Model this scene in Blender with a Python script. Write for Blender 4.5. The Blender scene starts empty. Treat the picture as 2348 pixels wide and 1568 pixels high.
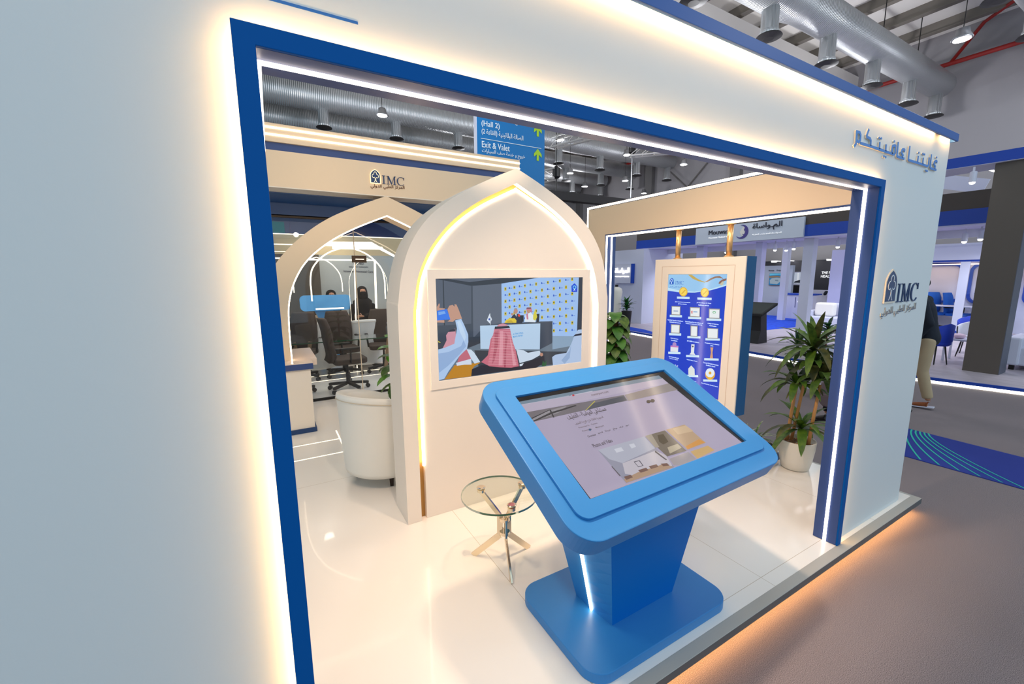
import bpy, math, random
from mathutils import Vector, Matrix

SC = bpy.context.scene
COL = SC.collection
PI = math.pi
random.seed(7)

# ------------------------------------------------------------------ camera, world, exposure
W_PX, H_PX = 2348.0, 1568.0
F_PX = 967.98
YAW, PITCH, ROLL, CAM_H = 0.524694, 0.156890, -0.006807, 1.77
cy, sy, cp, sp = math.cos(YAW), math.sin(YAW), math.cos(PITCH), math.sin(PITCH)
fwd = Vector((sy * cp, cy * cp, -sp))
right = Vector((cy, -sy, 0))
up = right.cross(fwd)
r2 = right * math.cos(ROLL) + up * math.sin(ROLL)
u2 = -right * math.sin(ROLL) + up * math.cos(ROLL)
cam_d = bpy.data.cameras.new('camera')
cam_d.sensor_fit = 'HORIZONTAL'
cam_d.sensor_width = 36.0
cam_d.lens = 36.0 * F_PX / W_PX
cam_d.clip_start = 0.05
cam_d.clip_end = 200
cam = bpy.data.objects.new('camera', cam_d)
COL.objects.link(cam)
cam.matrix_world = Matrix(((r2.x, u2.x, -fwd.x, 0), (r2.y, u2.y, -fwd.y, 0), (r2.z, u2.z, -fwd.z, CAM_H), (0, 0, 0, 1)))
SC.camera = cam

world = bpy.data.worlds.new('hall_light')
SC.world = world
world.use_nodes = True
bg = world.node_tree.nodes['Background']
bg.inputs[0].default_value = (0.68, 0.87, 1.0, 1)
bg.inputs[1].default_value = 1.0

SC.view_settings.view_transform = 'Standard'
SC.view_settings.look = 'None'
SC.view_settings.gamma = 1.0
SC.view_settings.exposure = 0.0
SC.view_settings.use_curve_mapping = False
SC.cycles.max_bounces = 8
SC.cycles.sample_clamp_indirect = 6.0

def K(r, g=None, b=None):
    if g is None: r, g, b = r
    f = lambda c: (c / 255.0 / 12.92) if c / 255.0 <= 0.04045 else ((c / 255.0 + 0.055) / 1.055) ** 2.4
    return (f(r), f(g), f(b), 1.0)

def lamp(name, kind, loc, target, power, color, size=0.1, parent=None, spot=None, blend=0.5):
    d = bpy.data.lights.new(name, kind)
    d.energy = power
    d.color = color
    if kind == 'AREA':
        d.shape = 'DISK'; d.size = size
    else:
        d.shadow_soft_size = size
    if kind == 'SPOT':
        d.spot_size = spot; d.spot_blend = blend
    o = bpy.data.objects.new(name, d)
    COL.objects.link(o)
    o.location = loc
    v = Vector(target) - Vector(loc)
    o.rotation_euler = v.to_track_quat('-Z', 'Y').to_euler()
    if parent: o.parent = parent
    return o

# ------------------------------------------------------------------ materials
MATS = {}
def mat(name, col, rough=0.5, metal=0.0, emit=None, estr=0.0, spec=0.5, bump=0.0, bscale=200.0, coat=0.0, alpha=1.0, trans=0.0, mix=None, mscale=300.0, ior=1.45):
    if name in MATS: return MATS[name]
    m = bpy.data.materials.new(name)
    m.use_nodes = True
    nt = m.node_tree
    p = nt.nodes['Principled BSDF']
    c = K(col) if max(col) > 1.0 else tuple(col) + (1,)
    p.inputs['Base Color'].default_value = c
    p.inputs['Roughness'].default_value = rough
    p.inputs['Metallic'].default_value = metal
    p.inputs['Specular IOR Level'].default_value = spec
    p.inputs['Coat Weight'].default_value = coat
    p.inputs['Alpha'].default_value = alpha
    p.inputs['Transmission Weight'].default_value = trans
    p.inputs['IOR'].default_value = ior
    if emit:
        p.inputs['Emission Color'].default_value = K(emit) if max(emit) > 1.0 else tuple(emit) + (1,)
        p.inputs['Emission Strength'].default_value = estr
    if bump or mix:
        tc = nt.nodes.new('ShaderNodeTexCoord')
        nz = nt.nodes.new('ShaderNodeTexNoise')
        nz.inputs['Detail'].default_value = 4
        nt.links.new(tc.outputs['Object'], nz.inputs['Vector'])
        nz.inputs['Scale'].default_value = bscale if bump else mscale
        if bump:
            bp = nt.nodes.new('ShaderNodeBump')
            bp.inputs['Strength'].default_value = bump
            bp.inputs['Distance'].default_value = 0.01
            nt.links.new(nz.outputs['Fac'], bp.inputs['Height'])
            nt.links.new(bp.outputs['Normal'], p.inputs['Normal'])
        if mix:
            n2 = nt.nodes.new('ShaderNodeTexNoise')
            n2.inputs['Scale'].default_value = mscale
            n2.inputs['Detail'].default_value = 3
            nt.links.new(tc.outputs['Object'], n2.inputs['Vector'])
            cr = nt.nodes.new('ShaderNodeValToRGB')
            cr.color_ramp.elements[0].position = 0.35
            cr.color_ramp.elements[1].position = 0.65
            cr.color_ramp.elements[0].color = c
            cr.color_ramp.elements[1].color = K(mix)
            nt.links.new(n2.outputs['Fac'], cr.inputs['Fac'])
            nt.links.new(cr.outputs['Color'], p.inputs['Base Color'])
    MATS[name] = m
    return m

WHITE = mat('white_paint', (232, 230, 226), 0.55, bump=0.02, bscale=60)
WALLW = mat('portal_white_paint', (214, 218, 220), 0.5, bump=0.03, bscale=40)
CREAM = mat('cream_board', (238, 226, 212), 0.5, bump=0.015, bscale=80)
CREAM_LIT = mat('cream_warm_lit', (234, 208, 176), 0.5)  # same cream board with the warm light tinted into its colour
BLUE = mat('royal_blue_paint', (0, 84, 158), 0.55, spec=0.12, bump=0.02, bscale=150)
NAVY = mat('navy_laminate', (30, 62, 110), 0.4)
NAVYR = mat('navy_reveal', (52, 74, 128), 0.38, bump=0.02, bscale=120)
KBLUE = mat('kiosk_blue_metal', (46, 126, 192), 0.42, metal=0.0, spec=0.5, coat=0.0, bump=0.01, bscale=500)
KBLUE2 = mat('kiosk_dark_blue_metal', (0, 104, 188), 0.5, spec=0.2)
LED = mat('warm_led', (1, 0.9, 0.75), 0.5, emit=(1.0, 0.80, 0.56), estr=13.0)
LEDH = mat('halo_led', (1, 0.9, 0.7), 0.5, emit=(1.0, 0.55, 0.18), estr=50.0)
LEDW = mat('neutral_led', (1, 0.95, 0.9), 0.5, emit=(1.0, 0.86, 0.74), estr=3.8)
LEDA = mat('amber_led', (1, 0.7, 0.4), 0.5, emit=(1.0, 0.50, 0.16), estr=22.0)
LEDP = mat('cool_led', (1, 1, 1), 0.5, emit=(1.0, 0.97, 0.86), estr=9.0)
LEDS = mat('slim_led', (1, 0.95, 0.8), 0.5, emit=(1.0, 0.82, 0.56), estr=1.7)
GOLD = mat('brass_channel', (176, 130, 66), 0.45, metal=0.2)
GOLDM = mat('polished_gold', (238, 190, 130), 0.3, metal=0.7)
CHROME = mat('chrome', (235, 218, 192), 0.08, metal=1.0)
STEEL = mat('brushed_steel', (170, 172, 176), 0.3, metal=0.9)
GREYT = mat('grey_edge_trim', (176, 172, 164), 0.45)
GREYD = mat('dark_grey_side', (86, 92, 96), 0.5)
BLACK = mat('black_plastic', (22, 20, 20), 0.45)
DARKF = mat('dark_grey_fabric', (66, 54, 46), 0.85, bump=0.05, bscale=300)
LEATHER = mat('white_leather', (236, 232, 222), 0.35, bump=0.03, bscale=90)
WOODL = mat('dark_wood', (40, 24, 16), 0.4)
CONC = mat('hall_wall_panel', (150, 148, 150), 0.8)
COOLW = mat('cool_white_panel', (206, 208, 226), 0.5)
COOLW2 = mat('lilac_white_panel', (190, 190, 226), 0.5)
DKBAND = mat('charcoal_band', (78, 70, 66), 0.6)
PILLM = mat('taupe_grey_panel', (90, 82, 76), 0.55, bump=0.05, bscale=400)
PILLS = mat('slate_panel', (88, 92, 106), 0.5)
BLUEM = mat('neighbour_blue', (20, 66, 170), 0.5)
GREEN1 = mat('leaf_green', (54, 86, 32), 0.5, mix=(88, 116, 44), mscale=30)
GREEN2 = mat('dark_leaf_green', (28, 66, 34), 0.4, mix=(50, 88, 40), mscale=20)
GREEN3 = mat('olive_leaf', (94, 94, 44), 0.55, mix=(44, 56, 28), mscale=14)
GREEN4 = mat('lime_leaf', (96, 128, 34), 0.5, mix=(58, 96, 28), mscale=18)
VARIEG = mat('variegated_leaf', (92, 138, 58), 0.45, mix=(206, 214, 150), mscale=25)
POTW = mat('pot_white', (232, 226, 214), 0.35)
PEBBLE = mat('brown_pebbles', (150, 104, 70), 0.7, mix=(196, 150, 112), mscale=60)
CANE = mat('cane_wood', (206, 150, 92), 0.55)
CANEB = mat('brown_stem', (128, 62, 30), 0.6)
SKIN = mat('skin', (186, 136, 108), 0.5)
NAVYC = mat('navy_blazer_cloth', (16, 24, 38), 0.85, bump=0.04, bscale=300)
BEIGEC = mat('beige_trousers_cloth', (176, 156, 126), 0.85, bump=0.05, bscale=60)
BLACKC = mat('black_cloth', (14, 12, 14), 0.9)
BROWNL = mat('tan_shoe_leather', (142, 76, 36), 0.45)
WHITEC = mat('white_cloth', (232, 228, 218), 0.85)
HAIR = mat('black_hair', (16, 12, 12), 0.6)
GREYC = mat('grey_backpack_cloth', (104, 92, 98), 0.85, bump=0.05, bscale=200)
GALV = mat('galvanised_duct', (204, 206, 208), 0.38, metal=0.65)
PURL = mat('roof_purlin_grey', (122, 116, 108), 0.7)
ROOF = mat('roof_sheet', (240, 236, 230), 0.8)
RED = mat('red_pipe', (150, 34, 30), 0.5)
LAMPW = mat('high_bay_glow', (1, 1, 1), 0.5, emit=(1.0, 0.99, 0.97), estr=14.0)
LETBLUE = mat('letter_blue', (64, 128, 206), 0.35)
LETNAVY = mat('letter_navy', (34, 62, 106), 0.35)
LETSIDE = mat('letter_side_white', (220, 210, 196), 0.4)
LETBROWN = mat('letter_brown', (110, 70, 44), 0.5)

def glass_mat(name, tint, refl=0.12, rough=0.0):
    m = bpy.data.materials.new(name); m.use_nodes = True
    nt = m.node_tree
    for n in list(nt.nodes): nt.nodes.remove(n)
    out = nt.nodes.new('ShaderNodeOutputMaterial')
    tr = nt.nodes.new('ShaderNodeBsdfTransparent'); tr.inputs[0].default_value = tint + (1,)
    gl = nt.nodes.new('ShaderNodeBsdfGlossy'); gl.inputs['Roughness'].default_value = rough
    gl.inputs[0].default_value = (1, 1, 1, 1)
    fr = nt.nodes.new('ShaderNodeMath'); fr.operation = 'POWER'; fr.inputs[1].default_value = 5.0
    lw = nt.nodes.new('ShaderNodeLayerWeight'); lw.inputs[0].default_value = 0.5
    nt.links.new(lw.outputs['Facing'], fr.inputs[0])
    ad = nt.nodes.new('ShaderNodeMath'); ad.operation = 'ADD'; ad.inputs[1].default_value = refl
    mx = nt.nodes.new('ShaderNodeMixShader')
    nt.links.new(fr.outputs[0], ad.inputs[0]); nt.links.new(ad.outputs[0], mx.inputs[0])
    nt.links.new(tr.outputs[0], mx.inputs[1]); nt.links.new(gl.outputs[0], mx.inputs[2])
    nt.links.new(mx.outputs[0], out.inputs[0])
    return m
GLASS = glass_mat('clear_glass', (0.93, 0.96, 0.94), 0.05)
GLASST = glass_mat('table_glass', (0.93, 0.96, 0.92), 0.04)
GLASSC = glass_mat('partition_glass', (0.95, 0.97, 1.0), 0.02)
GLEDGE = mat('green_glass_edge', (60, 110, 80), 0.1, trans=0.4)

def carpet_mat():
    m = mat('hall_carpet', (56, 51, 54), 0.95, mix=(172, 160, 162), mscale=420)
    m.node_tree.nodes['Principled BSDF'].inputs['Specular IOR Level'].default_value = 0.1
    return m
CARPET = carpet_mat()
for n in CARPET.node_tree.nodes:
    if n.type == 'TEX_NOISE': n.inputs['Detail'].default_value = 2; n.inputs['Roughness'].default_value = 0.8
    if n.type == 'VALTORGB': n.color_ramp.elements[0].position = 0.36; n.color_ramp.elements[1].position = 0.64

def floor_gloss():
    m = mat('glossy_white_floor', (246, 240, 232), 0.22, spec=0.5, coat=0.15)
    nt = m.node_tree; p = nt.nodes['Principled BSDF']
    tc = nt.nodes.new('ShaderNodeTexCoord'); mp = nt.nodes.new('ShaderNodeMapping')
    br = nt.nodes.new('ShaderNodeTexBrick')
    br.offset = 0.0
    br.inputs['Color1'].default_value = K(246, 240, 232); br.inputs['Color2'].default_value = K(245, 239, 230)
    br.inputs['Mortar'].default_value = K(206, 192, 174)
    br.inputs['Scale'].default_value = 1.0
    br.inputs['Mortar Size'].default_value = 0.0016
    br.inputs['Mortar Smooth'].default_value = 0.1
    br.inputs['Brick Width'].default_value = 1.22; br.inputs['Row Height'].default_value = 2.44
    mp.inputs['Location'].default_value = (-1.03, 1.3, 0)
    nt.links.new(tc.outputs['Object'], mp.inputs['Vector']); nt.links.new(mp.outputs['Vector'], br.inputs['Vector'])
    nt.links.new(br.outputs['Color'], p.inputs['Base Color'])
    return m
FLOORW = floor_gloss()

def panel_wall_mat():
    m = bpy.data.materials['hall_wall_panel']
    nt = m.node_tree; p = nt.nodes['Principled BSDF']
    tc = nt.nodes.new('ShaderNodeTexCoord'); mp = nt.nodes.new('ShaderNodeMapping')
    mp.inputs['Rotation'].default_value = (PI / 2, 0, PI / 2)
    br = nt.nodes.new('ShaderNodeTexBrick')
    br.inputs['Color1'].default_value = K(150, 147, 150); br.inputs['Color2'].default_value = K(146, 143, 146)
    br.inputs['Mortar'].default_value = K(112, 108, 108)
    br.inputs['Mortar Size'].default_value = 0.012; br.inputs['Brick Width'].default_value = 60; br.inputs['Row Height'].default_value = 0.9
    br.inputs['Scale'].default_value = 1.0
    nt.links.new(tc.outputs['Object'], mp.inputs['Vector']); nt.links.new(mp.outputs['Vector'], br.inputs['Vector'])
    nt.links.new(br.outputs['Color'], p.inputs['Base Color'])
panel_wall_mat()

def duct_mat():
    m = bpy.data.materials['galvanised_duct']; nt = m.node_tree; p = nt.nodes['Principled BSDF']
    tc = nt.nodes.new('ShaderNodeTexCoord'); wv = nt.nodes.new('ShaderNodeTexWave')
    wv.inputs['Scale'].default_value = 5.5; wv.inputs['Distortion'].default_value = 0.4
    bp = nt.nodes.new('ShaderNodeBump'); bp.inputs['Strength'].default_value = 0.6; bp.inputs['Distance'].default_value = 0.04
    nt.links.new(tc.outputs['Object'], wv.inputs['Vector']); nt.links.new(wv.outputs['Fac'], bp.inputs['Height'])
    nt.links.new(bp.outputs['Normal'], p.inputs['Normal'])
duct_mat()

def wood_floor():
    m = mat('grey_oak_floor', (186, 176, 182), 0.4)
    nt = m.node_tree; p = nt.nodes['Principled BSDF']
    tc = nt.nodes.new('ShaderNodeTexCoord'); mp = nt.nodes.new('ShaderNodeMapping')
    mp.inputs['Scale'].default_value = (6, 0.8, 1); mp.inputs['Rotation'].default_value = (0, 0, 0.5)
    nz = nt.nodes.new('ShaderNodeTexNoise'); nz.inputs['Scale'].default_value = 3; nz.inputs['Detail'].default_value = 6
    cr = nt.nodes.new('ShaderNodeValToRGB')
    cr.color_ramp.elements[0].color = K(150, 138, 146); cr.color_ramp.elements[1].color = K(206, 198, 206)
    nt.links.new(tc.outputs['Object'], mp.inputs['Vector']); nt.links.new(mp.outputs['Vector'], nz.inputs['Vector'])
    nt.links.new(nz.outputs['Fac'], cr.inputs['Fac']); nt.links.new(cr.outputs['Color'], p.inputs['Base Color'])
    return m
OAK = wood_floor()

# ------------------------------------------------------------------ mesh helpers
class MB:
    def __init__(s): s.v = []; s.f = []; s.m = []
    def add(s, vs, fs, mi=0):
        b = len(s.v); s.v += [tuple(v) for v in vs]
        s.f += [tuple(b + i for i in f) for f in fs]; s.m += [mi] * len(fs); return s
    def box(s, x0, x1, y0, y1, z0, z1, mi=0):
        vs = [(x0, y0, z0), (x1, y0, z0), (x1, y1, z0), (x0, y1, z0), (x0, y0, z1), (x1, y0, z1), (x1, y1, z1), (x0, y1, z1)]
        return s.add(vs, [(3, 2, 1, 0), (4, 5, 6, 7), (0, 1, 5, 4), (1, 2, 6, 5), (2, 3, 7, 6), (3, 0, 4, 7)], mi)
    def prism(s, poly, fn, d0, d1, mi=0):
        """poly: list of (a,b); fn(a,b,d)->xyz"""
        n = len(poly)
        vs = [fn(a, b, d0) for a, b in poly] + [fn(a, b, d1) for a, b in poly]
        fs = [tuple(range(n))[::-1], tuple(range(n, 2 * n))] + [(i, (i + 1) % n, n + (i + 1) % n, n + i) for i in range(n)]
        return s.add(vs, fs, mi)
    def band(s, A, B, fn, d0, d1, closed=False, mi=0, caps=True):
        """solid strip between polylines A and B (same length)"""
        n = len(A)
        vs = [fn(a, b, d0) for a, b in A] + [fn(a, b, d0) for a, b in B] + [fn(a, b, d1) for a, b in A] + [fn(a, b, d1) for a, b in B]
        fs = []
        rng = range(n if closed else n - 1)
        for i in rng:
            j = (i + 1) % n
            fs += [(i, j, n + j, n + i), (2 * n + i, 3 * n + i, 3 * n + j, 2 * n + j), (i, 2 * n + i, 2 * n + j, j), (n + i, n + j, 3 * n + j, 3 * n + i)]
        if not closed:
            fs += [(0, n, 3 * n, 2 * n), (n - 1, 2 * n + n - 1, 3 * n + n - 1, n + n - 1)]
        return s.add(vs, fs, mi)
    def tube(s, pts, r, n=10, mi=0, cap=True):
        pts = [Vector(p) for p in pts]
        rs = r if isinstance(r, (list, tuple)) else [r] * len(pts)
        rings = []
        prev = None
        for i, p in enumerate(pts):
            if i == 0: t = pts[1] - pts[0]
            elif i == len(pts) - 1: t = pts[-1] - pts[-2]
            else: t = (pts[i + 1] - p).normalized() + (p - pts[i - 1]).normalized()
            t.normalize()
            if prev is None:
                a = Vector((0, 0, 1)) if abs(t.z) < 0.9 else Vector((1, 0, 0))
                u = t.cross(a).normalized()
            else:
                u = (prev - t * prev.dot(t)).normalized()
            prev = u
            w = t.cross(u)
            rings.append([p + (u * math.cos(2 * PI * k / n) + w * math.sin(2 * PI * k / n)) * rs[i] for k in range(n)])
        b = len(s.v)
        for rg in rings: s.v += [tuple(q) for q in rg]
        for i in range(len(pts) - 1):
            for k in range(n):
                s.f.append((b + i * n + k, b + i * n + (k + 1) % n, b + (i + 1) * n + (k + 1) % n, b + (i + 1) * n + k)); s.m.append(mi)
        if cap:
            s.f.append(tuple(b + k for k in range(n))[::-1]); s.m.append(mi)
            e = b + (len(pts) - 1) * n
            s.f.append(tuple(e + k for k in range(n))); s.m.append(mi)
        return s
    def bar(s, p, q, w, h, upv=(0, 0, 1), mi=0):
        p, q = Vector(p), Vector(q); t = (q - p).normalized(); a = Vector(upv)
        u = t.cross(a)
        if u.length < 1e-4: u = t.cross(Vector((1, 0, 0)))
        u.normalize(); v = u.cross(t)
        vs = []
        for c in (p, q):
            vs += [c - u * w / 2 - v * h / 2, c + u * w / 2 - v * h / 2, c + u * w / 2 + v * h / 2, c - u * w / 2 + v * h / 2]
        return s.add(vs, [(3, 2, 1, 0), (4, 5, 6, 7), (0, 1, 5, 4), (1, 2, 6, 5), (2, 3, 7, 6), (3, 0, 4, 7)], mi)
    def lathe(s, prof, c=(0, 0, 0), n=32, mi=0, sx=1.0, sy=1.0):
        b = len(s.v)
        for r, z in prof:
            for k in range(n):
                a = 2 * PI * k / n
                s.v.append((c[0] + r * sx * math.cos(a), c[1] + r * sy * math.sin(a), c[2] + z))
        for i in range(len(prof) - 1):
            for k in range(n):
                s.f.append((b + i * n + k, b + i * n + (k + 1) % n, b + (i + 1) * n + (k + 1) % n, b + (i + 1) * n + k)); s.m.append(mi)
        s.f.append(tuple(b + k for k in range(n))[::-1]); s.m.append(mi)
        e = b + (len(prof) - 1) * n
        s.f.append(tuple(e + k for k in range(n))); s.m.append(mi)
        return s
    def ball(s, c, rx, ry=None, rz=None, n=12, mi=0):
        ry = ry or rx; rz = rz or rx
        prof = [(math.sin(PI * i / (n - 1)) if 0 < i < n - 1 else 0.001, -math.cos(PI * i / (n - 1))) for i in range(n)]
        b = len(s.v)
        m = n + 2
        for r, z in prof:
            for k in range(m):
                a = 2 * PI * k / m
                s.v.append((c[0] + rx * r * math.cos(a), c[1] + ry * r * math.sin(a), c[2] + rz * z))
        for i in range(n - 1):
            for k in range(m):
                s.f.append((b + i * m + k, b + i * m + (k + 1) % m, b + (i + 1) * m + (k + 1) % m, b + (i + 1) * m + k)); s.m.append(mi)
        return s
    def build(s, name, mats, parent=None, smooth=False, bevel=0.0, seg=2, sub=0, M=None):
        me = bpy.data.meshes.new(name)
        vs = [M @ Vector(v) for v in s.v] if M is not None else s.v
        me.from_pydata([tuple(v) for v in vs], [], s.f)
        if not isinstance(mats, (list, tuple)): mats = [mats]
        for mm in mats: me.materials.append(mm)
        if len(mats) > 1:
            me.polygons.foreach_set('material_index', s.m)
        if smooth: me.polygons.foreach_set('use_smooth', [True] * len(me.polygons))
        me.update()
        o = bpy.data.objects.new(name, me); COL.objects.link(o)
        if parent: o.parent = parent
        if bevel:
            b = o.modifiers.new('bevel', 'BEVEL'); b.width = bevel; b.segments = seg; b.limit_method = 'ANGLE'; b.angle_limit = 0.6
            b.harden_normals = False
        if sub:
            q = o.modifiers.new('sub', 'SUBSURF'); q.levels = sub; q.render_levels = sub
        return o

def thing(name, label, cat, group=None, loc=(0, 0, 0), rz=0):
    o = bpy.data.objects.new(name, None); COL.objects.link(o)
    o.empty_display_size = 0.1
    o.location = loc; o.rotation_euler = (0, 0, rz)
    o['label'] = label; o['category'] = cat
    if group: o['group'] = group
    return o
def tag(o, label, cat, group=None, kind=None):
    o['label'] = label; o['category'] = cat
    if group: o['group'] = group
    if kind: o['kind'] = kind
    return o
def struct(o): o['kind'] = 'structure'; return o
def kids(o): return [c for c in bpy.data.objects if c.parent == o]
def dup(o, loc, rz=0, label=None, sc=None):
    r = o.copy(); COL.objects.link(r); r.location = loc; r.rotation_euler = (0, 0, rz)
    if sc: r.scale = sc
    if label: r['label'] = label
    for ch in list(o.children):
        c = ch.copy(); COL.objects.link(c); c.parent = r
        for g in list(ch.children):
            d = g.copy(); COL.objects.link(d); d.parent = c
    return r

FX = lambda a, b, d: (a, d, b)          # outline in x/z, depth along y
FY = lambda a, b, d: (d, a, b)          # outline in y/z, depth along x
FZ = lambda a, b, d: (a, b, d)          # outline in x/y, depth along z

def catmull(P, k=6):
    out = []
    n = len(P)
    for i in range(n - 1):
        p0 = P[max(0, i - 1)]; p1 = P[i]; p2 = P[i + 1]; p3 = P[min(n - 1, i + 2)]
        for j in range(k):
            t = j / k
            out.append(tuple(0.5 * ((2 * p1[q]) + (-p0[q] + p2[q]) * t + (2 * p0[q] - 5 * p1[q] + 4 * p2[q] - p3[q]) * t * t + (-p0[q] + 3 * p1[q] - 3 * p2[q] + p3[q]) * t ** 3) for q in range(len(p1))))
    out.append(tuple(P[-1]))
    return out
def rrect(w, h, r, n=8, cx=0, cy=0):
    out = []
    for (sx, sy, a0) in ((1, 1, 0), (-1, 1, 90), (-1, -1, 180), (1, -1, 270)):
        for i in range(n + 1):
            a = math.radians(a0 + 90 * i / n)
            out.append((cx + sx * (w / 2 - r) + r * math.cos(a), cy + sy * (h / 2 - r) + r * math.sin(a)))
    return out

# ------------------------------------------------------------------ lettering
AR = {'ا': (0xFE8D, 2), 'ب': (0xFE8F, 4), 'ة': (0xFE93, 2), 'ت': (0xFE95, 4), 'ج': (0xFE9D, 4), 'خ': (0xFEA5, 4), 'د': (0xFEA9, 2), 'ر': (0xFEAD, 2),
      'ز': (0xFEAF, 2), 'س': (0xFEB1, 4), 'ش': (0xFEB5, 4), 'ص': (0xFEB9, 4), 'ط': (0xFEC1, 4), 'ع': (0xFEC9, 4), 'غ': (0xFECD, 4), 'ف': (0xFED1, 4),
      'ق': (0xFED5, 4), 'ك': (0xFED9, 4), 'ل': (0xFEDD, 4), 'م': (0xFEE1, 4), 'ن': (0xFEE5, 4), 'ه': (0xFEE9, 4), 'و': (0xFEED, 2), 'ي': (0xFEF1, 4), 'ى': (0xFEEF, 2)}
def shape_ar(s):
    out = []
    for i, ch in enumerate(s):
        if ch not in AR: out.append(ch); continue
        base, k = AR[ch]
        pj = i > 0 and s[i - 1] in AR and AR[s[i - 1]][1] == 4
        nj = k == 4 and i < len(s) - 1 and s[i + 1] in AR
        idx = 3 if (pj and nj) else (2 if nj else (1 if pj else 0))
        if k == 2: idx = 1 if pj else 0
        out.append(chr(base + idx))
    res = ''.join(out)[::-1]
    toks = []
    num = ''
    for ch in res:                                   # keep digits left to right
        if ch.isdigit(): num = ch + num
        else:
            toks.append(num); num = ''; toks.append(ch)
    toks.append(num)
    return ''.join(toks).replace('(', '\0').replace(')', '(').replace('\0', ')')

def text_obj(name, s, p0, p1, upv, m, parent=None, height=None, depth=0.004, arabic=False, bold=0.0, side=None, hscale=None):
    """flat raised lettering: left end p0, right end p1 (baseline), up vector; fitted to the width"""
    c = bpy.data.curves.new('lettering', 'FONT'); c.body = shape_ar(s) if arabic else s
    c.extrude = 0.05; c.offset = bold; c.resolution_u = 3
    t = bpy.data.objects.new('lettering', c); COL.objects.link(t)
    bpy.context.view_layer.update()
    dg = bpy.context.evaluated_depsgraph_get()
    me = bpy.data.meshes.new_from_object(t.evaluated_get(dg))
    bpy.data.objects.remove(t)
    xs = [v.co.x for v in me.vertices]; ys = [v.co.y for v in me.vertices]
    if not xs: return None
    x0, x1 = min(xs), max(xs); y0, y1 = min(ys), max(ys)
    p0 = Vector(p0); p1 = Vector(p1); ex = p1 - p0; L = ex.length; ex.normalize(); ey = Vector(upv).normalized(); en = ex.cross(ey).normalized()
    sx = L / (x1 - x0); syy = (height / (y1 - y0)) if height else sx
    for v in me.vertices:
        a = (v.co.x - x0) * sx; b = (v.co.y - (y0 if height else 0)) * syy; d = (v.co.z + 0.05) / 0.1 * depth
        v.co = p0 + ex * a + ey * b + en * d
    me.materials.clear(); me.materials.append(m)
    if side:
        me.materials.append(side)
        for p in me.polygons:
            if abs(p.normal.dot(en)) < 0.5: p.material_index = 1
    o = bpy.data.objects.new(name, me); COL.objects.link(o)
    if parent: o.parent = parent
    return o

def plane_fn(o, ex, ey):
    o = Vector(o); ex = Vector(ex); ey = Vector(ey); en = ex.cross(ey).normalized()
    return lambda a, b, d: tuple(o + ex * a + ey * b + en * d)

def serif_IMC(mb, fn, d0, d1, h=1.0, mi=0):
    """serif I, M, C in a box 2.87 x 1"""
    def P(pts): mb.prism([(x * h, y * h) for x, y in pts], fn, d0, d1, mi)
    t = 0.045
    # I
    P([(0.14, t), (0.26, t), (0.26, 1 - t), (0.14, 1 - t)]); P([(0, 0), (0.40, 0), (0.40, t), (0, t)]); P([(0, 1 - t), (0.40, 1 - t), (0.40, 1), (0, 1)])
    # M
    x = 0.55
    P([(x + 0.15, t), (x + 0.20, t), (x + 0.22, 1), (x + 0.14, 1)]); P([(x, 0), (x + 0.34, 0), (x + 0.34, t), (x, t)]); P([(x + 0.0, 1 - t), (x + 0.20, 1 - t), (x + 0.20, 1), (x, 1)])
    P([(x + 0.13, 1), (x + 0.27, 1), (x + 0.64, 0.18), (x + 0.60, 0.0), (x + 0.58, 0.0)])
    P([(x + 0.58, 0.0), (x + 0.62, 0.0), (x + 1.0, 1), (x + 0.95, 1)])
    P([(x + 0.95, t), (x + 1.07, t), (x + 1.05, 1), (x + 0.94, 1)]); P([(x + 0.82, 0), (x + 1.18, 0), (x + 1.18, t), (x + 0.82, t)]); P([(x + 0.94, 1 - t), (x + 1.16, 1 - t), (x + 1.16, 1), (x + 0.94, 1)])
    # C
    cx, cyy = 2.36, 0.5
    A = []; B = []
    for i in range(25):
        a = math.radians(42 + (318 - 42) * i / 24)
        A.append(((cx + 0.52 * math.cos(a)) * h, (cyy + 0.52 * math.sin(a)) * h))
        th = 0.05 + 0.09 * max(0, -math.cos(a))
        B.append(((cx + (0.52 - th) * math.cos(a)) * h, (cyy + (0.47) * math.sin(a)) * h))
    mb.band(A, B, fn, d0, d1, mi=mi)
    P([(2.72, 0.66), (2.77, 0.66), (2.77, 1.0), (2.72, 0.9)])
    return mb

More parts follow.
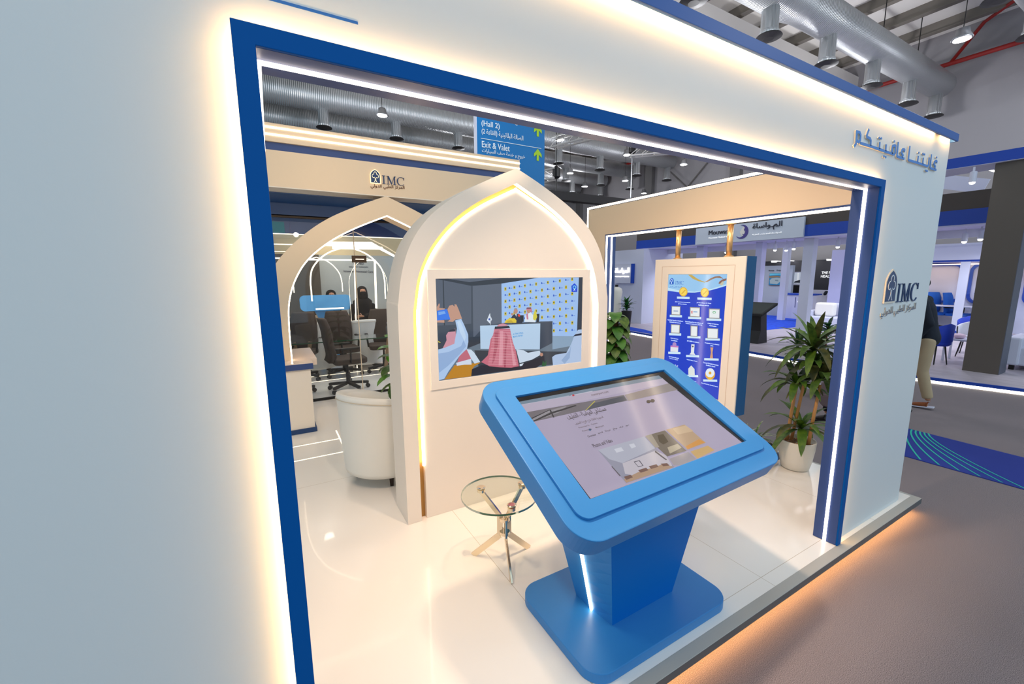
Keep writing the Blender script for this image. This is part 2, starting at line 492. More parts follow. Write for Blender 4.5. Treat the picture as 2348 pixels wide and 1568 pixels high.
def emblem(name, fn, w, h, d0, parent, plate, line, border=None):
    """pointed arch plate with the outline of a tree"""
    prof = [(0.5, 0.0), (0.5, 0.55), (0.47, 0.68), (0.36, 0.82), (0.18, 0.93), (0.0, 1.0)]
    prof = catmull(prof, 3)
    out = [(x, y) for x, y in prof] + [(-x, y) for x, y in prof[::-1][1:]]
    S = lambda k: [((0.5 + x * k) * w, ((y - 0.5) * k + 0.5) * h) for x, y in out]
    e = bpy.data.objects.new(name, None); COL.objects.link(e); e.parent = parent
    mb = MB().prism(S(1.0), fn, 0, d0)
    mb.build('arch_plate', border or plate, e)
    MB().prism(S(0.90), fn, 0, d0 + 0.001).build('arch_face', plate, e)
    t = MB()
    d1 = d0 + 0.0025
    def ring(cx, cy, r, a0, a1, th=0.035):
        A = [((cx + r * math.cos(math.radians(a0 + (a1 - a0) * i / 12))) * w, (cy + r * 0.9 * math.sin(math.radians(a0 + (a1 - a0) * i / 12))) * h) for i in range(13)]
        B = [((cx + (r - th) * math.cos(math.radians(a0 + (a1 - a0) * i / 12))) * w, (cy + (r - th) * 0.9 * math.sin(math.radians(a0 + (a1 - a0) * i / 12))) * h) for i in range(13)]
        t.band(A, B, fn, d0, d1)
    ring(0.5, 0.70, 0.15, -20, 200); ring(0.32, 0.52, 0.15, 70, 320); ring(0.68, 0.52, 0.15, -140, 110)
    for sgn in (-1, 1):
        A = catmull([(0.5 + sgn * 0.06, 0.40), (0.5 + sgn * 0.045, 0.27), (0.5 + sgn * 0.09, 0.17), (0.5 + sgn * 0.17, 0.09)], 4)
        B = [(x - sgn * 0.035, y - 0.01) for x, y in A]
        t.band([(x * w, y * h) for x, y in A], [(x * w, y * h) for x, y in B], fn, d0, d1)
    t.build('tree', line, e)
    return e

def picture(name, pics, fn, parent, strength=1.0, step=0.00015):
    """a picture shown on a real, flat screen: flat coloured patches, one mesh"""
    vs = []; fs = []; cols = []
    for i, (c, pts) in enumerate(pics):
        b = len(vs)
        vs += [fn(a, q, 0.0005 + i * step) for a, q in pts]
        fs.append(tuple(range(b, b + len(pts)))); cols += [K(c)] * len(pts)
    me = bpy.data.meshes.new(name); me.from_pydata(vs, [], fs)
    ca = me.color_attributes.new('Col', 'FLOAT_COLOR', 'CORNER')
    ca.data.foreach_set('color', [x for c in cols for x in c])
    key = 'screen_picture_%s' % strength
    m = bpy.data.materials.get(key)
    if not m:
        m = bpy.data.materials.new(key); m.use_nodes = True
        p = m.node_tree.nodes['Principled BSDF']; at = m.node_tree.nodes.new('ShaderNodeAttribute'); at.attribute_name = 'Col'
        m.node_tree.links.new(at.outputs['Color'], p.inputs['Emission Color'])
        p.inputs['Base Color'].default_value = (0.01, 0.01, 0.01, 1)
        p.inputs['Emission Strength'].default_value = strength; p.inputs['Roughness'].default_value = 0.12
    me.materials.append(m)
    o = bpy.data.objects.new(name, me); COL.objects.link(o)
    if parent: o.parent = parent
    return o

# ------------------------------------------------------------------ pictures shown on the screens (unit square of each screen)
PIC_TV = [
((62,70,84),[(0,1),(1,1),(1,0),(0,0)]),
((40,46,58),[(.002,1),(.658,1),(.399,.944),(.206,.929)]),
((88,96,112),[(.066,1),(.408,1),(.196,.964)]),
((82,90,106),[(.002,1),(.206,.926),(.202,.547),(.002,.551)]),
((40,46,56),[(.04,.991),(.046,.989),(.045,.55),(.039,.548)]),
((92,100,116),[(.216,.925),(.399,.944),(.398,.526),(.295,.528),(.22,.409),(.213,.411)]),
((160,196,244),[(.399,.944),(.658,1),(.969,.999),(.961,.314),(.764,.345),(.763,.512),(.398,.528)]),
((52,60,74),[(.969,.999),(1,.998),(.998,.299),(.962,.314)]),
((104,120,136),[(.172,.296),(.257,.339),(.764,.27),(.764,.333),(.963,.299),(1,.198),(1,0),(0,0),(0,.317)]),
((140,166,192),[(.764,.345),(.961,.314),(.942,.207),(.765,.188)]),
((56,62,72),[(.218,.271),(.888,.14),(.876,0),(.248,.055)]),
((50,58,70),[(.184,.411),(.257,.409),(.257,.339),(.176,.304)]),
((60,70,86),[(.67,.519),(.764,.512),(.761,.261),(.668,.203)]),
((186,212,238),[(.257,.52),(.671,.497),(.668,.204),(.257,.28)]),
((70,78,92),[(.263,.52),(.405,.532),(.764,.513),(.671,.497)]),
((208,190,50),[(.418,.904),(.432,.906),(.432,.871),(.418,.869)]),
((80,84,40),[(.421,.895),(.429,.897),(.43,.882),(.422,.881)]),
((40,86,196),[(.448,.887),(.448,.901),(.452,.91),(.457,.9),(.456,.888)]),
((110,150,220),[(.459,.897),(.472,.898),(.472,.891),(.459,.89)]),
((208,190,50),[(.479,.919),(.493,.92),(.494,.885),(.479,.884)]),
((80,84,40),[(.481,.91),(.49,.912),(.49,.897),(.482,.895)]),
((40,86,196),[(.517,.901),(.517,.916),(.521,.925),(.525,.916),(.525,.903)]),
((110,150,220),[(.527,.912),(.541,.913),(.541,.906),(.527,.904)]),
((208,190,50),[(.553,.933),(.566,.935),(.567,.9),(.552,.898)]),
((80,84,40),[(.554,.925),(.562,.926),(.564,.912),(.555,.91)]),
((40,86,196),[(.593,.916),(.593,.931),(.597,.939),(.602,.931),(.602,.917)]),
((110,150,220),[(.605,.926),(.619,.928),(.619,.92),(.605,.919)]),
((208,190,50),[(.632,.95),(.647,.95),(.647,.914),(.632,.913)]),
((80,84,40),[(.634,.939),(.643,.941),(.644,.928),(.635,.925)]),
((40,86,196),[(.676,.931),(.676,.945),(.68,.954),(.685,.945),(.686,.932)]),
((110,150,220),[(.688,.942),(.703,.944),(.703,.936),(.688,.935)]),
((208,190,50),[(.718,.964),(.733,.966),(.734,.929),(.718,.928)]),
((80,84,40),[(.72,.955),(.729,.957),(.731,.942),(.721,.941)]),
((40,86,196),[(.765,.947),(.765,.961),(.769,.97),(.774,.961),(.775,.947)]),
((110,150,220),[(.777,.957),(.792,.958),(.792,.951),(.777,.95)]),
((208,190,50),[(.809,.98),(.825,.982),(.826,.945),(.809,.944)]),
((80,84,40),[(.812,.972),(.821,.973),(.822,.958),(.812,.957)]),
((40,86,196),[(.859,.963),(.859,.977),(.864,.986),(.869,.977),(.869,.963)]),
((110,150,220),[(.871,.973),(.888,.975),(.888,.967),(.871,.966)]),
((208,190,50),[(.906,.996),(.922,.999),(.924,.961),(.906,.96)]),
((80,84,40),[(.909,.988),(.918,.989),(.92,.975),(.91,.973)]),
((40,86,196),[(.42,.815),(.42,.83),(.424,.838),(.428,.828),(.428,.816)]),
((110,150,220),[(.431,.825),(.444,.827),(.444,.819),(.431,.818)]),
((208,190,50),[(.446,.846),(.459,.847),(.46,.812),(.445,.81)]),
((80,84,40),[(.448,.837),(.456,.838),(.457,.824),(.449,.824)]),
((40,86,196),[(.481,.827),(.481,.841),(.485,.85),(.49,.841),(.49,.828)]),
((110,150,220),[(.491,.837),(.505,.838),(.505,.831),(.491,.831)]),
((208,190,50),[(.515,.857),(.529,.859),(.529,.824),(.514,.822)]),
((80,84,40),[(.517,.849),(.525,.85),(.526,.837),(.517,.835)]),
((40,86,196),[(.554,.84),(.554,.853),(.558,.862),(.562,.853),(.562,.84)]),
((110,150,220),[(.565,.849),(.579,.85),(.579,.843),(.565,.843)]),
((208,190,50),[(.591,.871),(.606,.872),(.606,.835),(.591,.834)]),
((80,84,40),[(.593,.862),(.602,.863),(.603,.849),(.594,.847)]),
((40,86,196),[(.634,.851),(.634,.866),(.638,.875),(.643,.865),(.643,.851)]),
((110,150,220),[(.646,.862),(.66,.863),(.66,.856),(.646,.854)]),
((208,190,50),[(.674,.882),(.689,.884),(.69,.847),(.674,.846)]),
((80,84,40),[(.677,.873),(.686,.875),(.687,.86),(.678,.859)]),
((40,86,196),[(.72,.863),(.72,.878),(.724,.887),(.73,.878),(.73,.863)]),
((110,150,220),[(.732,.873),(.747,.875),(.747,.868),(.732,.866)]),
((208,190,50),[(.763,.895),(.779,.897),(.78,.859),(.763,.859)]),
((80,84,40),[(.766,.885),(.775,.888),(.777,.872),(.767,.871)]),
((40,86,196),[(.812,.875),(.812,.891),(.817,.9),(.821,.89),(.821,.876)]),
((110,150,220),[(.824,.887),(.84,.888),(.84,.879),(.824,.879)]),
((208,190,50),[(.857,.909),(.874,.91),(.875,.872),(.857,.871)]),
((80,84,40),[(.861,.898),(.87,.9),(.871,.885),(.862,.884)]),
((40,86,196),[(.909,.888),(.909,.903),(.914,.913),(.92,.903),(.92,.888)]),
((110,150,220),[(.922,.9),(.938,.9),(.938,.892),(.922,.891)]),
((208,190,50),[(.418,.775),(.432,.777),(.432,.742),(.417,.74)]),
((80,84,40),[(.42,.767),(.428,.768),(.429,.753),(.421,.752)]),
((40,86,196),[(.447,.755),(.447,.769),(.451,.778),(.456,.769),(.456,.756)]),
((110,150,220),[(.458,.765),(.472,.767),(.472,.759),(.458,.758)]),
((208,190,50),[(.479,.786),(.493,.786),(.493,.75),(.478,.749)]),
((80,84,40),[(.481,.775),(.489,.777),(.49,.764),(.481,.762)]),
((40,86,196),[(.516,.765),(.516,.778),(.52,.787),(.525,.778),(.525,.765)]),
((110,150,220),[(.527,.774),(.541,.775),(.541,.768),(.527,.768)]),
((208,190,50),[(.552,.794),(.566,.796),(.566,.759),(.552,.758)]),
((80,84,40),[(.554,.786),(.562,.787),(.564,.772),(.555,.771)]),
((40,86,196),[(.593,.774),(.593,.788),(.597,.797),(.602,.787),(.602,.774)]),
((110,150,220),[(.605,.784),(.619,.784),(.619,.777),(.605,.777)]),
((208,190,50),[(.632,.803),(.647,.805),(.647,.768),(.632,.767)]),
((80,84,40),[(.634,.794),(.643,.796),(.644,.781),(.635,.78)]),
((40,86,196),[(.677,.783),(.677,.797),(.681,.806),(.686,.796),(.686,.783)]),
((110,150,220),[(.688,.793),(.703,.794),(.703,.787),(.688,.786)]),
((208,190,50),[(.718,.813),(.733,.813),(.734,.777),(.718,.775)]),
((80,84,40),[(.721,.803),(.73,.805),(.732,.79),(.722,.788)]),
((40,86,196),[(.766,.791),(.766,.806),(.77,.815),(.776,.806),(.776,.791)]),
((110,150,220),[(.778,.802),(.794,.803),(.794,.796),(.778,.794)]),
((208,190,50),[(.81,.822),(.826,.824),(.827,.786),(.81,.784)]),
((80,84,40),[(.813,.813),(.822,.815),(.824,.799),(.814,.797)]),
((40,86,196),[(.861,.8),(.861,.816),(.865,.825),(.871,.815),(.871,.802)]),
((110,150,220),[(.873,.812),(.889,.812),(.889,.805),(.873,.803)]),
((208,190,50),[(.908,.832),(.924,.834),(.925,.794),(.907,.794)]),
((80,84,40),[(.911,.822),(.92,.824),(.922,.809),(.911,.808)]),
((40,86,196),[(.419,.686),(.419,.701),(.423,.708),(.427,.699),(.427,.686)]),
((110,150,220),[(.43,.696),(.443,.696),(.443,.689),(.43,.689)]),
((208,190,50),[(.445,.714),(.459,.715),(.459,.68),(.445,.679)]),
((80,84,40),[(.448,.705),(.455,.706),(.457,.692),(.448,.69)]),
((40,86,196),[(.48,.693),(.48,.706),(.484,.715),(.489,.706),(.489,.693)]),
((110,150,220),[(.491,.702),(.505,.704),(.505,.696),(.491,.695)]),
((208,190,50),[(.514,.721),(.528,.721),(.529,.686),(.513,.684)]),
((80,84,40),[(.517,.712),(.525,.712),(.526,.699),(.517,.698)]),
((40,86,196),[(.553,.699),(.553,.712),(.557,.721),(.562,.712),(.562,.699)]),
((110,150,220),[(.565,.708),(.579,.709),(.579,.702),(.565,.702)]),
((208,190,50),[(.591,.727),(.606,.728),(.606,.692),(.591,.69)]),
((80,84,40),[(.593,.718),(.602,.72),(.603,.705),(.594,.704)]),
((40,86,196),[(.634,.705),(.634,.72),(.638,.728),(.643,.718),(.643,.705)]),
((110,150,220),[(.646,.715),(.66,.715),(.66,.708),(.646,.708)]),
((208,190,50),[(.675,.733),(.69,.734),(.691,.698),(.674,.696)]),
((80,84,40),[(.678,.724),(.686,.726),(.687,.711),(.678,.709)]),
((40,86,196),[(.721,.711),(.721,.726),(.725,.734),(.73,.724),(.73,.711)]),
((110,150,220),[(.732,.721),(.748,.721),(.748,.714),(.733,.712)]),
((208,190,50),[(.764,.739),(.78,.74),(.781,.702),(.763,.702)]),
((80,84,40),[(.767,.73),(.776,.731),(.777,.717),(.768,.715)]),
((40,86,196),[(.813,.715),(.813,.731),(.817,.74),(.823,.73),(.823,.717)]),
((110,150,220),[(.826,.727),(.841,.727),(.841,.72),(.826,.718)]),
((208,190,50),[(.859,.746),(.875,.746),(.876,.708),(.859,.708)]),
((80,84,40),[(.862,.736),(.871,.737),(.873,.723),(.862,.721)]),
((40,86,196),[(.911,.721),(.911,.737),(.915,.746),(.921,.736),(.921,.723)]),
((110,150,220),[(.924,.733),(.94,.733),(.94,.726),(.924,.724)]),
((208,190,50),[(.417,.645),(.431,.646),(.431,.611),(.416,.61)]),
((80,84,40),[(.419,.636),(.427,.638),(.428,.623),(.42,.623)]),
((40,86,196),[(.446,.623),(.447,.638),(.45,.645),(.455,.636),(.455,.623)]),
((110,150,220),[(.458,.633),(.472,.633),(.471,.626),(.458,.626)]),
((208,190,50),[(.478,.649),(.492,.651),(.493,.614),(.477,.614)]),
((80,84,40),[(.481,.641),(.489,.642),(.49,.627),(.481,.626)]),
((40,86,196),[(.516,.626),(.516,.641),(.52,.649),(.525,.641),(.525,.626)]),
((110,150,220),[(.526,.636),(.541,.636),(.541,.629),(.526,.629)]),
((208,190,50),[(.552,.654),(.566,.654),(.566,.617),(.551,.617)]),
((80,84,40),[(.554,.643),(.562,.645),(.564,.63),(.555,.629)]),
((40,86,196),[(.593,.629),(.593,.643),(.597,.652),(.602,.643),(.602,.629)]),
((110,150,220),[(.605,.639),(.619,.639),(.619,.632),(.605,.632)]),
((208,190,50),[(.633,.657),(.647,.657),(.647,.62),(.632,.62)]),
((80,84,40),[(.635,.646),(.643,.648),(.645,.633),(.635,.632)]),
((40,86,196),[(.677,.632),(.677,.646),(.681,.655),(.687,.646),(.687,.632)]),
((110,150,220),[(.689,.642),(.704,.642),(.704,.635),(.689,.635)]),
((208,190,50),[(.719,.66),(.734,.66),(.735,.623),(.718,.622)]),
((80,84,40),[(.722,.649),(.731,.651),(.732,.636),(.723,.635)]),
((40,86,196),[(.767,.635),(.767,.649),(.771,.658),(.777,.649),(.777,.635)]),
((110,150,220),[(.779,.645),(.794,.645),(.794,.638),(.779,.638)]),
((208,190,50),[(.812,.663),(.827,.663),(.828,.624),(.811,.624)]),
((80,84,40),[(.814,.652),(.823,.654),(.825,.639),(.815,.638)]),
((40,86,196),[(.862,.636),(.862,.652),(.866,.661),(.872,.651),(.872,.636)]),
((110,150,220),[(.875,.648),(.891,.648),(.891,.641),(.875,.639)]),
((208,190,50),[(.91,.665),(.926,.665),(.927,.627),(.91,.626)]),
((80,84,40),[(.912,.655),(.922,.657),(.924,.641),(.913,.639)]),
((40,86,196),[(.418,.556),(.418,.57),(.423,.578),(.427,.569),(.427,.556)]),
((110,150,220),[(.429,.564),(.443,.566),(.443,.559),(.429,.557)]),
((208,190,50),[(.445,.582),(.459,.582),(.459,.545),(.444,.545)]),
((80,84,40),[(.447,.572),(.455,.573),(.456,.559),(.447,.559)]),
((40,86,196),[(.48,.557),(.48,.57),(.484,.579),(.488,.57),(.488,.557)]),
((110,150,220),[(.49,.566),(.504,.567),(.504,.56),(.49,.559)]),
((208,190,50),[(.514,.582),(.528,.582),(.528,.547),(.513,.547)]),
((80,84,40),[(.516,.573),(.524,.575),(.526,.56),(.517,.559)]),
((40,86,196),[(.553,.557),(.553,.572),(.557,.58),(.562,.57),(.562,.557)]),
((110,150,220),[(.565,.566),(.579,.567),(.579,.56),(.565,.559)]),
((208,190,50),[(.591,.582),(.606,.583),(.606,.547),(.591,.545)]),
((80,84,40),[(.593,.573),(.602,.575),(.603,.56),(.594,.559)]),
((40,86,196),[(.634,.557),(.634,.572),(.638,.58),(.643,.57),(.643,.557)]),
((110,150,220),[(.646,.566),(.66,.567),(.66,.56),(.646,.559)]),
((208,190,50),[(.675,.582),(.69,.583),(.691,.545),(.674,.545)]),
((80,84,40),[(.678,.573),(.687,.573),(.687,.559),(.678,.559)]),
((40,86,196),[(.722,.556),(.722,.57),(.726,.579),(.731,.57),(.731,.556)]),
((110,150,220),[(.733,.566),(.749,.566),(.749,.559),(.733,.559)]),
((208,190,50),[(.765,.582),(.781,.582),(.781,.544),(.764,.544)]),
((80,84,40),[(.768,.572),(.777,.573),(.778,.559),(.768,.557)]),
((40,86,196),[(.814,.554),(.814,.57),(.819,.579),(.824,.569),(.824,.554)]),
((110,150,220),[(.826,.564),(.843,.566),(.843,.557),(.826,.557)]),
((208,190,50),[(.861,.582),(.877,.582),(.878,.542),(.861,.542)]),
((80,84,40),[(.863,.572),(.873,.572),(.875,.557),(.864,.556)]),
((40,86,196),[(.913,.554),(.913,.569),(.917,.578),(.923,.567),(.923,.553)]),
((110,150,220),[(.925,.564),(.942,.564),(.942,.557),(.926,.556)]),
((40,86,196),[(.768,.475),(.768,.491),(.772,.5),(.777,.49),(.777,.475)]),
((110,150,220),[(.78,.485),(.795,.485),(.795,.478),(.78,.478)]),
((208,190,50),[(.812,.5),(.829,.501),(.83,.462),(.812,.462)]),
((80,84,40),[(.816,.491),(.825,.491),(.826,.476),(.817,.475)]),
((40,86,196),[(.864,.471),(.863,.487),(.868,.496),(.874,.485),(.874,.471)]),
((110,150,220),[(.876,.481),(.893,.481),(.893,.474),(.876,.474)]),
((208,190,50),[(.911,.496),(.928,.497),(.929,.457),(.911,.457)]),
((80,84,40),[(.915,.487),(.924,.487),(.925,.471),(.915,.471)]),
((208,190,50),[(.766,.422),(.781,.422),(.782,.384),(.766,.384)]),
((80,84,40),[(.768,.414),(.777,.414),(.779,.397),(.769,.397)]),
((40,86,196),[(.816,.392),(.816,.408),(.82,.416),(.826,.406),(.826,.392)]),
((110,150,220),[(.828,.402),(.844,.402),(.844,.394),(.828,.394)]),
((208,190,50),[(.862,.415),(.878,.415),(.88,.375),(.862,.375)]),
((80,84,40),[(.865,.405),(.875,.406),(.875,.39),(.866,.389)]),
((40,86,196),[(.915,.383),(.915,.399),(.92,.408),(.924,.397),(.925,.383)]),
((110,150,220),[(.928,.393),(.944,.393),(.944,.386),(.928,.386)]),
((34,38,60),[(.462,.586),(.48,.616),(.512,.622),(.535,.592),(.54,.515),(.468,.52)]),
((190,140,120),[(.508,.649),(.506,.636),(.502,.626),(.496,.62),(.49,.622),(.485,.627),(.481,.639),(.48,.652),(.481,.664),(.485,.674),(.49,.68),(.497,.68),(.503,.673),(.506,.663)]),
((150,150,155),[(.481,.665),(.485,.682),(.5,.682),(.506,.663),(.497,.671)]),
((210,225,240),[(.488,.62),(.5,.619),(.497,.588)]),
((190,140,120),[(.477,.619),(.476,.611),(.474,.607),(.471,.604),(.468,.605),(.464,.608),(.462,.613),(.461,.62),(.462,.626),(.464,.63),(.468,.633),(.471,.632),(.474,.629),(.476,.624)]),
((30,30,36),[(.529,.602),(.549,.601),(.549,.528),(.532,.528)]),
((30,30,36),[(.64,.605),(.664,.607),(.66,.516),(.64,.516)]),
((226,236,246),[(.556,.528),(.562,.6),(.597,.632),(.617,.594),(.634,.515)]),
((190,140,120),[(.598,.646),(.597,.633),(.593,.623),(.588,.619),(.581,.619),(.575,.626),(.571,.636),(.57,.648),(.571,.661),(.575,.671),(.581,.676),(.588,.676),(.593,.67),(.597,.658)]),
((200,120,140),[(.566,.658),(.574,.684),(.603,.682),(.61,.632),(.601,.622),(.596,.655)]),
((200,120,140),[(.567,.608),(.579,.624),(.583,.551),(.571,.553)]),
((30,32,40),[(.569,.679),(.601,.68),(.602,.668),(.569,.67)]),
((226,60,30),[(.525,.601),(.524,.594),(.521,.589),(.518,.586),(.515,.586),(.512,.591),(.509,.595),(.508,.602),(.509,.61),(.512,.614),(.515,.617),(.518,.617),(.521,.613),(.524,.608)]),
((40,40,40),[(.514,.586),(.52,.585),(.521,.535),(.515,.537)]),
((226,200,40),[(.416,.532),(.425,.559),(.448,.575),(.485,.575),(.498,.551),(.497,.525)]),
((200,170,30),[(.427,.534),(.439,.553),(.462,.556),(.479,.528)]),
((216,206,60),[(.617,.594),(.633,.665),(.647,.573),(.634,.532),(.617,.548)]),
((226,236,250),[(.3,.572),(.319,.641),(.333,.578),(.32,.535)]),
((60,90,180),[(.323,.58),(.322,.575),(.32,.572),(.318,.569),(.315,.569),(.312,.572),(.311,.576),(.31,.582),(.311,.586),(.312,.591),(.315,.592),(.318,.592),(.32,.589),(.322,.585)]),
((170,180,190),[(.32,.641),(.324,.641),(.327,.522),(.322,.522)]),
((20,70,220),[(.91,.834),(.909,.892),(.92,.919),(.933,.933),(.945,.916),(.956,.891),(.955,.832)]),
((120,210,250),[(.948,.887),(.947,.878),(.942,.871),(.937,.866),(.93,.868),(.924,.872),(.92,.879),(.918,.888),(.92,.897),(.924,.904),(.929,.909),(.936,.907),(.942,.903),(.947,.895)]),
((20,70,220),[(.941,.887),(.94,.882),(.938,.878),(.935,.876),(.931,.876),(.928,.878),(.925,.882),(.924,.888),(.925,.892),(.928,.897),(.931,.898),(.934,.898),(.938,.895),(.94,.892)]),
((200,230,250),[(.929,.869),(.937,.868),(.941,.843),(.933,.854),(.925,.843)]),
((178,200,232),[(.762,.1),(.788,.123),(.875,.129),(.915,.232),(.942,.337),(.969,.389),(1,.389),(1,0),(.769,0)]),
((150,176,214),[(.835,.047),(.902,.154),(.915,.232),(.903,.065),(.862,0)]),
((40,44,60),[(.926,.314),(.948,.339),(.999,.345),(.999,.32),(.952,.318)]),
((44,42,52),[(.194,.075),(.258,.106),(.519,.053),(.7,.126),(.704,.053),(.641,0),(.373,.009),(.194,.005)]),
((194,134,30),[(.031,.008),(.093,.14),(.259,.137),(.216,.106),(.199,.074),(.194,.003)]),
((210,150,166),[(.027,.324),(.051,.4),(.049,.45),(.064,.485),(.104,.51),(.108,.425),(.101,.342)]),
((40,42,56),[(.062,.482),(.074,.501),(.104,.506),(.104,.482)]),
((196,110,128),[(.172,.292),(.196,.188),(.134,.166),(.103,.129),(.125,.236)]),
((214,224,240),[(.103,.163),(.196,.188),(.198,.126),(.154,.134),(.108,.132)]),
((206,222,240),[(.169,.292),(.197,.283),(.217,.245),(.253,.143),(.217,.132),(.196,.188)]),
((206,222,240),[(.495,.238),(.549,.214),(.579,.182),(.665,.192),(.678,.145),(.61,.1),(.519,.077)]),
((188,140,120),[(.692,.143),(.691,.134),(.687,.126),(.682,.123),(.677,.125),(.672,.129),(.669,.138),(.667,.147),(.668,.156),(.672,.163),(.677,.166),(.682,.164),(.687,.16),(.691,.151)]),
((202,112,130),[(.259,.141),(.303,.204),(.322,.368),(.338,.411),(.349,.479),(.453,.466),(.472,.32),(.495,.206),(.514,.044),(.459,.039),(.379,.06),(.313,.085)]),
((172,76,96),[(.349,.453),(.377,.459),(.37,.299),(.347,.143),(.329,.1),(.347,.302)]),
((172,76,96),[(.422,.435),(.438,.378),(.426,.245),(.422,.052),(.41,.055),(.414,.247)]),
((222,150,164),[(.387,.449),(.407,.446),(.4,.077),(.373,.082)]),
((222,150,164),[(.45,.394),(.467,.283),(.495,.058),(.472,.058)]),
((206,140,156),[(.357,.487),(.377,.52),(.405,.528),(.433,.512),(.447,.476)]),
((34,36,48),[(.349,.475),(.352,.501),(.4,.498),(.447,.498),(.453,.474),(.402,.474)]),
((214,226,240),[(.519,.066),(.548,.071),(.537,.044),(.519,.043)]),
((40,90,50),[(.682,.009),(.691,.075),(.704,.039),(.717,.071),(.717,.008)]),
((176,204,240),[(.001,.317),(.037,.327),(.096,.359),(.114,.509),(.105,.592),(.141,.604),(.159,.537),(.181,.44),(.181,.364),(.172,.296),(.145,.258),(.124,.227),(.057,.087),(.031,.017),(0,.008)]),
((150,180,222),[(0,.276),(.06,.282),(.136,.329),(.152,.386),(.167,.323),(.125,.245),(.053,.14),(0,.082)]),
((196,220,246),[(.115,.575),(.133,.589),(.154,.503),(.168,.416),(.158,.375),(.133,.463)]),
((196,150,128),[(.061,.704),(.073,.74),(.093,.746),(.104,.726),(.103,.752),(.115,.747),(.127,.699),(.146,.605),(.108,.601),(.091,.578),(.059,.585),(.076,.604)]),
((196,150,128),[(.002,.733),(.015,.768),(.019,.752),(.015,.723),(.047,.714),(.044,.701),(.002,.693)]),
((196,150,128),[(0,.604),(.042,.6),(.042,.576),(0,.583)]),
((50,120,236),[(.002,.696),(.058,.708),(.077,.604),(0,.602)]),
((120,170,240),[(.008,.684),(.044,.689),(.051,.664),(.01,.652)]),
((226,214,60),[(.002,.403),(.018,.38),(.004,.387)]),
((232,176,186),[(.341,.455),(.456,.447),(.456,.443),(.341,.45)]),
((232,176,186),[(.339,.437),(.458,.43),(.458,.425),(.339,.434)]),
((232,176,186),[(.338,.421),(.46,.412),(.46,.408),(.338,.418)]),
((232,176,186),[(.335,.405),(.463,.394),(.463,.39),(.335,.402)]),
((232,176,186),[(.333,.389),(.465,.377),(.465,.372),(.333,.384)]),
((232,176,186),[(.332,.371),(.467,.359),(.467,.355),(.332,.368)]),
((232,176,186),[(.33,.355),(.469,.342),(.469,.337),(.33,.352)]),
((232,176,186),[(.329,.339),(.472,.324),(.472,.32),(.329,.334)]),
((232,176,186),[(.326,.323),(.473,.307),(.473,.302),(.326,.318)]),
((232,176,186),[(.324,.305),(.476,.289),(.476,.285),(.324,.302)]),
((232,176,186),[(.323,.289),(.478,.271),(.478,.267),(.323,.286)]),
((232,176,186),[(.321,.273),(.481,.254),(.481,.249),(.321,.268)]),
((232,176,186),[(.32,.255),(.483,.235),(.483,.232),(.32,.252)]),
((232,176,186),[(.317,.239),(.485,.217),(.485,.214),(.317,.236)]),
((232,176,186),[(.315,.223),(.487,.2),(.487,.195),(.315,.219)]),
((232,176,186),[(.314,.206),(.49,.182),(.49,.178),(.314,.203)]),
((232,176,186),[(.312,.189),(.492,.164),(.492,.16),(.312,.186)]),
((232,176,186),[(.311,.173),(.494,.145),(.494,.143),(.311,.169)]),
((232,176,186),[(.308,.156),(.496,.128),(.496,.123),(.308,.153)]),
((232,176,186),[(.306,.14),(.499,.11),(.499,.106),(.306,.137)]),
((232,176,186),[(.305,.123),(.501,.091),(.501,.088),(.305,.119)]),
((232,176,186),[(.303,.106),(.503,.074),(.503,.069),(.303,.103)]),
]
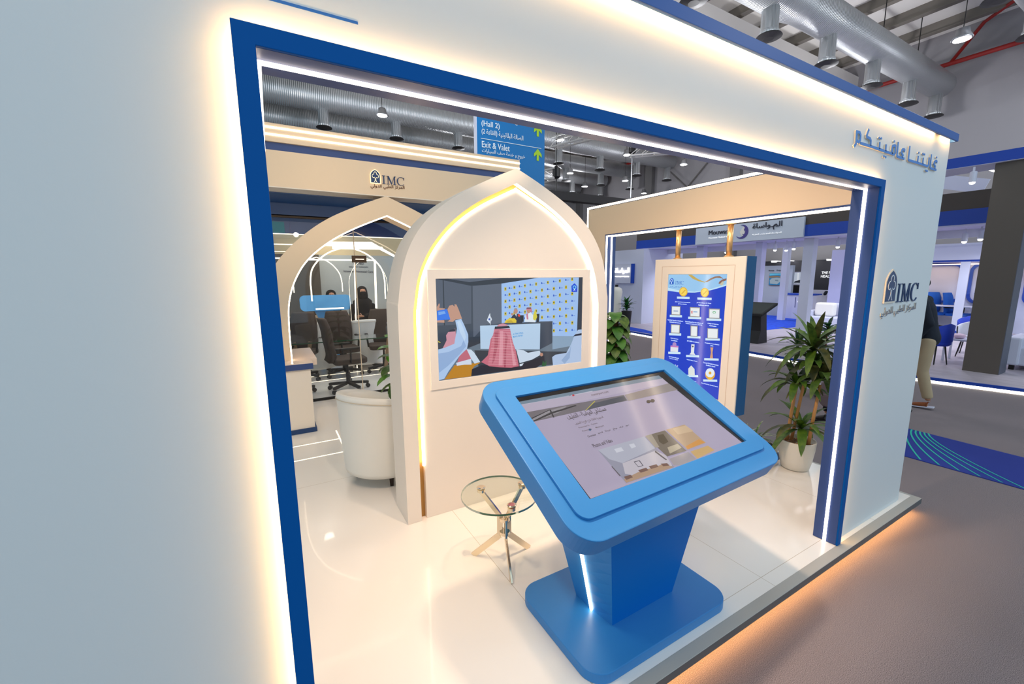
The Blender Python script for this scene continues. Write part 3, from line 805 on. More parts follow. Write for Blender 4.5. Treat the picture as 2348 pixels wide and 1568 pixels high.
PIC_KS = [
((12,11,13),[(0,1),(.994,1),(1,0),(0,0)]),
((176,166,190),[(0,.951),(.93,.955),(.977,0),(.009,.005)]),
((120,140,158),[(0,.951),(.93,.955),(.933,.904),(0,.913)]),
((196,196,212),[(.004,.918),(.126,.915),(.123,.887),(.004,.887)]),
((170,184,200),[(.141,.917),(.271,.917),(.267,.882),(.134,.882)]),
((200,200,214),[(.285,.915),(.42,.918),(.413,.88),(.28,.88)]),
((186,176,196),[(0,.913),(.933,.904),(.934,.824),(0,.828)]),
((200,60,70),[(.291,.917),(.304,.918),(.299,.899),(.287,.899)]),
((120,114,120),[(0,.828),(.576,.797),(.567,.725),(0,.722)]),
((84,86,96),[(.289,.711),(.366,.776),(.57,.786),(.561,.73),(.308,.72)]),
((200,190,60),[(.287,.717),(.379,.797),(.383,.793),(.292,.717)]),
((150,140,138),[(.58,.795),(.934,.824),(.947,.72),(.568,.718)]),
((150,146,152),[(0,.758),(.112,.798),(.219,.807),(.155,.757),(0,.722)]),
((60,58,62),[(0,.729),(.111,.776),(.262,.797),(.266,.786),(.116,.758),(0,.718)]),
((60,58,62),[(0,.758),(.115,.805),(.118,.8),(0,.748)]),
((60,58,62),[(.115,.805),(.123,.802),(.112,.718),(.105,.718)]),
((70,66,66),[(.693,.654),(.688,.647),(.681,.642),(.673,.64),(.668,.643),(.664,.649),(.664,.656),(.668,.664),(.673,.673),(.68,.678),(.688,.678),(.693,.677),(.697,.671),(.697,.663)]),
((70,66,66),[(.723,.652),(.716,.645),(.709,.64),(.702,.638),(.695,.642),(.692,.647),(.692,.656),(.695,.664),(.702,.671),(.709,.677),(.716,.678),(.723,.675),(.726,.67),(.726,.661)]),
((40,90,130),[(.237,.52),(.235,.517),(.231,.513),(.229,.513),(.226,.515),(.224,.517),(.224,.522),(.225,.525),(.228,.529),(.23,.532),(.233,.532),(.236,.532),(.238,.529),(.238,.523)]),
((150,150,168),[(.19,.33),(.466,.329),(.474,.005),(.195,.019)]),
((178,180,196),[(.19,.33),(.466,.329),(.467,.202),(.25,.169),(.207,.23)]),
((206,208,220),[(.266,.299),(.307,.296),(.304,.261),(.263,.263)]),
((206,208,220),[(.354,.299),(.383,.297),(.379,.263),(.35,.259)]),
((196,190,200),[(.249,.167),(.454,.181),(.485,.118),(.468,.021),(.27,.035),(.222,.085)]),
((96,92,104),[(.305,.151),(.338,.148),(.334,.096),(.304,.099)]),
((196,190,200),[(.308,.144),(.332,.143),(.33,.101),(.307,.104)]),
((96,92,96),[(.454,.181),(.47,.078),(.461,.08),(.445,.172)]),
((96,88,96),[(.193,.172),(.196,.08),(.19,.08),(.188,.169)]),
((176,146,120),[(.196,.049),(.284,.063),(.43,.056),(.468,.009),(.195,.019)]),
((120,90,80),[(.291,.077),(.337,.075),(.338,.05),(.293,.052)]),
((120,90,80),[(.354,.078),(.399,.073),(.397,.049),(.355,.052)]),
((120,90,80),[(.205,.066),(.24,.064),(.242,.04),(.205,.038)]),
((120,90,80),[(.42,.066),(.453,.052),(.455,.028),(.421,.04)]),
((110,104,96),[(.47,.329),(.603,.327),(.61,.094),(.484,.103)]),
((160,152,140),[(.47,.329),(.513,.329),(.49,.198),(.467,.202)]),
((70,66,56),[(.538,.303),(.575,.299),(.562,.217),(.522,.209),(.515,.242)]),
((180,170,150),[(.528,.174),(.6,.176),(.6,.132),(.51,.117)]),
((190,160,128),[(.612,.329),(.746,.327),(.758,.104),(.62,.101)]),
((208,180,146),[(.654,.322),(.748,.315),(.757,.24),(.65,.254)]),
((214,150,70),[(.628,.132),(.739,.155),(.756,.11),(.622,.103)]),
((164,156,160),[(.482,.078),(.611,.08),(.616,0),(.506,0),(.474,.017)]),
((206,170,110),[(.624,.077),(.751,.075),(.761,.019),(.623,.002)]),
]
PIC_BD = [
((12,60,200),[(0,1),(1,1),(1,0),(0,0)]),
((150,200,240),[(0,1),(1,1),(1,.914),(.996,.912),(.883,.893),(.759,.874),(.629,.862),(.46,.85),(.245,.848),(0,.859),(0,.858)]),
((190,226,248),[(0,.885),(.206,.866),(.494,.858),(.725,.878),(.994,.924),(.996,.912),(.759,.874),(.495,.851),(.208,.849),(0,.859)]),
((196,170,90),[(.362,.998),(.429,.998),(.514,.969),(.601,.949),(.67,.938),(.653,.934),(.551,.945),(.445,.965)]),
((150,116,96),[(.653,.938),(.746,.969),(.809,.983),(.885,.988),(.929,.973),(.95,.962),(.918,.969),(.84,.973),(.772,.961),(.694,.938)]),
((140,100,84),[(.991,.969),(.935,.962),(.891,.946),(.874,.93),(.894,.925),(.937,.943),(.993,.954)]),
((200,196,170),[(.894,.923),(.937,.947),(.959,.939),(.941,.916),(.918,.913)]),
((226,180,50),[(.371,.856),(.369,.843),(.36,.832),(.343,.823),(.323,.817),(.301,.815),(.276,.816),(.254,.822),(.236,.83),(.223,.841),(.219,.853),(.221,.866),(.23,.877),(.247,.886),(.267,.892),(.291,.894),(.314,.892),(.336,.887),(.354,.879),(.365,.868)]),
((248,214,90),[(.356,.856),(.354,.845),(.347,.836),(.334,.829),(.319,.824),(.299,.822),(.28,.824),(.262,.828),(.247,.834),(.237,.843),(.234,.853),(.236,.864),(.243,.873),(.256,.88),(.273,.885),(.291,.886),(.312,.885),(.328,.881),(.343,.874),(.353,.866)]),
((214,166,40),[(.26,.838),(.327,.874),(.338,.869),(.273,.834)]),
((226,180,50),[(.737,.856),(.735,.843),(.725,.833),(.712,.825),(.694,.819),(.672,.817),(.651,.818),(.631,.823),(.614,.831),(.603,.841),(.597,.852),(.599,.865),(.609,.876),(.622,.884),(.64,.89),(.662,.892),(.685,.89),(.703,.885),(.72,.877),(.731,.867)]),
((248,214,90),[(.724,.856),(.722,.845),(.714,.837),(.703,.83),(.688,.826),(.672,.824),(.653,.825),(.636,.829),(.623,.835),(.614,.843),(.61,.853),(.612,.863),(.62,.872),(.631,.878),(.646,.883),(.662,.885),(.681,.883),(.696,.879),(.711,.873),(.718,.865)]),
((214,166,40),[(.636,.839),(.694,.872),(.705,.868),(.646,.834)]),
((206,232,250),[(.184,.812),(.414,.814),(.416,.795),(.186,.793)]),
((206,232,250),[(.549,.812),(.785,.815),(.787,.797),(.553,.794)]),
((206,232,250),[(.065,.648),(.295,.654),(.299,.635),(.067,.628)]),
((206,232,250),[(.41,.647),(.638,.654),(.64,.635),(.412,.628)]),
((206,232,250),[(.725,.648),(.957,.655),(.959,.637),(.727,.629)]),
((206,232,250),[(.071,.485),(.301,.496),(.302,.476),(.072,.465)]),
((206,232,250),[(.416,.482),(.646,.494),(.647,.475),(.417,.463)]),
((206,232,250),[(.729,.485),(.959,.497),(.961,.48),(.731,.466)]),
((206,232,250),[(.074,.316),(.308,.332),(.31,.314),(.076,.296)]),
((206,232,250),[(.414,.317),(.646,.334),(.647,.316),(.416,.298)]),
((206,232,250),[(.731,.318),(.963,.336),(.965,.319),(.733,.3)]),
((206,232,250),[(.417,.142),(.649,.165),(.653,.147),(.419,.123)]),
((206,232,250),[(.737,.139),(.963,.163),(.967,.145),(.74,.121)]),
((150,146,140),[(.093,.728),(.263,.731),(.269,.651),(.098,.648)]),
((232,238,240),[(.106,.721),(.252,.723),(.254,.658),(.109,.655)]),
((150,146,140),[(.434,.73),(.609,.732),(.614,.651),(.442,.647)]),
((232,238,240),[(.447,.723),(.599,.724),(.603,.657),(.453,.654)]),
((150,146,140),[(.755,.728),(.931,.732),(.937,.653),(.763,.648)]),
((232,238,240),[(.768,.722),(.922,.725),(.926,.659),(.774,.655)]),
((150,146,140),[(.1,.567),(.275,.572),(.278,.493),(.106,.486)]),
((232,238,240),[(.115,.56),(.262,.565),(.263,.499),(.119,.493)]),
((150,146,140),[(.464,.575),(.59,.578),(.597,.486),(.473,.482)]),
((232,238,240),[(.479,.569),(.579,.571),(.584,.492),(.484,.489)]),
((150,146,140),[(.753,.569),(.928,.576),(.935,.493),(.761,.484)]),
((232,238,240),[(.764,.564),(.918,.569),(.922,.498),(.772,.491)]),
((220,60,60),[(.494,.689),(.492,.683),(.488,.679),(.482,.676),(.475,.676),(.468,.678),(.464,.682),(.462,.688),(.462,.693),(.466,.697),(.471,.699),(.479,.7),(.486,.698),(.49,.694)]),
((232,238,240),[(.488,.689),(.488,.685),(.486,.682),(.482,.681),(.481,.681),(.477,.682),(.475,.684),(.473,.688),(.473,.691),(.475,.693),(.479,.695),(.481,.695),(.484,.694),(.486,.692)]),
((60,140,200),[(.501,.695),(.57,.696),(.571,.689),(.501,.688)]),
((120,190,140),[(.872,.702),(.87,.697),(.863,.693),(.853,.691),(.842,.69),(.831,.692),(.824,.695),(.82,.7),(.822,.705),(.829,.709),(.839,.711),(.85,.712),(.861,.71),(.868,.707)]),
((232,238,240),[(.861,.7),(.859,.697),(.855,.695),(.85,.693),(.844,.693),(.839,.694),(.835,.696),(.833,.699),(.833,.702),(.837,.704),(.842,.705),(.848,.706),(.855,.705),(.859,.703)]),
((150,170,200),[(.141,.69),(.226,.691),(.226,.682),(.141,.68)]),
((226,230,238),[(.119,.377),(.269,.384),(.265,.329),(.121,.322)]),
((170,140,200),[(.23,.394),(.228,.386),(.219,.378),(.204,.373),(.187,.372),(.171,.375),(.16,.38),(.154,.388),(.158,.398),(.167,.405),(.182,.41),(.199,.411),(.215,.409),(.226,.403)]),
((200,120,190),[(.119,.377),(.269,.382),(.269,.37),(.121,.364)]),
((226,232,238),[(.501,.417),(.558,.419),(.558,.347),(.584,.332),(.481,.327),(.503,.346)]),
((60,70,80),[(.544,.401),(.542,.398),(.538,.394),(.532,.393),(.527,.392),(.521,.393),(.518,.395),(.516,.399),(.516,.402),(.519,.404),(.525,.406),(.531,.407),(.538,.406),(.542,.404)]),
((214,160,120),[(.824,.417),(.872,.419),(.865,.377),(.878,.329),(.829,.327),(.839,.375)]),
((190,200,240),[(.217,.198),(.232,.219),(.249,.203),(.282,.215),(.276,.196),(.297,.189),(.271,.18),(.252,.183),(.219,.185)]),
((222,228,226),[(.481,.157),(.475,.204),(.523,.236),(.584,.211),(.597,.154),(.486,.149)]),
((226,170,50),[(.931,.205),(.929,.191),(.92,.176),(.904,.164),(.881,.155),(.857,.15),(.831,.15),(.809,.153),(.788,.161),(.776,.173),(.77,.186),(.772,.202),(.781,.216),(.798,.228),(.82,.238),(.844,.242),(.87,.243),(.894,.239),(.913,.231),(.926,.218)]),
((226,238,246),[(.918,.215),(.917,.203),(.907,.192),(.894,.181),(.876,.174),(.853,.169),(.831,.169),(.811,.172),(.792,.178),(.781,.189),(.776,.2),(.779,.212),(.787,.223),(.801,.234),(.822,.241),(.842,.245),(.865,.246),(.885,.243),(.902,.236),(.913,.226)]),
((226,170,50),[(.87,.208),(.87,.202),(.865,.197),(.855,.194),(.844,.193),(.835,.194),(.829,.198),(.826,.203),(.827,.209),(.833,.214),(.842,.218),(.852,.219),(.861,.217),(.868,.214)]),
((240,190,50),[(.876,.163),(.874,.157),(.868,.152),(.859,.149),(.848,.148),(.837,.149),(.829,.152),(.827,.157),(.829,.163),(.835,.168),(.844,.171),(.855,.173),(.865,.171),(.872,.168)]),
]

WR = []
def wthing(name, label, cat, loc, group=None):
    """a thing whose parts are given in room coordinates"""
    o = thing(name, label, cat, group, loc)
    WR.append(o)
    return o

# ================================================================== HALL SHELL
struct(MB().box(-14, 20.2, -6, 32, -0.05, 0).build('floor', CARPET))
hw = MB().box(20, 20.3, -6, 32, 0, 9.6)
struct(hw.build('wall_right', CONC))
struct(MB().box(-14, 20.3, 32, 32.3, 0, 9.6).build('wall_back', CONC))
struct(MB().box(-14, 20.3, -1.0, 32.3, 9.5, 9.6).build('ceiling', ROOF))
g = 'grey steel purlins under the roof'
x = -9.0; first = None
while x < 20:
    if first is None:
        first = MB().box(-0.04, 0.04, -1, 32, -0.28, 0).box(-0.10, 0.10, -1, 32, -0.30, -0.28).build('roof_purlin', PURL)
        tag(first, 'long grey steel roof purlin running under the hall ceiling', 'roof beam', g); first.location = (x, 0, 9.5)
    else:
        o = first.copy(); COL.objects.link(o); o.location = (x, 0, 9.5)
    x += 1.55
r = MB().box(-0.25, 0.25, -13, 13, -0.7, 0).build('roof_rafter', ROOF, M=Matrix.Rotation(PI / 2, 4, 'Z'))
r.location = (8, 8.6, 9.05); tag(r, 'deep pale box rafter crossing above the round duct', 'roof beam')
# wall columns and bracing on the far right-hand wall
c0 = MB().box(19.75, 20, -0.25, 0.25, 0, 9.4).build('wall_column', mat('column_grey', (104, 102, 102), 0.7)); c0.location = (0, 18.2, 0)
tag(c0, 'grey steel column on the far hall wall left of the cross bracing', 'column')
for y_, lb in ((12.9, 'grey steel column on the far hall wall right of the cross bracing'), (24.6, 'grey steel column on the far hall wall farthest to the left')):
    o = c0.copy(); COL.objects.link(o); o.location = (0, y_, 0); o['label'] = lb
b = MB().bar((19.8, 13.2, 4.2), (19.8, 17.9, 8.4), 0.06, 0.06).bar((19.8, 13.2, 8.4), (19.8, 17.9, 4.2), 0.06, 0.06).build('cross_bracing', mat('brace_grey', (96, 92, 90), 0.6))
tag(b, 'thin crossed steel bracing between two columns on the far wall', 'bracing')
p = MB().tube([(19.62, -6, 8.38), (19.62, 28, 8.38)], 0.07, 8).tube([(19.62, 5.7, 8.4), (19.4, 5.0, 9.2), (16, 1.5, 9.3)], 0.05, 8).build('sprinkler_pipe', RED, smooth=True)
tag(p, 'red sprinkler main pipe high along the far hall wall', 'pipe')
p = MB().tube([(3, 6.6, 8.75), (20, 6.6, 8.75)], 0.05, 8).build('branch_pipe', RED, smooth=True)
tag(p, 'slim red sprinkler branch pipe running beside the nearest duct', 'pipe')
for i, y_ in enumerate((19.9, 22.6, 25.2)):
    p = MB().tube([(12, y_, 8.3), (19.6, y_, 8.3)], 0.06, 8).build('branch_pipe', RED, smooth=True)
    tag(p, 'red sprinkler branch pipe between the far ducts near the wall', 'pipe', 'branch pipes between the far ducts')

# round ducts
DG = 'galvanised round ducts under the roof'
DL = {5.85: 'galvanised spiral duct with five drum outlets nearest the camera, above the white portal wall', 3.0: 'galvanised spiral duct cut by the right top corner of the view',
      16.5: 'galvanised spiral duct seen uppermost through the portal opening', 19.2: 'galvanised spiral duct second from the top through the portal opening',
      21.8: 'galvanised spiral duct third from the top, ending at the far wall', 24.4: 'galvanised spiral duct lowest in view behind the blue hanging sign'}
def duct(y_, x0):
    t = wthing('ventilation_duct', DL[y_], 'duct', (x0, y_, 7.76), DG)
    r0 = 0.47
    pts = [(x0, y_, 7.76), (10.5, y_, 7.76), (11.0, y_, 7.76), (19.6, y_, 7.76)]
    MB().tube(pts, [0.46, 0.46, 0.40, 0.37], 28).build('duct_tube', GALV, t, smooth=True)
    xx = 2.2 + (0.2 if y_ < 10 else 0)
    while xx < 19.9:
        if xx > x0:
            s = MB().lathe([(0.17, -0.30), (0.17, -0.85), (0.19, -0.87), (0.19, -0.95)][::-1], (min(xx, 19.3), y_, 7.76), 18).build('outlet_drop', GALV, t, smooth=True)
            MB().lathe([(0.10, -1.02), (0.26, -0.985), (0.24, -0.955), (0.1, -0.95)], (min(xx, 19.3), y_, 7.76), 20).build('diffuser', mat('diffuser_dark', (58, 56, 56), 0.5, metal=0.4), s)
        xx += 2.47
    for k in range(int((19 - x0) / 2.4)):
        MB().tube([(x0 + 1 + 2.4 * k, y_, 8.1), (x0 + 1 + 2.4 * k, y_, 9.5)], 0.012, 4).build('hanger_wire', BLACK, t)
duct(5.85, 4.5)
duct(3.0, 9.0)
for y_ in (16.5, 19.2, 21.8, 24.4): duct(y_, -4.0)

# high bay lamps
HB = [((12.83, 3.6, 6.5), 'round high bay lamp near the top right corner under a beam'), ((3.46, 13.6, 6.5), 'round high bay lamp seen left of the blue hanging sign'),
      ((9.5, 12.9, 6.5), 'round high bay lamp just right of the blue hanging sign'), ((13.0, 13.15, 6.5), 'round high bay lamp in front of the second duct, third from left'),
      ((16.3, 13.05, 6.5), 'round high bay lamp high on its own beside the cross bracing'), ((15.56, 15.8, 6.26), 'round high bay lamp in front of the far wall left of the bracing'),
      ((12.24, 15.85, 6.26), 'round high bay lamp above the white truss end'), ((14.8, 17.9, 6.29), 'lowest round high bay lamp close to the black header beam'),
      ((19.0, 17.8, 6.3), 'small round lamp against the far wall column')]
for loc, lb in HB:
    lp = thing('high_bay_lamp', lb, 'hanging lamp', 'high bay lamps', loc)
    MB().lathe([(0.02, 0.22), (0.10, 0.2), (0.12, 0.1), (0.17, 0.02), (0.17, 0.0), (0.14, 0.0)][::-1], (0, 0, 0), 20).build('housing', STEEL, lp, smooth=True)
    MB().lathe([(0.135, -0.012), (0.13, 0.004)], (0, 0, 0), 20).build('diffuser', LAMPW, lp)
    MB().tube([(0, 0, 0.2), (0, 0, 9.5 - loc[2])], 0.008, 5).build('suspension_cable', BLACK, lp)
for (x_, y_) in ((3, 7.2), (9.5, 7.2), (16, 7.2), (3, 13.6), (9.5, 12.9), (16, 13), (9.5, 20.5), (16, 20.5), (12, 1.2), (17, 1.5), (7.5, -2.6)):  # the last is an extra lamp added to brighten the right of the wall
    lamp('high_bay_and_fill_light', 'POINT', (x_, y_, 6.1), (x_, y_, 0), 165, (0.95, 0.96, 1.0), 0.3)

# hoists, trusses and black header beam
bm = MB().box(8.3, 14.5, 11.9, 12.2, 4.26, 4.53).build('header_beam', mat('black_beam', (26, 22, 24), 0.5))
tag(bm, 'long black horizontal header beam behind the pointed arch and side portal', 'beam')
def hoist(loc, lab, chain):
    t = wthing('chain_hoist', lab, 'hoist', loc)
    x_, y_, z_ = loc
    MB().lathe([(0.06, -0.2), (0.13, -0.15), (0.13, 0.12), (0.05, 0.2)], loc, 12).build('motor', BLACK, t)
    MB().tube([(x_, y_, z_ + 0.2), (x_ - 0.05, y_, 9.3)], 0.012, 5).tube([(x_, y_, z_ - 0.2), (x_, y_, chain)], 0.02, 5).build('chain', STEEL if chain < 4.8 and x_ > 10 else BLACK, t)
hoist((8.7, 12.0, 5.14), 'black chain hoist hanging right of the blue sign', 4.53)
hoist((12.12, 12.0, 6.35), 'chain hoist with pale chain in front of the far wall', 4.60)
def truss(p, q, lab):
    t = MB(); p = Vector(p); q = Vector(q); d = (q - p); n = int(d.length / 0.35)
    sd = d.cross(Vector((0, 0, 1))).normalized() * 0.15; zz = Vector((0, 0, 0.3))
    for o in (sd, -sd):
        for z_ in (Vector(), zz): t.tube([p + o + z_, q + o + z_], 0.028, 6)
    for i in range(n):
        a = p + d * (i / n); b_ = p + d * ((i + 1) / n)
        for o in (sd, -sd): t.tube([a + o, b_ + o + zz], 0.014, 5)
        t.tube([a + sd, b_ - sd], 0.014, 5)
    tag(t.build('lighting_truss', mat('white_truss', (214, 210, 206), 0.4)), lab, 'truss')
truss((8.6, 12.1, 5.9), (9.6, 8.6, 5.9), 'white lattice truss piece meeting the edge of the blue sign at the top')
truss((12.0, 12.0, 6.05), (13.6, 10.2, 6.05), 'white lattice truss under the portal lintel beside the pale chain')
truss((8.7, 12.0, 4.95), (7.6, 14.5, 4.75), 'low white lattice truss hanging behind the blue sign edge')

# blue overhead sign
sg = wthing('hanging_sign', 'tall blue hanging direction sign with green arrows above the pointed arch', 'sign', (5.2, 9.0, 3.0))
SB = mat('sign_blue', (0, 112, 178), 0.6)
MB().box(4.34, 6.16, 9.0, 9.12, 2.6, 6.4).build('sign_board', SB, sg)
MB().box(4.33, 4.345, 8.995, 9.125, 2.6, 6.4).build('edge_strip', COOLW, sg)
for x_ in (4.6, 5.9): MB().tube([(x_, 9.06, 6.4), (x_, 9.06, 9.5)], 0.01, 5).build('suspension_cable', BLACK, sg)
tl = mat('sign_white_text', (220, 232, 240), 0.6); tg = mat('sign_green', (166, 206, 32), 0.6)
pf = lambda z, a, b: ((a, 8.995, z), (b, 8.995, z))
for s_, z, a, b, h, arab in (('Platinum Lounge', 5.205, 4.45, 5.47, 0.15, 0), ('(Hall 2)', 5.025, 4.46, 4.92, 0.15, 0), ('الصالة البلاتينية (القاعة 2)', 4.865, 4.46, 5.55, 0.14, 1),
                             ('Exit & Valet', 4.605, 4.46, 5.18, 0.135, 0), ('خروج و خدمة صف السيارات', 4.465, 4.46, 5.60, 0.12, 1)):
    q0, q1 = pf(z, a, b)
    text_obj('lettering', s_, q0, q1, (0, 0, 1), tl, sg, h, 0.004, bool(arab), 0.01)
MB().box(4.44, 6.06, 8.99, 8.998, 4.785, 4.797).build('divider_line', tl, sg)
for z in (5.05, 4.50):
    MB().prism([(5.93, z), (5.99, z), (5.99, z + 0.14), (6.07, z + 0.08), (6.07, z + 0.15), (5.96, z + 0.27), (5.85, z + 0.15), (5.85, z + 0.08), (5.93, z + 0.14)], FX, 8.99, 8.998).build('arrow', tg, sg)

# ================================================================== CARPET RUNNER
cr = wthing('carpet_runner', 'blue carpet runner with curved green lines across the grey hall floor', 'carpet', (6, 1.2, 0))
RB = mat('runner_blue', (28, 48, 138), 0.9, mix=(34, 56, 150), mscale=60, spec=0.1) if False else mat('runner_blue', (30, 50, 140), 0.9)
MB().add([(5.25, 2.05, 0.004), (5.25, -1.5, 0.004), (5.9, -1.5, 0.004), (6.2, 2.05, 0.004)], [(0, 1, 2, 3)]).prism([(5.25, -1.5), (6.0, -1.5), (6.25, 1.9), (6.26, 2.05), (5.25, 2.05)], FZ, 0.0005, 0.006).build('runner', RB, cr)
ln = MB()
for k in range(9):
    pts = []
    for i in range(11):
        t = i / 10
        xx = 6.22 - 0.95 * t
        yy = 1.83 - 0.035 * k - (0.10 + 0.075 * k) * (t ** 1.5) * 1.0 - 0.02 * k * t
        pts.append((xx, yy))
    A = [(a, b + 0.008) for a, b in pts]; B = [(a, b - 0.008) for a, b in pts]
    ln.band(A, B, FZ, 0.006, 0.008)
ln.build('green_lines', mat('runner_green', (36, 180, 160), 0.8), cr)

# ================================================================== BOOTH PLATFORM
pl = wthing('booth_platform', 'white glossy raised booth floor with grey edge and amber glow under it', 'platform', (1, 1.1, 0))
PX = 4.093
MB().box(-3, PX, 1.063, 9.9, 0.05, 0.1).build('floor_panel', FLOORW, pl)
MB().box(-3, 4.119, 1.007, 1.063, 0.058, 0.101).box(PX, 4.119, 1.063, 9.9, 0.058, 0.101).build('edge_trim', GREYT, pl, bevel=0.002)
MB().box(-3, 4.117, 1.0065, 1.0075, 0.06, 0.0995).box(4.1185, 4.1195, 1.01, 9.9, 0.06, 0.0995).build('side_skirt', GREYD, pl)
MB().box(-3, 4.05, 1.10, 9.8, 0.0, 0.05).build('plinth', GREYD, pl)
MB().box(-3, 4.06, 1.03, 1.045, 0.048, 0.056).build('led_strip', LEDA, pl)

# ================================================================== FRONT PORTAL
YW0, YW1, YF = 1.088, 1.19, 1.055
XA, XB, XI0, XI1, ZT, ZI = -0.016, 2.965, 0.024, 2.92, 2.267, 2.227
wf = MB().box(-3.0, XI0 - 0.006, YW0, YW1, 0.1015, 2.62).box(XI1 + 0.008, 3.935, YW0, YW1, 0.1015, 2.62).box(XI0 - 0.006, XI1 + 0.008, YW0, YW1, ZI + 0.006, 2.62)
struct(wf.build('wall_front', WALLW))
fr = wthing('portal_frame', 'royal blue rectangular frame around the large opening in the white wall', 'frame', (1.45, 1.1, 0.1))
zb = 0.103
outer = [(XA, zb), (XA, ZT), (XB, ZT), (XB, zb)]; inner = [(XI0, zb), (XI0, ZI), (XI1, ZI), (XI1, zb)]
MB().band(outer, inner, FX, YF, YF + 0.010).build('face_border', BLUE, fr, bevel=0.0015)
lin = MB().box(XI0 - 0.006, XI0, YF + 0.01, YW1, zb, ZI + 0.006).box(XI1, XI1 + 0.006, YF + 0.01, YW1, zb, ZI + 0.006).box(XI0, XI1, YF + 0.01, YW1, ZI, ZI + 0.006)
lin.build('reveal_lining', NAVYR, fr)
def ledu(mb, x0, x1, z1, y0, y1, t, zb):
    mb.box(x0, x0 + t, y0, y1, zb, z1).box(x1 - t, x1, y0, y1, zb, z1).box(x0, x1, y0, y1, z1 - t, z1)
    return mb
rl = MB().box(XI1 - 0.008, XI1, 1.117, 1.133, zb, ZI).box(XI0, XI1, 1.119, 1.131, ZI - 0.006, ZI).box(XI0, XI0 + 0.001, 1.117, 1.133, zb, 2.03)
rl.prism([(XI0, 2.03), (XI0 + 0.001, 2.03), (XI0 + 0.006, 2.15), (XI0 + 0.009, ZI - 0.008), (XI0, ZI - 0.008)], FX, 1.117, 1.133)
rl.build('reveal_led_strip', LEDW, fr)
hl = MB().box(XA + 0.012, XA + 0.020, YF + 0.012, YF + 0.022, zb, ZT - 0.012).box(XB - 0.020, XB - 0.012, YF + 0.012, YF + 0.022, zb + 0.02, ZT - 0.012).box(XA + 0.012, XB - 0.012, YF + 0.012, YF + 0.022, ZT - 0.020, ZT - 0.012)
hl.build('halo_led_strip', LEDH, fr)
co = wthing('cornice', 'royal blue cornice along the top edge of the white wall with light beneath', 'cornice', (0, 1.05, 2.6))
MB().box(-3, 3.935, 1.050, 1.060, 2.600, 2.645).box(-3, 3.935, 1.060, 1.20, 2.622, 2.645).box(3.925, 3.935, 1.06, 1.20, 2.6, 2.622).build('blue_band', mat('cornice_blue', (26, 84, 160), 0.45), co, bevel=0.0015)
MB().box(-3, 3.65, 1.064, 1.072, 2.612, 2.620).box(3.76, 3.92, 1.064, 1.072, 2.612, 2.620).build('cove_led_strip', LEDH, co)

# lettering on the front wall
WP = lambda x, z: (x, YW0 - 0.001, z)
sl = wthing('wall_lettering', 'blue raised arabic slogan high on the right of the white wall', 'lettering', (3.15, YW0, 2.4))
SL_STROKES = [[(2.62, 2.397), (2.637, 2.414), (2.631, 2.469), (2.661, 2.47), (2.675, 2.459), (2.677, 2.436), (2.662, 2.424), (2.642, 2.427)], [(2.681, 2.422), (2.798, 2.423), (2.905, 2.422), (2.982, 2.421), (3.089, 2.42), (3.104, 2.424)], [(2.759, 2.5), (2.742, 2.469), (2.746, 2.461), (2.784, 2.458), (2.795, 2.448), (2.797, 2.425)], [(2.899, 2.458), (2.904, 2.423)], [(2.979, 2.457), (2.983, 2.422)], [(3.071, 2.42), (3.06, 2.438), (3.06, 2.459), (3.083, 2.466), (3.1, 2.465), (3.106, 2.424)], [(3.128, 2.491), (3.133, 2.418), (3.146, 2.414), (3.235, 2.415)], [(3.223, 2.45), (3.225, 2.46), (3.214, 2.464), (3.192, 2.459), (3.184, 2.445), (3.199, 2.436), (3.211, 2.43), (3.201, 2.418)], [(3.29, 2.492), (3.292, 2.42), (3.304, 2.415), (3.42, 2.416), (3.505, 2.416), (3.587, 2.415), (3.6, 2.424), (3.597, 2.467)], [(3.429, 2.454), (3.429, 2.419)], [(3.507, 2.454), (3.51, 2.417)], [(3.625, 2.489), (3.631, 2.415), (3.645, 2.409), (3.737, 2.41)], [(3.729, 2.449), (3.729, 2.459), (3.712, 2.462), (3.69, 2.454), (3.684, 2.442), (3.699, 2.433), (3.713, 2.427), (3.707, 2.412)]]
SL_DOTS = [(2.888, 2.477), (2.912, 2.478), (3.076, 2.486), (2.968, 2.394), (2.992, 2.393), (3.43, 2.473), (3.493, 2.475), (3.517, 2.475), (3.572, 2.388), (3.594, 2.387), (3.714, 2.482)]
def stroke(mb, pts, w, fn, d0, d1):
    n = len(pts); A = []; B = []
    for i in range(n):
        v1 = Vector(pts[i]) - Vector(pts[i - 1]) if i else Vector(pts[1]) - Vector(pts[0])
        v2 = Vector(pts[i + 1]) - Vector(pts[i]) if i < n - 1 else v1
        v1.normalize(); v2.normalize(); t = (v1 + v2)
        if t.length < 1e-6: t = v1.copy()
        t.normalize(); nn = Vector((-t.y, t.x)); k = 1 / max(0.6, abs(nn.dot(Vector((-v1.y, v1.x)))))
        A.append((pts[i][0] + nn.x * w * k / 2, pts[i][1] + nn.y * w * k / 2)); B.append((pts[i][0] - nn.x * w * k / 2, pts[i][1] - nn.y * w * k / 2))
    mb.band(A, B, fn, d0, d1)
wfn = lambda a, b, d: (a, YW0 - 0.0005 - d, b)
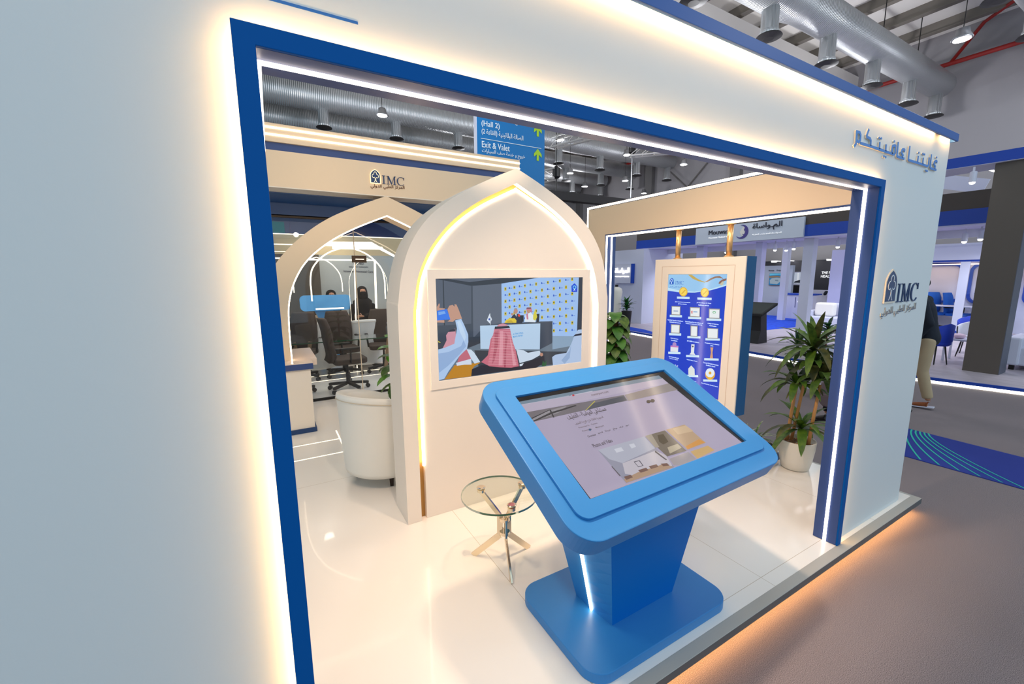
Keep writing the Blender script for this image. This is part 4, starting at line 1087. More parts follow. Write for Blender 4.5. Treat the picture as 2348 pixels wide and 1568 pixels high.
for lo, hi in ((2.5, 3.26), (3.26, 3.9)):
    mb = MB(); mc = MB()
    for p in SL_STROKES:
        if lo < p[0][0] < hi: stroke(mb, p, 0.013, wfn, 0.0062, 0.0085); stroke(mc, p, 0.0145, wfn, 0, 0.0061)
    for p in SL_DOTS:
        if lo < p[0] < hi:
            ring = [(p[0] + 0.0085 * math.cos(2 * PI * k / 10), p[1] + 0.006 * math.sin(2 * PI * k / 10)) for k in range(10)]
            mb.prism(ring, wfn, 0.0062, 0.0085); mc.prism(ring, wfn, 0, 0.0061)
    w_ = mb.build('slogan_word', LETBLUE, sl); mc.build('letter_backing', LETSIDE, w_)
wl = wthing('wall_logo', 'navy clinic logo with arched tree emblem and letters low right on the white wall', 'logo', (3.4, YW0, 1.5))
fnw = plane_fn((3.215, YW0 - 0.0005, 1.586), (1, 0, 0), (0, 0, 1))
emblem('emblem', fnw, 0.158, 0.205, 0.007, wl, LETNAVY, mat('emblem_line', (206, 214, 224), 0.4), LETSIDE)
fni = plane_fn((3.405, YW0 - 0.0005, 1.586), (1, 0, 0), (0, 0, 1))
m_ = MB(); serif_IMC(m_, lambda a, b, d: fni(a * 1.0, b, d), 0, 0.006, 0.116)
m_.build('letters', [LETNAVY], wl)
text_obj('arabic_letters', 'المركز الطبي الدولي', (3.20, YW0 - 0.001, 1.492), (3.735, YW0 - 0.001, 1.506), (0, 0, 1), LETNAVY, wl, 0.066, 0.004, True, 0.005, LETSIDE)
bb = MB().box(-0.5, 0.232, YW0 - 0.0008, YW0, 2.333, 2.339).build('wall_stripe', mat('stripe_blue', (36, 98, 176), 0.45))
tag(bb, 'thin blue stripe above the top left corner of the portal frame', 'stripe')

# arm spotlights behind the lintel, with extra fill spots added
lamp('spot_and_fill_lamp', 'SPOT', (-0.1, 1.50, 3.13), (0.1, 4.9, 0.6), 150, (1.0, 0.74, 0.46), 0.05, None, math.radians(26), 0.9)  # added fill to brighten the counter, no fixture here
lamp('spot_and_fill_lamp', 'SPOT', (0.55, 1.42, 2.70), (2.97, 2.35, 2.2), 44, (1.0, 0.76, 0.54), 0.05, None, math.radians(50), 0.9)  # added fill to lift the side portal, without a fixture
for i, (x_, lb) in enumerate(((-0.1, 'leftmost small white arm spotlight behind the lintel'), (0.6, 'middle small white arm spotlight behind the lintel'), (1.3, 'rightmost small white arm spotlight behind the lintel'))):
    t = wthing('arm_spotlight', lb, 'spotlight', (x_, 1.2, 2.62), 'arm spotlights behind the lintel')
    MB().tube([(x_, 1.20, 2.56), (x_, 1.24, 3.0), (x_, 1.42, 3.20)], 0.01, 6).build('arm', COOLW, t)
    MB().lathe([(0.05, -0.03), (0.05, 0.05), (0.03, 0.06)], (x_, 1.46, 3.18), 14).build('head', COOLW, t)
    lamp('spot_and_fill_lamp', 'SPOT', (x_, 1.46, 3.13), (x_ + (1.25 if x_ > 1 else 0.2), 1.75, 0.1), 100 * (2.0 if x_ > 1 else 0.85), (1.0, 0.72, 0.50), 0.07, None, math.radians(112), 1.0)
    lamp('spot_and_fill_lamp', 'SPOT', (x_ + 0.1, 1.42, 2.70), (x_ + 0.05, 5.2, 2.75), 60, (1.0, 0.74, 0.48), 0.05, None, math.radians(42), 0.8)  # added warm fill for the back fascia, no head of its own

# ================================================================== SIDE PORTAL
sf = wthing('side_portal', 'cream side portal of the booth outlined with glowing strips', 'portal', (3.0, 3.4, 0.1))
SX, SX1 = 2.973, 3.106
o_ = [(1.19, 2.43), (3.522, 2.43), (3.522, 0.101)]; i_ = [(1.19, 2.163), (3.27, 2.163), (3.27, 0.101)]
MB().band(o_, i_, FY, SX, SX1 - 0.01).build('cream_face', CREAM_LIT, sf)
MB().box(SX + 0.002, SX1, 1.19, 3.53, 2.4305, 2.437).box(SX + 0.002, SX1, 3.5225, 3.53, 0.101, 2.437).build('outer_navy_edge', NAVY, sf)
MB().box(SX + 0.004, SX + 0.05, 1.19, 3.554, 2.4375, 2.456).box(SX + 0.004, SX + 0.05, 3.5305, 3.554, 0.3, 2.4375).build('outer_led_strip', LED, sf)
MB().box(SX + 0.001, SX1, 1.19, 3.2695, 2.15, 2.1625).box(SX + 0.001, SX1, 3.258, 3.2695, 0.101, 2.15).build('navy_reveal', NAVYR, sf)
MB().box(SX + 0.002, SX + 0.012, 1.19, 3.258, 2.139, 2.150).box(SX + 0.002, SX + 0.012, 3.246, 3.258, 0.101, 2.139).build('inner_led_strip', LED, sf)
MB().box(3.042, 3.056, 1.19, 3.258, 2.142, 2.150).box(3.042, 3.056, 3.250, 3.258, 0.101, 2.142).build('reveal_led_strip', LEDW, sf)

# ================================================================== HANGING DISPLAY BOARD
hb = wthing('hanging_display', 'cream and blue portrait display board hung from two golden poles in the side portal', 'display', (3.07, 2.24, 0.69))
A = [(1.828, 0.688), (2.651, 0.688), (2.651, 1.895), (1.828, 1.895)]; Bn = [(1.966, 0.789), (2.507, 0.789), (2.507, 1.767), (1.966, 1.767)]
MB().band(A, Bn, FY, 3.008, 3.022, closed=True).build('front_board', CREAM, hb, bevel=0.002)
MB().box(3.0225, 3.14, 1.828, 2.651, 0.688, 1.895).build('blue_body', mat('board_blue', (14, 86, 142), 0.5), hb)
m_ = MB()
for a, b, c, d in ((1.905, 2.574, 1.831, 1.835), (1.905, 2.574, 0.728, 0.732), (1.905, 1.909, 0.728, 1.835), (2.570, 2.574, 0.728, 1.835)): m_.box(3.0072, 3.009, a, b, c, d)
m_.build('moulding_line', mat('cream_shadow_line', (206, 180, 156), 0.5), hb)
sb = MB().box(3.014, 3.0222, 1.966, 2.507, 0.789, 1.767).build('screen', mat('screen_black', (8, 8, 10), 0.15), hb)
bf = plane_fn((3.0135, 2.506, 0.79), (0, -0.539, 0), (0, 0, 0.976))
bfn = lambda a, b, d: tuple(Vector((3.0135 - d, 2.506 - 0.539 * a, 0.79 + 0.976 * b)))
picture('award_picture', PIC_BD, bfn, sb, 0.95)
tb = mat('screen_text_blue', (20, 60, 140), 0.4, emit=(30, 90, 180), estr=0.7); tw = mat('screen_text_white', (200, 225, 250), 0.4, emit=(200, 225, 250), estr=0.85)
def btext(s, u0, v0, u1, v1, h, m=tw, arab=False):
    text_obj('caption', s, bfn(u0, v0, 0.0095), bfn(u1, v1, 0.0095), (0, 0, 1), m, sb, h, 0.0004, arab, 0.004)
m_ = MB(); fnb = plane_fn(bfn(0.15, 0.915, 0.009), (0, -1, 0), (0, 0, 1)); serif_IMC(m_, fnb, 0, 0.0005, 0.030); m_.build('logo_letters', tb, sb)
fne = plane_fn(bfn(0.04, 0.915, 0.009), (0, -1, 0), (0, 0, 1)); emblem('logo_emblem', fne, 0.042, 0.055, 0.0003, hb, tb, tw)
btext('المركز الطبي الدولي', 0.035, 0.885, 0.27, 0.885, 0.016, tb, True)
CAP = [('Joint Commission International', 'JCI Accreditation', 0.302, 0.761), ('JCI Accreditation for Home', 'healthcare services', 0.673, 0.764), ('Australian Council on Healthcare', 'Standards International', 0.184, 0.598), ('Central Board for Accreditation of', 'Healthcare Institutions (CBAHI)', 0.527, 0.599), ('College of American', 'Pathologists', 0.844, 0.602), ('CBAHI Laboratory', 'Accreditation', 0.187, 0.437), ('ISO 22000 Accreditation', '', 0.532, 0.436), ('Hospitality Accreditation', '(CMH)', 0.848, 0.441), ('Accreditation Renewal', 'Transition Program', 0.195, 0.271), ('Patient Safety Award', '', 0.532, 0.274), ('Council Of Health Insurance', 'Excellence Award', 0.85, 0.277), ('Design Contact Award', '', 0.536, 0.101), ('King Abdul Aziz Quality Award', '', 0.853, 0.101)]
for a, b, u, v in CAP:
    w_ = 0.0092 * len(a)
    btext(a, u - w_ / 2, v, u + w_ / 2, v, 0.0105)
    if b: btext(b, u - 0.0092 * len(b) / 2, v - 0.017, u + 0.0092 * len(b) / 2, v - 0.017, 0.0105)
for y_, lb in ((2.468, 'far'), (2.004, 'near')):
    m_ = MB().tube([(3.07, y_, 1.90), (3.07, y_, 2.135)], 0.021, 20)
    po = m_.build('hanging_pole', GOLDM, hb, smooth=True)
    MB().lathe([(0.034, 0), (0.034, 0.008), (0.024, 0.012)], (3.07, y_, 1.896), 20).lathe([(0.024, -0.014), (0.038, -0.01), (0.038, 0)], (3.07, y_, 2.148), 20).build('flange', GOLDM, po, smooth=False)

# ================================================================== POINTED ARCH WITH TELEVISION
AC = 1.574
half_o = [(0.870, 0.101), (0.870, 0.8), (0.870, 1.5), (0.862, 1.62), (0.828, 1.81), (0.765, 1.975), (0.655, 2.125), (0.51, 2.245), (0.355, 2.335), (0.18, 2.422), (0.0, 2.500)]
half_i = [(0.774, 0.101), (0.774, 0.8), (0.774, 1.45), (0.762, 1.60), (0.728, 1.77), (0.655, 1.925), (0.545, 2.065), (0.42, 2.175), (0.28, 2.265), (0.14, 2.335), (0.0, 2.402)]
def full(h, c, k=5, s=1.0, dz=0.0):
    H = catmull(h, k)
    L = [(c - x * s, z + dz) for x, z in H]; R = [(c + x * s, z + dz) for x, z in H[::-1][1:]]
    return L + R
def inset(P, d):
    out = []
    n = len(P)
    for i in range(n):
        a = Vector(P[max(0, i - 1)]); b = Vector(P[min(n - 1, i + 1)])
        t = (b - a)
        if t.length < 1e-9: t = Vector((0, 1))
        t.normalize(); nn = Vector((t.y, -t.x))
        out.append((P[i][0] + nn.x * d, P[i][1] + nn.y * d))
    out[0] = (out[0][0], P[0][1]); out[-1] = (out[-1][0], P[-1][1])
    return out
ar = wthing('television_arch', 'cream pointed arch partition with glowing outline and built-in television', 'partition', (AC, 2.78, 0.1))
O = full(half_o, AC); I = full(half_i, AC)
MB().band(O, I, FX, 2.638, 2.926).build('outer_arch', CREAM, ar)
I2 = inset(I, 0.042)
MB().band(I, I2, FX, 2.690, 2.70).build('brass_channel', GOLD, ar)
mid = MB(); mid.prism(I2, FX, 2.653, 2.90); mid.build('inner_panel', CREAM, ar)
def seg(P, z0): return [p for p in P if p[1] > z0]
La = inset(I, 0.028); Lb = inset(I, 0.0412)
ks_ = [i for i in range(len(La)) if La[i][1] > 0.34]
MB().band([La[i] for i in ks_], [Lb[i] for i in ks_], FX, 2.648, 2.664).build('led_strip', LED, ar)
# television and its flush surround
tvp = MB()
T0, T1, T2, T3 = 0.962, 2.185, 1.068, 1.750
tvp.band([(0.905, 1.010), (2.260, 1.010), (2.260, 1.811), (0.905, 1.811)], [(T0, T2), (T1, T2), (T1, T3), (T0, T3)], FX, 2.645, 2.6535, closed=True)
tvp.build('screen_surround', CREAM, ar, bevel=0.002)
tvs = MB().box(T0, T1, 2.650, 2.6534, T2, T3).build('television_screen', mat('screen_black', (8, 8, 10), 0.15), ar)
tfn = lambda a, b, d: (T0 + (T1 - T0) * a, 2.6498 - d, T2 + (T3 - T2) * b)
picture('television_picture', PIC_TV, tfn, tvs, 0.9, step=0.00001)
text_obj('caption', "AL ITTIHAD OFFICIAL", tfn(0.473, 0.395, 0.004), tfn(0.545, 0.402, 0.004), (0, 0, 1), mat('tv_text', (20, 110, 170), 0.4, emit=(30, 120, 180), estr=0.6), tvs, 0.012, 0.0003, False, 0.01)
text_obj('caption', "MEDICAL PARTNER", tfn(0.473, 0.366, 0.004), tfn(0.541, 0.373, 0.004), (0, 0, 1), mat('tv_text', (20, 110, 170), 0.4), tvs, 0.012, 0.0003, False, 0.01)

# ================================================================== BACK FASCIA, HEADER, BACK ARCH
bk = wthing('back_fascia', 'cream and navy fascia beam with two light lines and small clinic logo at the back', 'fascia', (1, 5.15, 2.7))
Y0 = 5.152
MB().box(-3, 3.02, Y0, 6.1, 2.690, 3.046).build('lower_band', CREAM_LIT, bk)
MB().box(-3, 3.02, Y0 - 0.002, 6.1, 2.681, 2.6895).build('lower_edge', CREAM, bk)
MB().box(-3, 3.02, Y0 + 0.03, 6.1, 3.0465, 3.128).build('navy_groove', NAVYR, bk)
MB().box(-3, 3.12, Y0 - 0.0, 6.1, 3.1285, 3.188).box(-3, 3.12, Y0 - 0.0, 6.1, 3.202, 3.256).box(-3, 3.12, Y0, 6.1, 3.270, 3.305).box(-3, 3.11, Y0 + 0.012, 6.0, 3.188, 3.27).build('upper_band', CREAM_LIT, bk)
MB().box(-3, 3.118, Y0 - 0.004, Y0 + 0.011, 3.188, 3.202).box(-3, 3.118, Y0 - 0.004, Y0 + 0.011, 3.256, 3.270).box(3.1105, 3.124, Y0, 6.0, 3.188, 3.202).box(3.1105, 3.124, Y0, 6.0, 3.256, 3.270).build('led_lines', LED, bk)
fnk = plane_fn((1.135, Y0 - 0.0005, 2.814), (1, 0, 0), (0, 0, 1))
emblem('emblem', fnk, 0.112, 0.155, 0.012, bk, LETNAVY, mat('emblem_glow_line', (255, 236, 190), 0.4, emit=(255, 232, 180), estr=1.0), mat('emblem_glow_edge', (255, 236, 190), 0.4, emit=(255, 228, 170), estr=1.0))
fnk2 = plane_fn((1.268, Y0 - 0.0005, 2.820), (1, 0, 0), (0, 0, 1))
m_ = MB(); serif_IMC(m_, fnk2, 0, 0.012, 0.092); m_.build('letters', LETNAVY, bk)
text_obj('arabic_letters', 'المركز الطبي الدولي', (1.135, Y0 - 0.001, 2.752), (1.525, Y0 - 0.001, 2.766), (0, 0, 1), LETBROWN, bk, 0.055, 0.006, True, 0.004)
hd = wthing('navy_header', 'navy panel below the cream fascia, above the glass meeting room', 'panel', (1, 6.1, 2.5))
MB().box(-3, 3.02, 6.1, 6.16, 2.52, 3.1).box(-3, 3.02, 5.42, 6.1, 2.672, 2.680).build('header_panel', mat('header_navy', (34, 74, 128), 0.5), hd)

BC = 1.290
hb_o = [(1.34, 0.101), (1.34, 0.9), (1.34, 1.35), (1.30, 1.62), (1.19, 1.88), (0.995, 2.115), (0.71, 2.345), (0.40, 2.512), (0.0, 2.678)]
hb_i = [(1.110, 0.101), (1.110, 0.8), (1.110, 1.22), (1.088, 1.50), (1.01, 1.74), (0.87, 1.955), (0.64, 2.15), (0.36, 2.308), (0.0, 2.464)]
ba = wthing('entrance_arch', 'wide cream pointed arch in front of the glass meeting room', 'arch', (BC, 5.2, 0.1))
O = full(hb_o, BC); I = full(hb_i, BC)
MB().band(O, I, FX, 5.095, 5.40).build('arch_body', CREAM_LIT, ba)
I2 = inset(I, 0.012)
ks_ = [i for i in range(len(I)) if I[i][1] > 0.1]
MB().band(I, I2, FX, 5.10, 5.112).build('led_strip', LED, ba)

# ================================================================== BLUE TOUCH KIOSK
kk = wthing('touch_kiosk', 'large bright blue touch screen kiosk with tilted head on a rounded blue base', 'kiosk', (1.465, 1.4, 0.1))
kb = MB().prism(rrect(0.905, 0.605, 0.10, 10, 1.465, 1.403), FZ, 0.1005, 0.150)
kb.build('base_plate', KBLUE, kk, bevel=0.004)
KO = Vector((0.97, 1.109, 0.954)); kex = Vector((0.9992, 0.0403, -0.0082)).normalized(); key = Vector((-0.0318, 0.8842, 0.4661)).normalized(); kn = kex.cross(key).normalized()
kf = lambda a, b, d: tuple(KO + kex * a + key * b + kn * d)
# column: four-sided, flaring to the head, slightly folded on the left and right
bot = [(1.270, 1.277), (1.688, 1.281), (1.704, 1.40), (1.690, 1.520), (1.247, 1.515), (1.251, 1.398)]
top = [(1.145, 1.185, 0.885), (1.812, 1.185, 0.885), (1.95, 1.30, 0.95), (1.97, 1.50, 1.04), (0.97, 1.48, 1.04), (1.01, 1.29, 0.95)]
cm_ = MB()
lerp3 = lambda a, b, t: tuple(a[i] + (b[i] - a[i]) * t for i in range(3))
vs = [(a, b, 0.15) for a, b in bot] + top
NL = 12
lv = []
for k in range(NL + 1):
    t = k / NL
    lv += [lerp3(vs[i], vs[6 + i], t) for i in range(6)]
cm_.add(lv, [(5, 4, 3, 2, 1, 0), tuple(NL * 6 + i for i in range(6))] + [(k * 6 + i, k * 6 + (i + 1) % 6, (k + 1) * 6 + (i + 1) % 6, (k + 1) * 6 + i) for k in range(NL) for i in range(1, 6)], 0)
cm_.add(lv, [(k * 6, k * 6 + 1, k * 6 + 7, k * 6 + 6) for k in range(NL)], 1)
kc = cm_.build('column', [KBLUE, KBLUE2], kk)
a = Vector((1.2495, 1.398, 0.152)); b = Vector((1.01, 1.29, 0.95)) + Vector((-0.003, -0.002, 0))
b = a + (b - a) * 0.93
MB().bar(a, b, 0.014, 0.010, (0, 1, 0)).build('led_strip', LED, kc)
shell = MB().prism(rrect(1.345, 0.852, 0.115, 12, 0.525, 0.277), kf, -0.100, -0.012)
sh = shell.build('head_shell', KBLUE, kk, bevel=0.004)
A = rrect(1.28, 0.80, 0.10, 8, 0.525, 0.277); B = rrect(0.90, 0.46, 0.06, 8, 0.53, 0.24)
n_ = len(A)
m_ = MB().add([kf(p[0], p[1], -0.1) for p in A] + [kf(p[0], p[1], -0.20) for p in B], [(i, n_ + i, n_ + (i + 1) % n_, (i + 1) % n_) for i in range(n_)] + [tuple(range(n_, 2 * n_))])
m_.build('underside', mat('kiosk_silver_under', (190, 180, 172), 0.25, metal=0.5), kk)
plate_o = rrect(1.225, 0.705, 0.05, 8, 0.5235, 0.285)
hole = rrect(1.05, 0.575, 0.003, 8, 0.525, 0.2875)
MB().band(plate_o, hole, kf, -0.0118, 0.0, closed=True).build('bezel_plate', KBLUE, kk, bevel=0.002)
scr = MB().prism([(0.004, 0.004), (1.046, 0.004), (1.046, 0.571), (0.004, 0.571)], kf, -0.0117, -0.0110).build('screen', mat('kiosk_screen_black', (10, 9, 10), 0.2), kk)
ksf = lambda a, b, d: kf(0.002 + 1.046 * a, 0.002 + 0.571 * b, -0.0109 + d)
picture('web_page_picture', PIC_KS, ksf, scr, 0.85)
tk = mat('kiosk_text', (36, 34, 40), 0.5)
def ktext(s, u0, v0, u1, v1, h, arab=False, m=tk):
    text_obj('caption', s, ksf(u0, v0, 0.0068), ksf(u1, v1, 0.0068), key, m, scr, h, 0.0003, arab, 0.004)
ktext('مستشفى المواساة - القطيف', 0.165, 0.645, 0.395, 0.648, 0.038, True)
ktext('السعودية 32636 شارع الوحدة القطيف', 0.178, 0.583, 0.345, 0.586, 0.020, True, mat('kiosk_text_grey', (74, 70, 80), 0.5))
ktext('matterport.com', 0.386, 0.843, 0.498, 0.846, 0.016, m=mat('kiosk_text_grey', (74, 70, 80), 0.5))
ktext('Photos and Video', 0.178, 0.352, 0.288, 0.356, 0.020)
ktext('Presented by   Contact', 0.182, 0.55, 0.29, 0.552, 0.010, m=mat('kiosk_text_grey', (74, 70, 80), 0.5))
ktext('Powered by        Matterport', 0.186, 0.51, 0.31, 0.512, 0.011, m=mat('kiosk_text_grey', (74, 70, 80), 0.5))
ktext('Overview', 0.190, 0.452, 0.235, 0.4525, 0.011)
ktext('صور   غرف   موقع   خريطة   فيديو', 0.25, 0.4535, 0.44, 0.455, 0.014, True)

# ================================================================== ROUND GLASS SIDE TABLE
gt = wthing('side_table', 'small round glass side table with three crossed chrome legs on the white floor', 'table', (1.075, 1.955, 0.1))
gc = (1.04, 1.95)
MB().lathe([(0.212, 0), (0.214, 0.003), (0.214, 0.007), (0.212, 0.010)], (gc[0], gc[1], 0.552), 64).build('glass_top', GLASST, gt)
tor = []
m_ = MB()
m_.band([(gc[0] + 0.2145 * math.cos(2 * PI * i / 64), gc[1] + 0.2145 * math.sin(2 * PI * i / 64)) for i in range(64)], [(gc[0] + 0.2125 * math.cos(2 * PI * i / 64), gc[1] + 0.2125 * math.sin(2 * PI * i / 64)) for i in range(64)], FZ, 0.552, 0.562, closed=True)
m_.build('glass_edge', GLEDGE, gt)
feet = [(0.953, 2.132), (1.032, 1.805), (1.279, 2.021)]
discs = [(0.980, 2.061), (1.036, 1.806), (1.209, 1.983)]
hc = (sum(f[0] for f in feet) / 3, sum(f[1] for f in feet) / 3)
hd_ = (sum(f[0] for f in discs) / 3 * 0.5 + hc[0] * 0.5, sum(f[1] for f in discs) / 3 * 0.5 + hc[1] * 0.5)
for (fx, fy), (dx, dy) in zip(feet, discs):
    v = Vector((fx - hc[0], fy - hc[1], 0)).normalized(); w = Vector((-v.y, v.x, 0))
    k1 = Vector((hd_[0], hd_[1], 0.28)) + v * 0.028; k2 = Vector((hd_[0], hd_[1], 0.40)) + v * 0.028
    m_ = MB().bar((fx, fy, 0.101), k1, 0.014, 0.034, v).bar(k1, k2, 0.014, 0.034, v).bar(k2, (dx, dy, 0.54), 0.012, 0.030, v)
    m_.build('leg', CHROME, gt, bevel=0.002)
    MB().lathe([(0.022, -0.016), (0.022, 0.0)], (dx, dy, 0.552), 24).lathe([(0.026, 0.0101), (0.026, 0.0125), (0.018, 0.015)], (dx, dy, 0.552), 24).build('suction_disc', CHROME, gt)
for z_ in (0.29, 0.375): MB().lathe([(0.030, z_), (0.030, z_ + 0.018)], (hd_[0], hd_[1], 0), 18).build('hub_disc', CHROME, gt)

# ================================================================== WHITE TUB ARMCHAIR
def tub_chair(loc, rz, label, r=0.385, h=0.77, mat_=LEATHER, group=None):
    t = thing('tub_armchair', label, 'armchair', group, loc, rz)
    # shell: horseshoe open towards +x, rim high at the back and falling to the arms
    N = 33; A0 = math.radians(38)
    rows_o = []
    outer = []; inn = []
    def rim(a):
        q = abs(a - PI) / (PI - A0)
        return h - 0.18 * (q ** 2.0)
    Z = [0.115, 0.13, 0.30, 0.50, 0.62, 0.70, 0.74]
    mb = MB(); vs = []; cols = 0
    for i in range(N):
        a = A0 + (2 * PI - 2 * A0) * i / (N - 1)
        H = rim(a)
        prof = [(0.84, 0.10), (0.90, 0.105), (0.915, 0.14), (0.95, 0.35), (0.985, H - 0.07), (1.0, H - 0.03), (0.985, H - 0.005), (0.95, H), (0.88, H - 0.01), (0.80, H - 0.05), (0.77, H - 0.12), (0.74, 0.30)]
        cols = len(prof)
        for k, (q, z) in enumerate(prof):
            vs.append((r * q * math.cos(a), r * q * math.sin(a), z))
    fs = []
    for i in range(N - 1):
        for k in range(cols - 1):
            fs.append((i * cols + k, (i + 1) * cols + k, (i + 1) * cols + k + 1, i * cols + k + 1))
    for e, rev in ((0, False), (N - 1, True)):
        f = tuple(e * cols + k for k in range(cols)); fs.append(f if not rev else f[::-1])
    mb.add(vs, fs); mb.build('shell', mat_, t, smooth=True)
    s = MB().prism(rrect(0.50, 0.50, 0.12, 8, 0.04, 0), FZ, 0.29, 0.44); s.build('seat', mat_, t, smooth=False, bevel=0.03, seg=3)
    MB().prism(rrect(0.54, 0.58, 0.20, 8, 0.02, 0), FZ, 0.10, 0.29).build('seat_base', mat_, t, bevel=0.01)
    m_ = MB()
    pts = [(r * 1.003 * math.cos(a), r * 1.003 * math.sin(a), rim(a) - 0.045) for a in [A0 + (2 * PI - 2 * A0) * i / 32 for i in range(33)]]
    m_.tube(pts, 0.0035, 6); m_.build('piping', mat('leather_seam', (206, 192, 170), 0.5), t)
    for q in (45, 135, 225, 315):
        a = math.radians(q)
        MB().lathe([(0.018, 0.0), (0.027, 0.10)], (r * 0.66 * math.cos(a), r * 0.66 * math.sin(a), 0), 4).build('leg', WOODL, t)
    return t
ac_ = tub_chair((0.795, 3.50, 0.1), math.radians(35), 'white leather tub armchair behind the left edge of the television arch')

# ================================================================== RECEPTION COUNTER
ct = wthing('reception_counter', 'cream reception counter with navy top edge and navy skirting, left of the armchair', 'counter', (0.1, 5.2, 0.1))
MB().box(-1.6, 0.345, 4.90, 5.09, 0.15, 0.80).build('body', CREAM, ct)
MB().box(-1.6, 0.362, 4.885, 5.09, 0.101, 0.15).build('skirting', NAVY, ct)
MB().box(-1.6, 0.372, 4.87, 5.09, 0.80, 0.862).build('navy_edge', NAVYR, ct)
MB().box(-1.6, 0.372, 4.87, 5.09, 0.8625, 0.872).box(0.19, 0.43, 5.09, 5.92, 0.8, 0.872).build('counter_top', mat('pale_worktop', (236, 214, 196), 0.2), ct)
MB().box(0.19, 0.345, 5.09, 5.92, 0.101, 0.80).build('return_panel', CREAM, ct)

for (y_, lb) in ((4.53, 'thin bright line of light in the floor nearer the counter'), (4.155, 'thin bright line of light in the floor farther from the counter')):
    o = MB().box(-0.5, 0.535, y_ - 0.006, y_ + 0.006, 0.1005, 0.102).build('floor_light', LEDS); tag(o, lb, 'floor light', 'light lines in the floor')
o = MB().box(0.535, 0.547, 4.149, 4.80, 0.1005, 0.102).build('floor_light', LEDS); tag(o, 'thin floor light joining the two bright lines beside the armchair', 'floor light', 'light lines in the floor')

# ================================================================== PLANTS
def leaf(mb, base, dirv, L, Wd, droop, n=7, fold=0.25, mi=0, tip=0.15, widest=0.45):
    """one bending blade"""
    p = Vector(base); d = Vector(dirv).normalized()
    side = d.cross(Vector((0, 0, 1)))
    if side.length < 0.05: side = Vector((1, 0, 0))
    side.normalize(); st = L / n
    b = len(mb.v)
    for i in range(n + 1):
        t = i / n
        w = Wd * (max(0.0, 1 - abs((t - widest) / (widest if t < widest else 1 - widest)) ** 1.8)) ** 0.8
        w = max(w, 0.002)
        up_ = side.cross(d).normalized()
        for q, off in ((-1, fold), (0, 0), (1, fold)):
            v = p + side * (q * w / 2) + up_ * (abs(q) * w / 2 * off)
            mb.v.append(tuple(v))
        if i < n:
            p = p + d * st
            d = (d + Vector((0, 0, -droop / n))).normalized()
    for i in range(n):
        for k in range(2):
            mb.f.append((b + i * 3 + k, b + i * 3 + k + 1, b + (i + 1) * 3 + k + 1, b + (i + 1) * 3 + k)); mb.m.append(mi)
def rosette(mb, c, N, L, Wd, rng, el=(10, 75), droop=1.2, nm=3):
    for i in range(N):
        a = i * 2.39996 + rng.random() * 0.4
        t = (i + 0.5) / N
        e = math.radians(el[0] + (el[1] - el[0]) * t + rng.uniform(-6, 6))
        l = L * rng.uniform(0.8, 1.08) * (1.0 - 0.25 * t)
        leaf(mb, c, (math.cos(a) * math.cos(e), math.sin(a) * math.cos(e), math.sin(e)), l, Wd * rng.uniform(0.85, 1.1), droop * (1.1 - 0.5 * t), mi=rng.randrange(nm))
R_ = random.Random(5)
dr = wthing('potted_dracaena', 'tall three-tiered leafy plant with wooden canes in a round white pot at the platform corner', 'plant', (3.86, 1.76, 0.1))
pc = (3.855, 1.765, 0.1)
pot = MB().lathe([(0.085, 0.0), (0.105, 0.012), (0.122, 0.09), (0.134, 0.18), (0.140, 0.255), (0.137, 0.262), (0.130, 0.255), (0.127, 0.235), (0.02, 0.23)], pc, 40)
pot.build('pot', POTW, dr, smooth=True)
pb_ = MB()
for i in range(150):
    a = R_.random() * 2 * PI; q = math.sqrt(R_.random()) * 0.118
    s_ = R_.uniform(0.007, 0.013)
    pb_.ball((pc[0] + q * math.cos(a), pc[1] + q * math.sin(a), pc[2] + 0.233 + R_.uniform(0, 0.006)), s_, s_ * 0.8, s_ * 0.6, 5)
st_ = pb_.build('pebbles', PEBBLE, dr, smooth=True); st_['kind'] = 'stuff'
DV = Vector((0.87, 0.5, 0)); DW = Vector((0.5, -0.87, 0))      # away from / across the view
def dp(u, w, z): return tuple(Vector((pc[0], pc[1], 0)) + DW * u + DV * w + Vector((0, 0, z)))
# (across, depth, height)
canes = [([dp(-0.075, 0.0, 0.33), dp(-0.06, 0, 0.60), dp(-0.045, 0, 0.80)], 0.013, (-0.045, 0.0, 0.82)), ([dp(-0.04, 0.03, 0.33), dp(0.0, 0.03, 0.75), dp(0.035, 0.03, 1.10)], 0.012, (0.04, 0.03, 1.12)),
         ([dp(0.075, -0.04, 0.32), dp(0.095, -0.03, 0.62), dp(0.115, -0.02, 0.86)], 0.013, (0.118, -0.02, 0.88))]
for pts, r_, c_ in canes:
    MB().tube(pts, [r_ * 1.1, r_, r_ * 0.9], 10).build('cane', CANE, dr, smooth=True)
MB().tube([dp(0.02, 0.0, 0.33), dp(0.02, 0.0, 0.44)], 0.010, 8).build('cane', CANEB, dr, smooth=True)
for c_, N, L, el in (((0.02, 0.0, 0.45), 20, 0.42, (0, 70)), ((-0.045, 0.0, 0.83), 20, 0.36, (5, 75)), ((0.118, -0.02, 0.90), 22, 0.36, (5, 80)), ((0.05, 0.02, 1.13), 34, 0.46, (0, 80)), ((0.06, 0.02, 1.02), 18, 0.32, (0, 60))):
    mb = MB(); rosette(mb, dp(*c_), N, L, 0.064, R_, el, 2.0)
    mb.build('leaf_rosette', [GREEN1, GREEN3, GREEN4], dr, smooth=True)

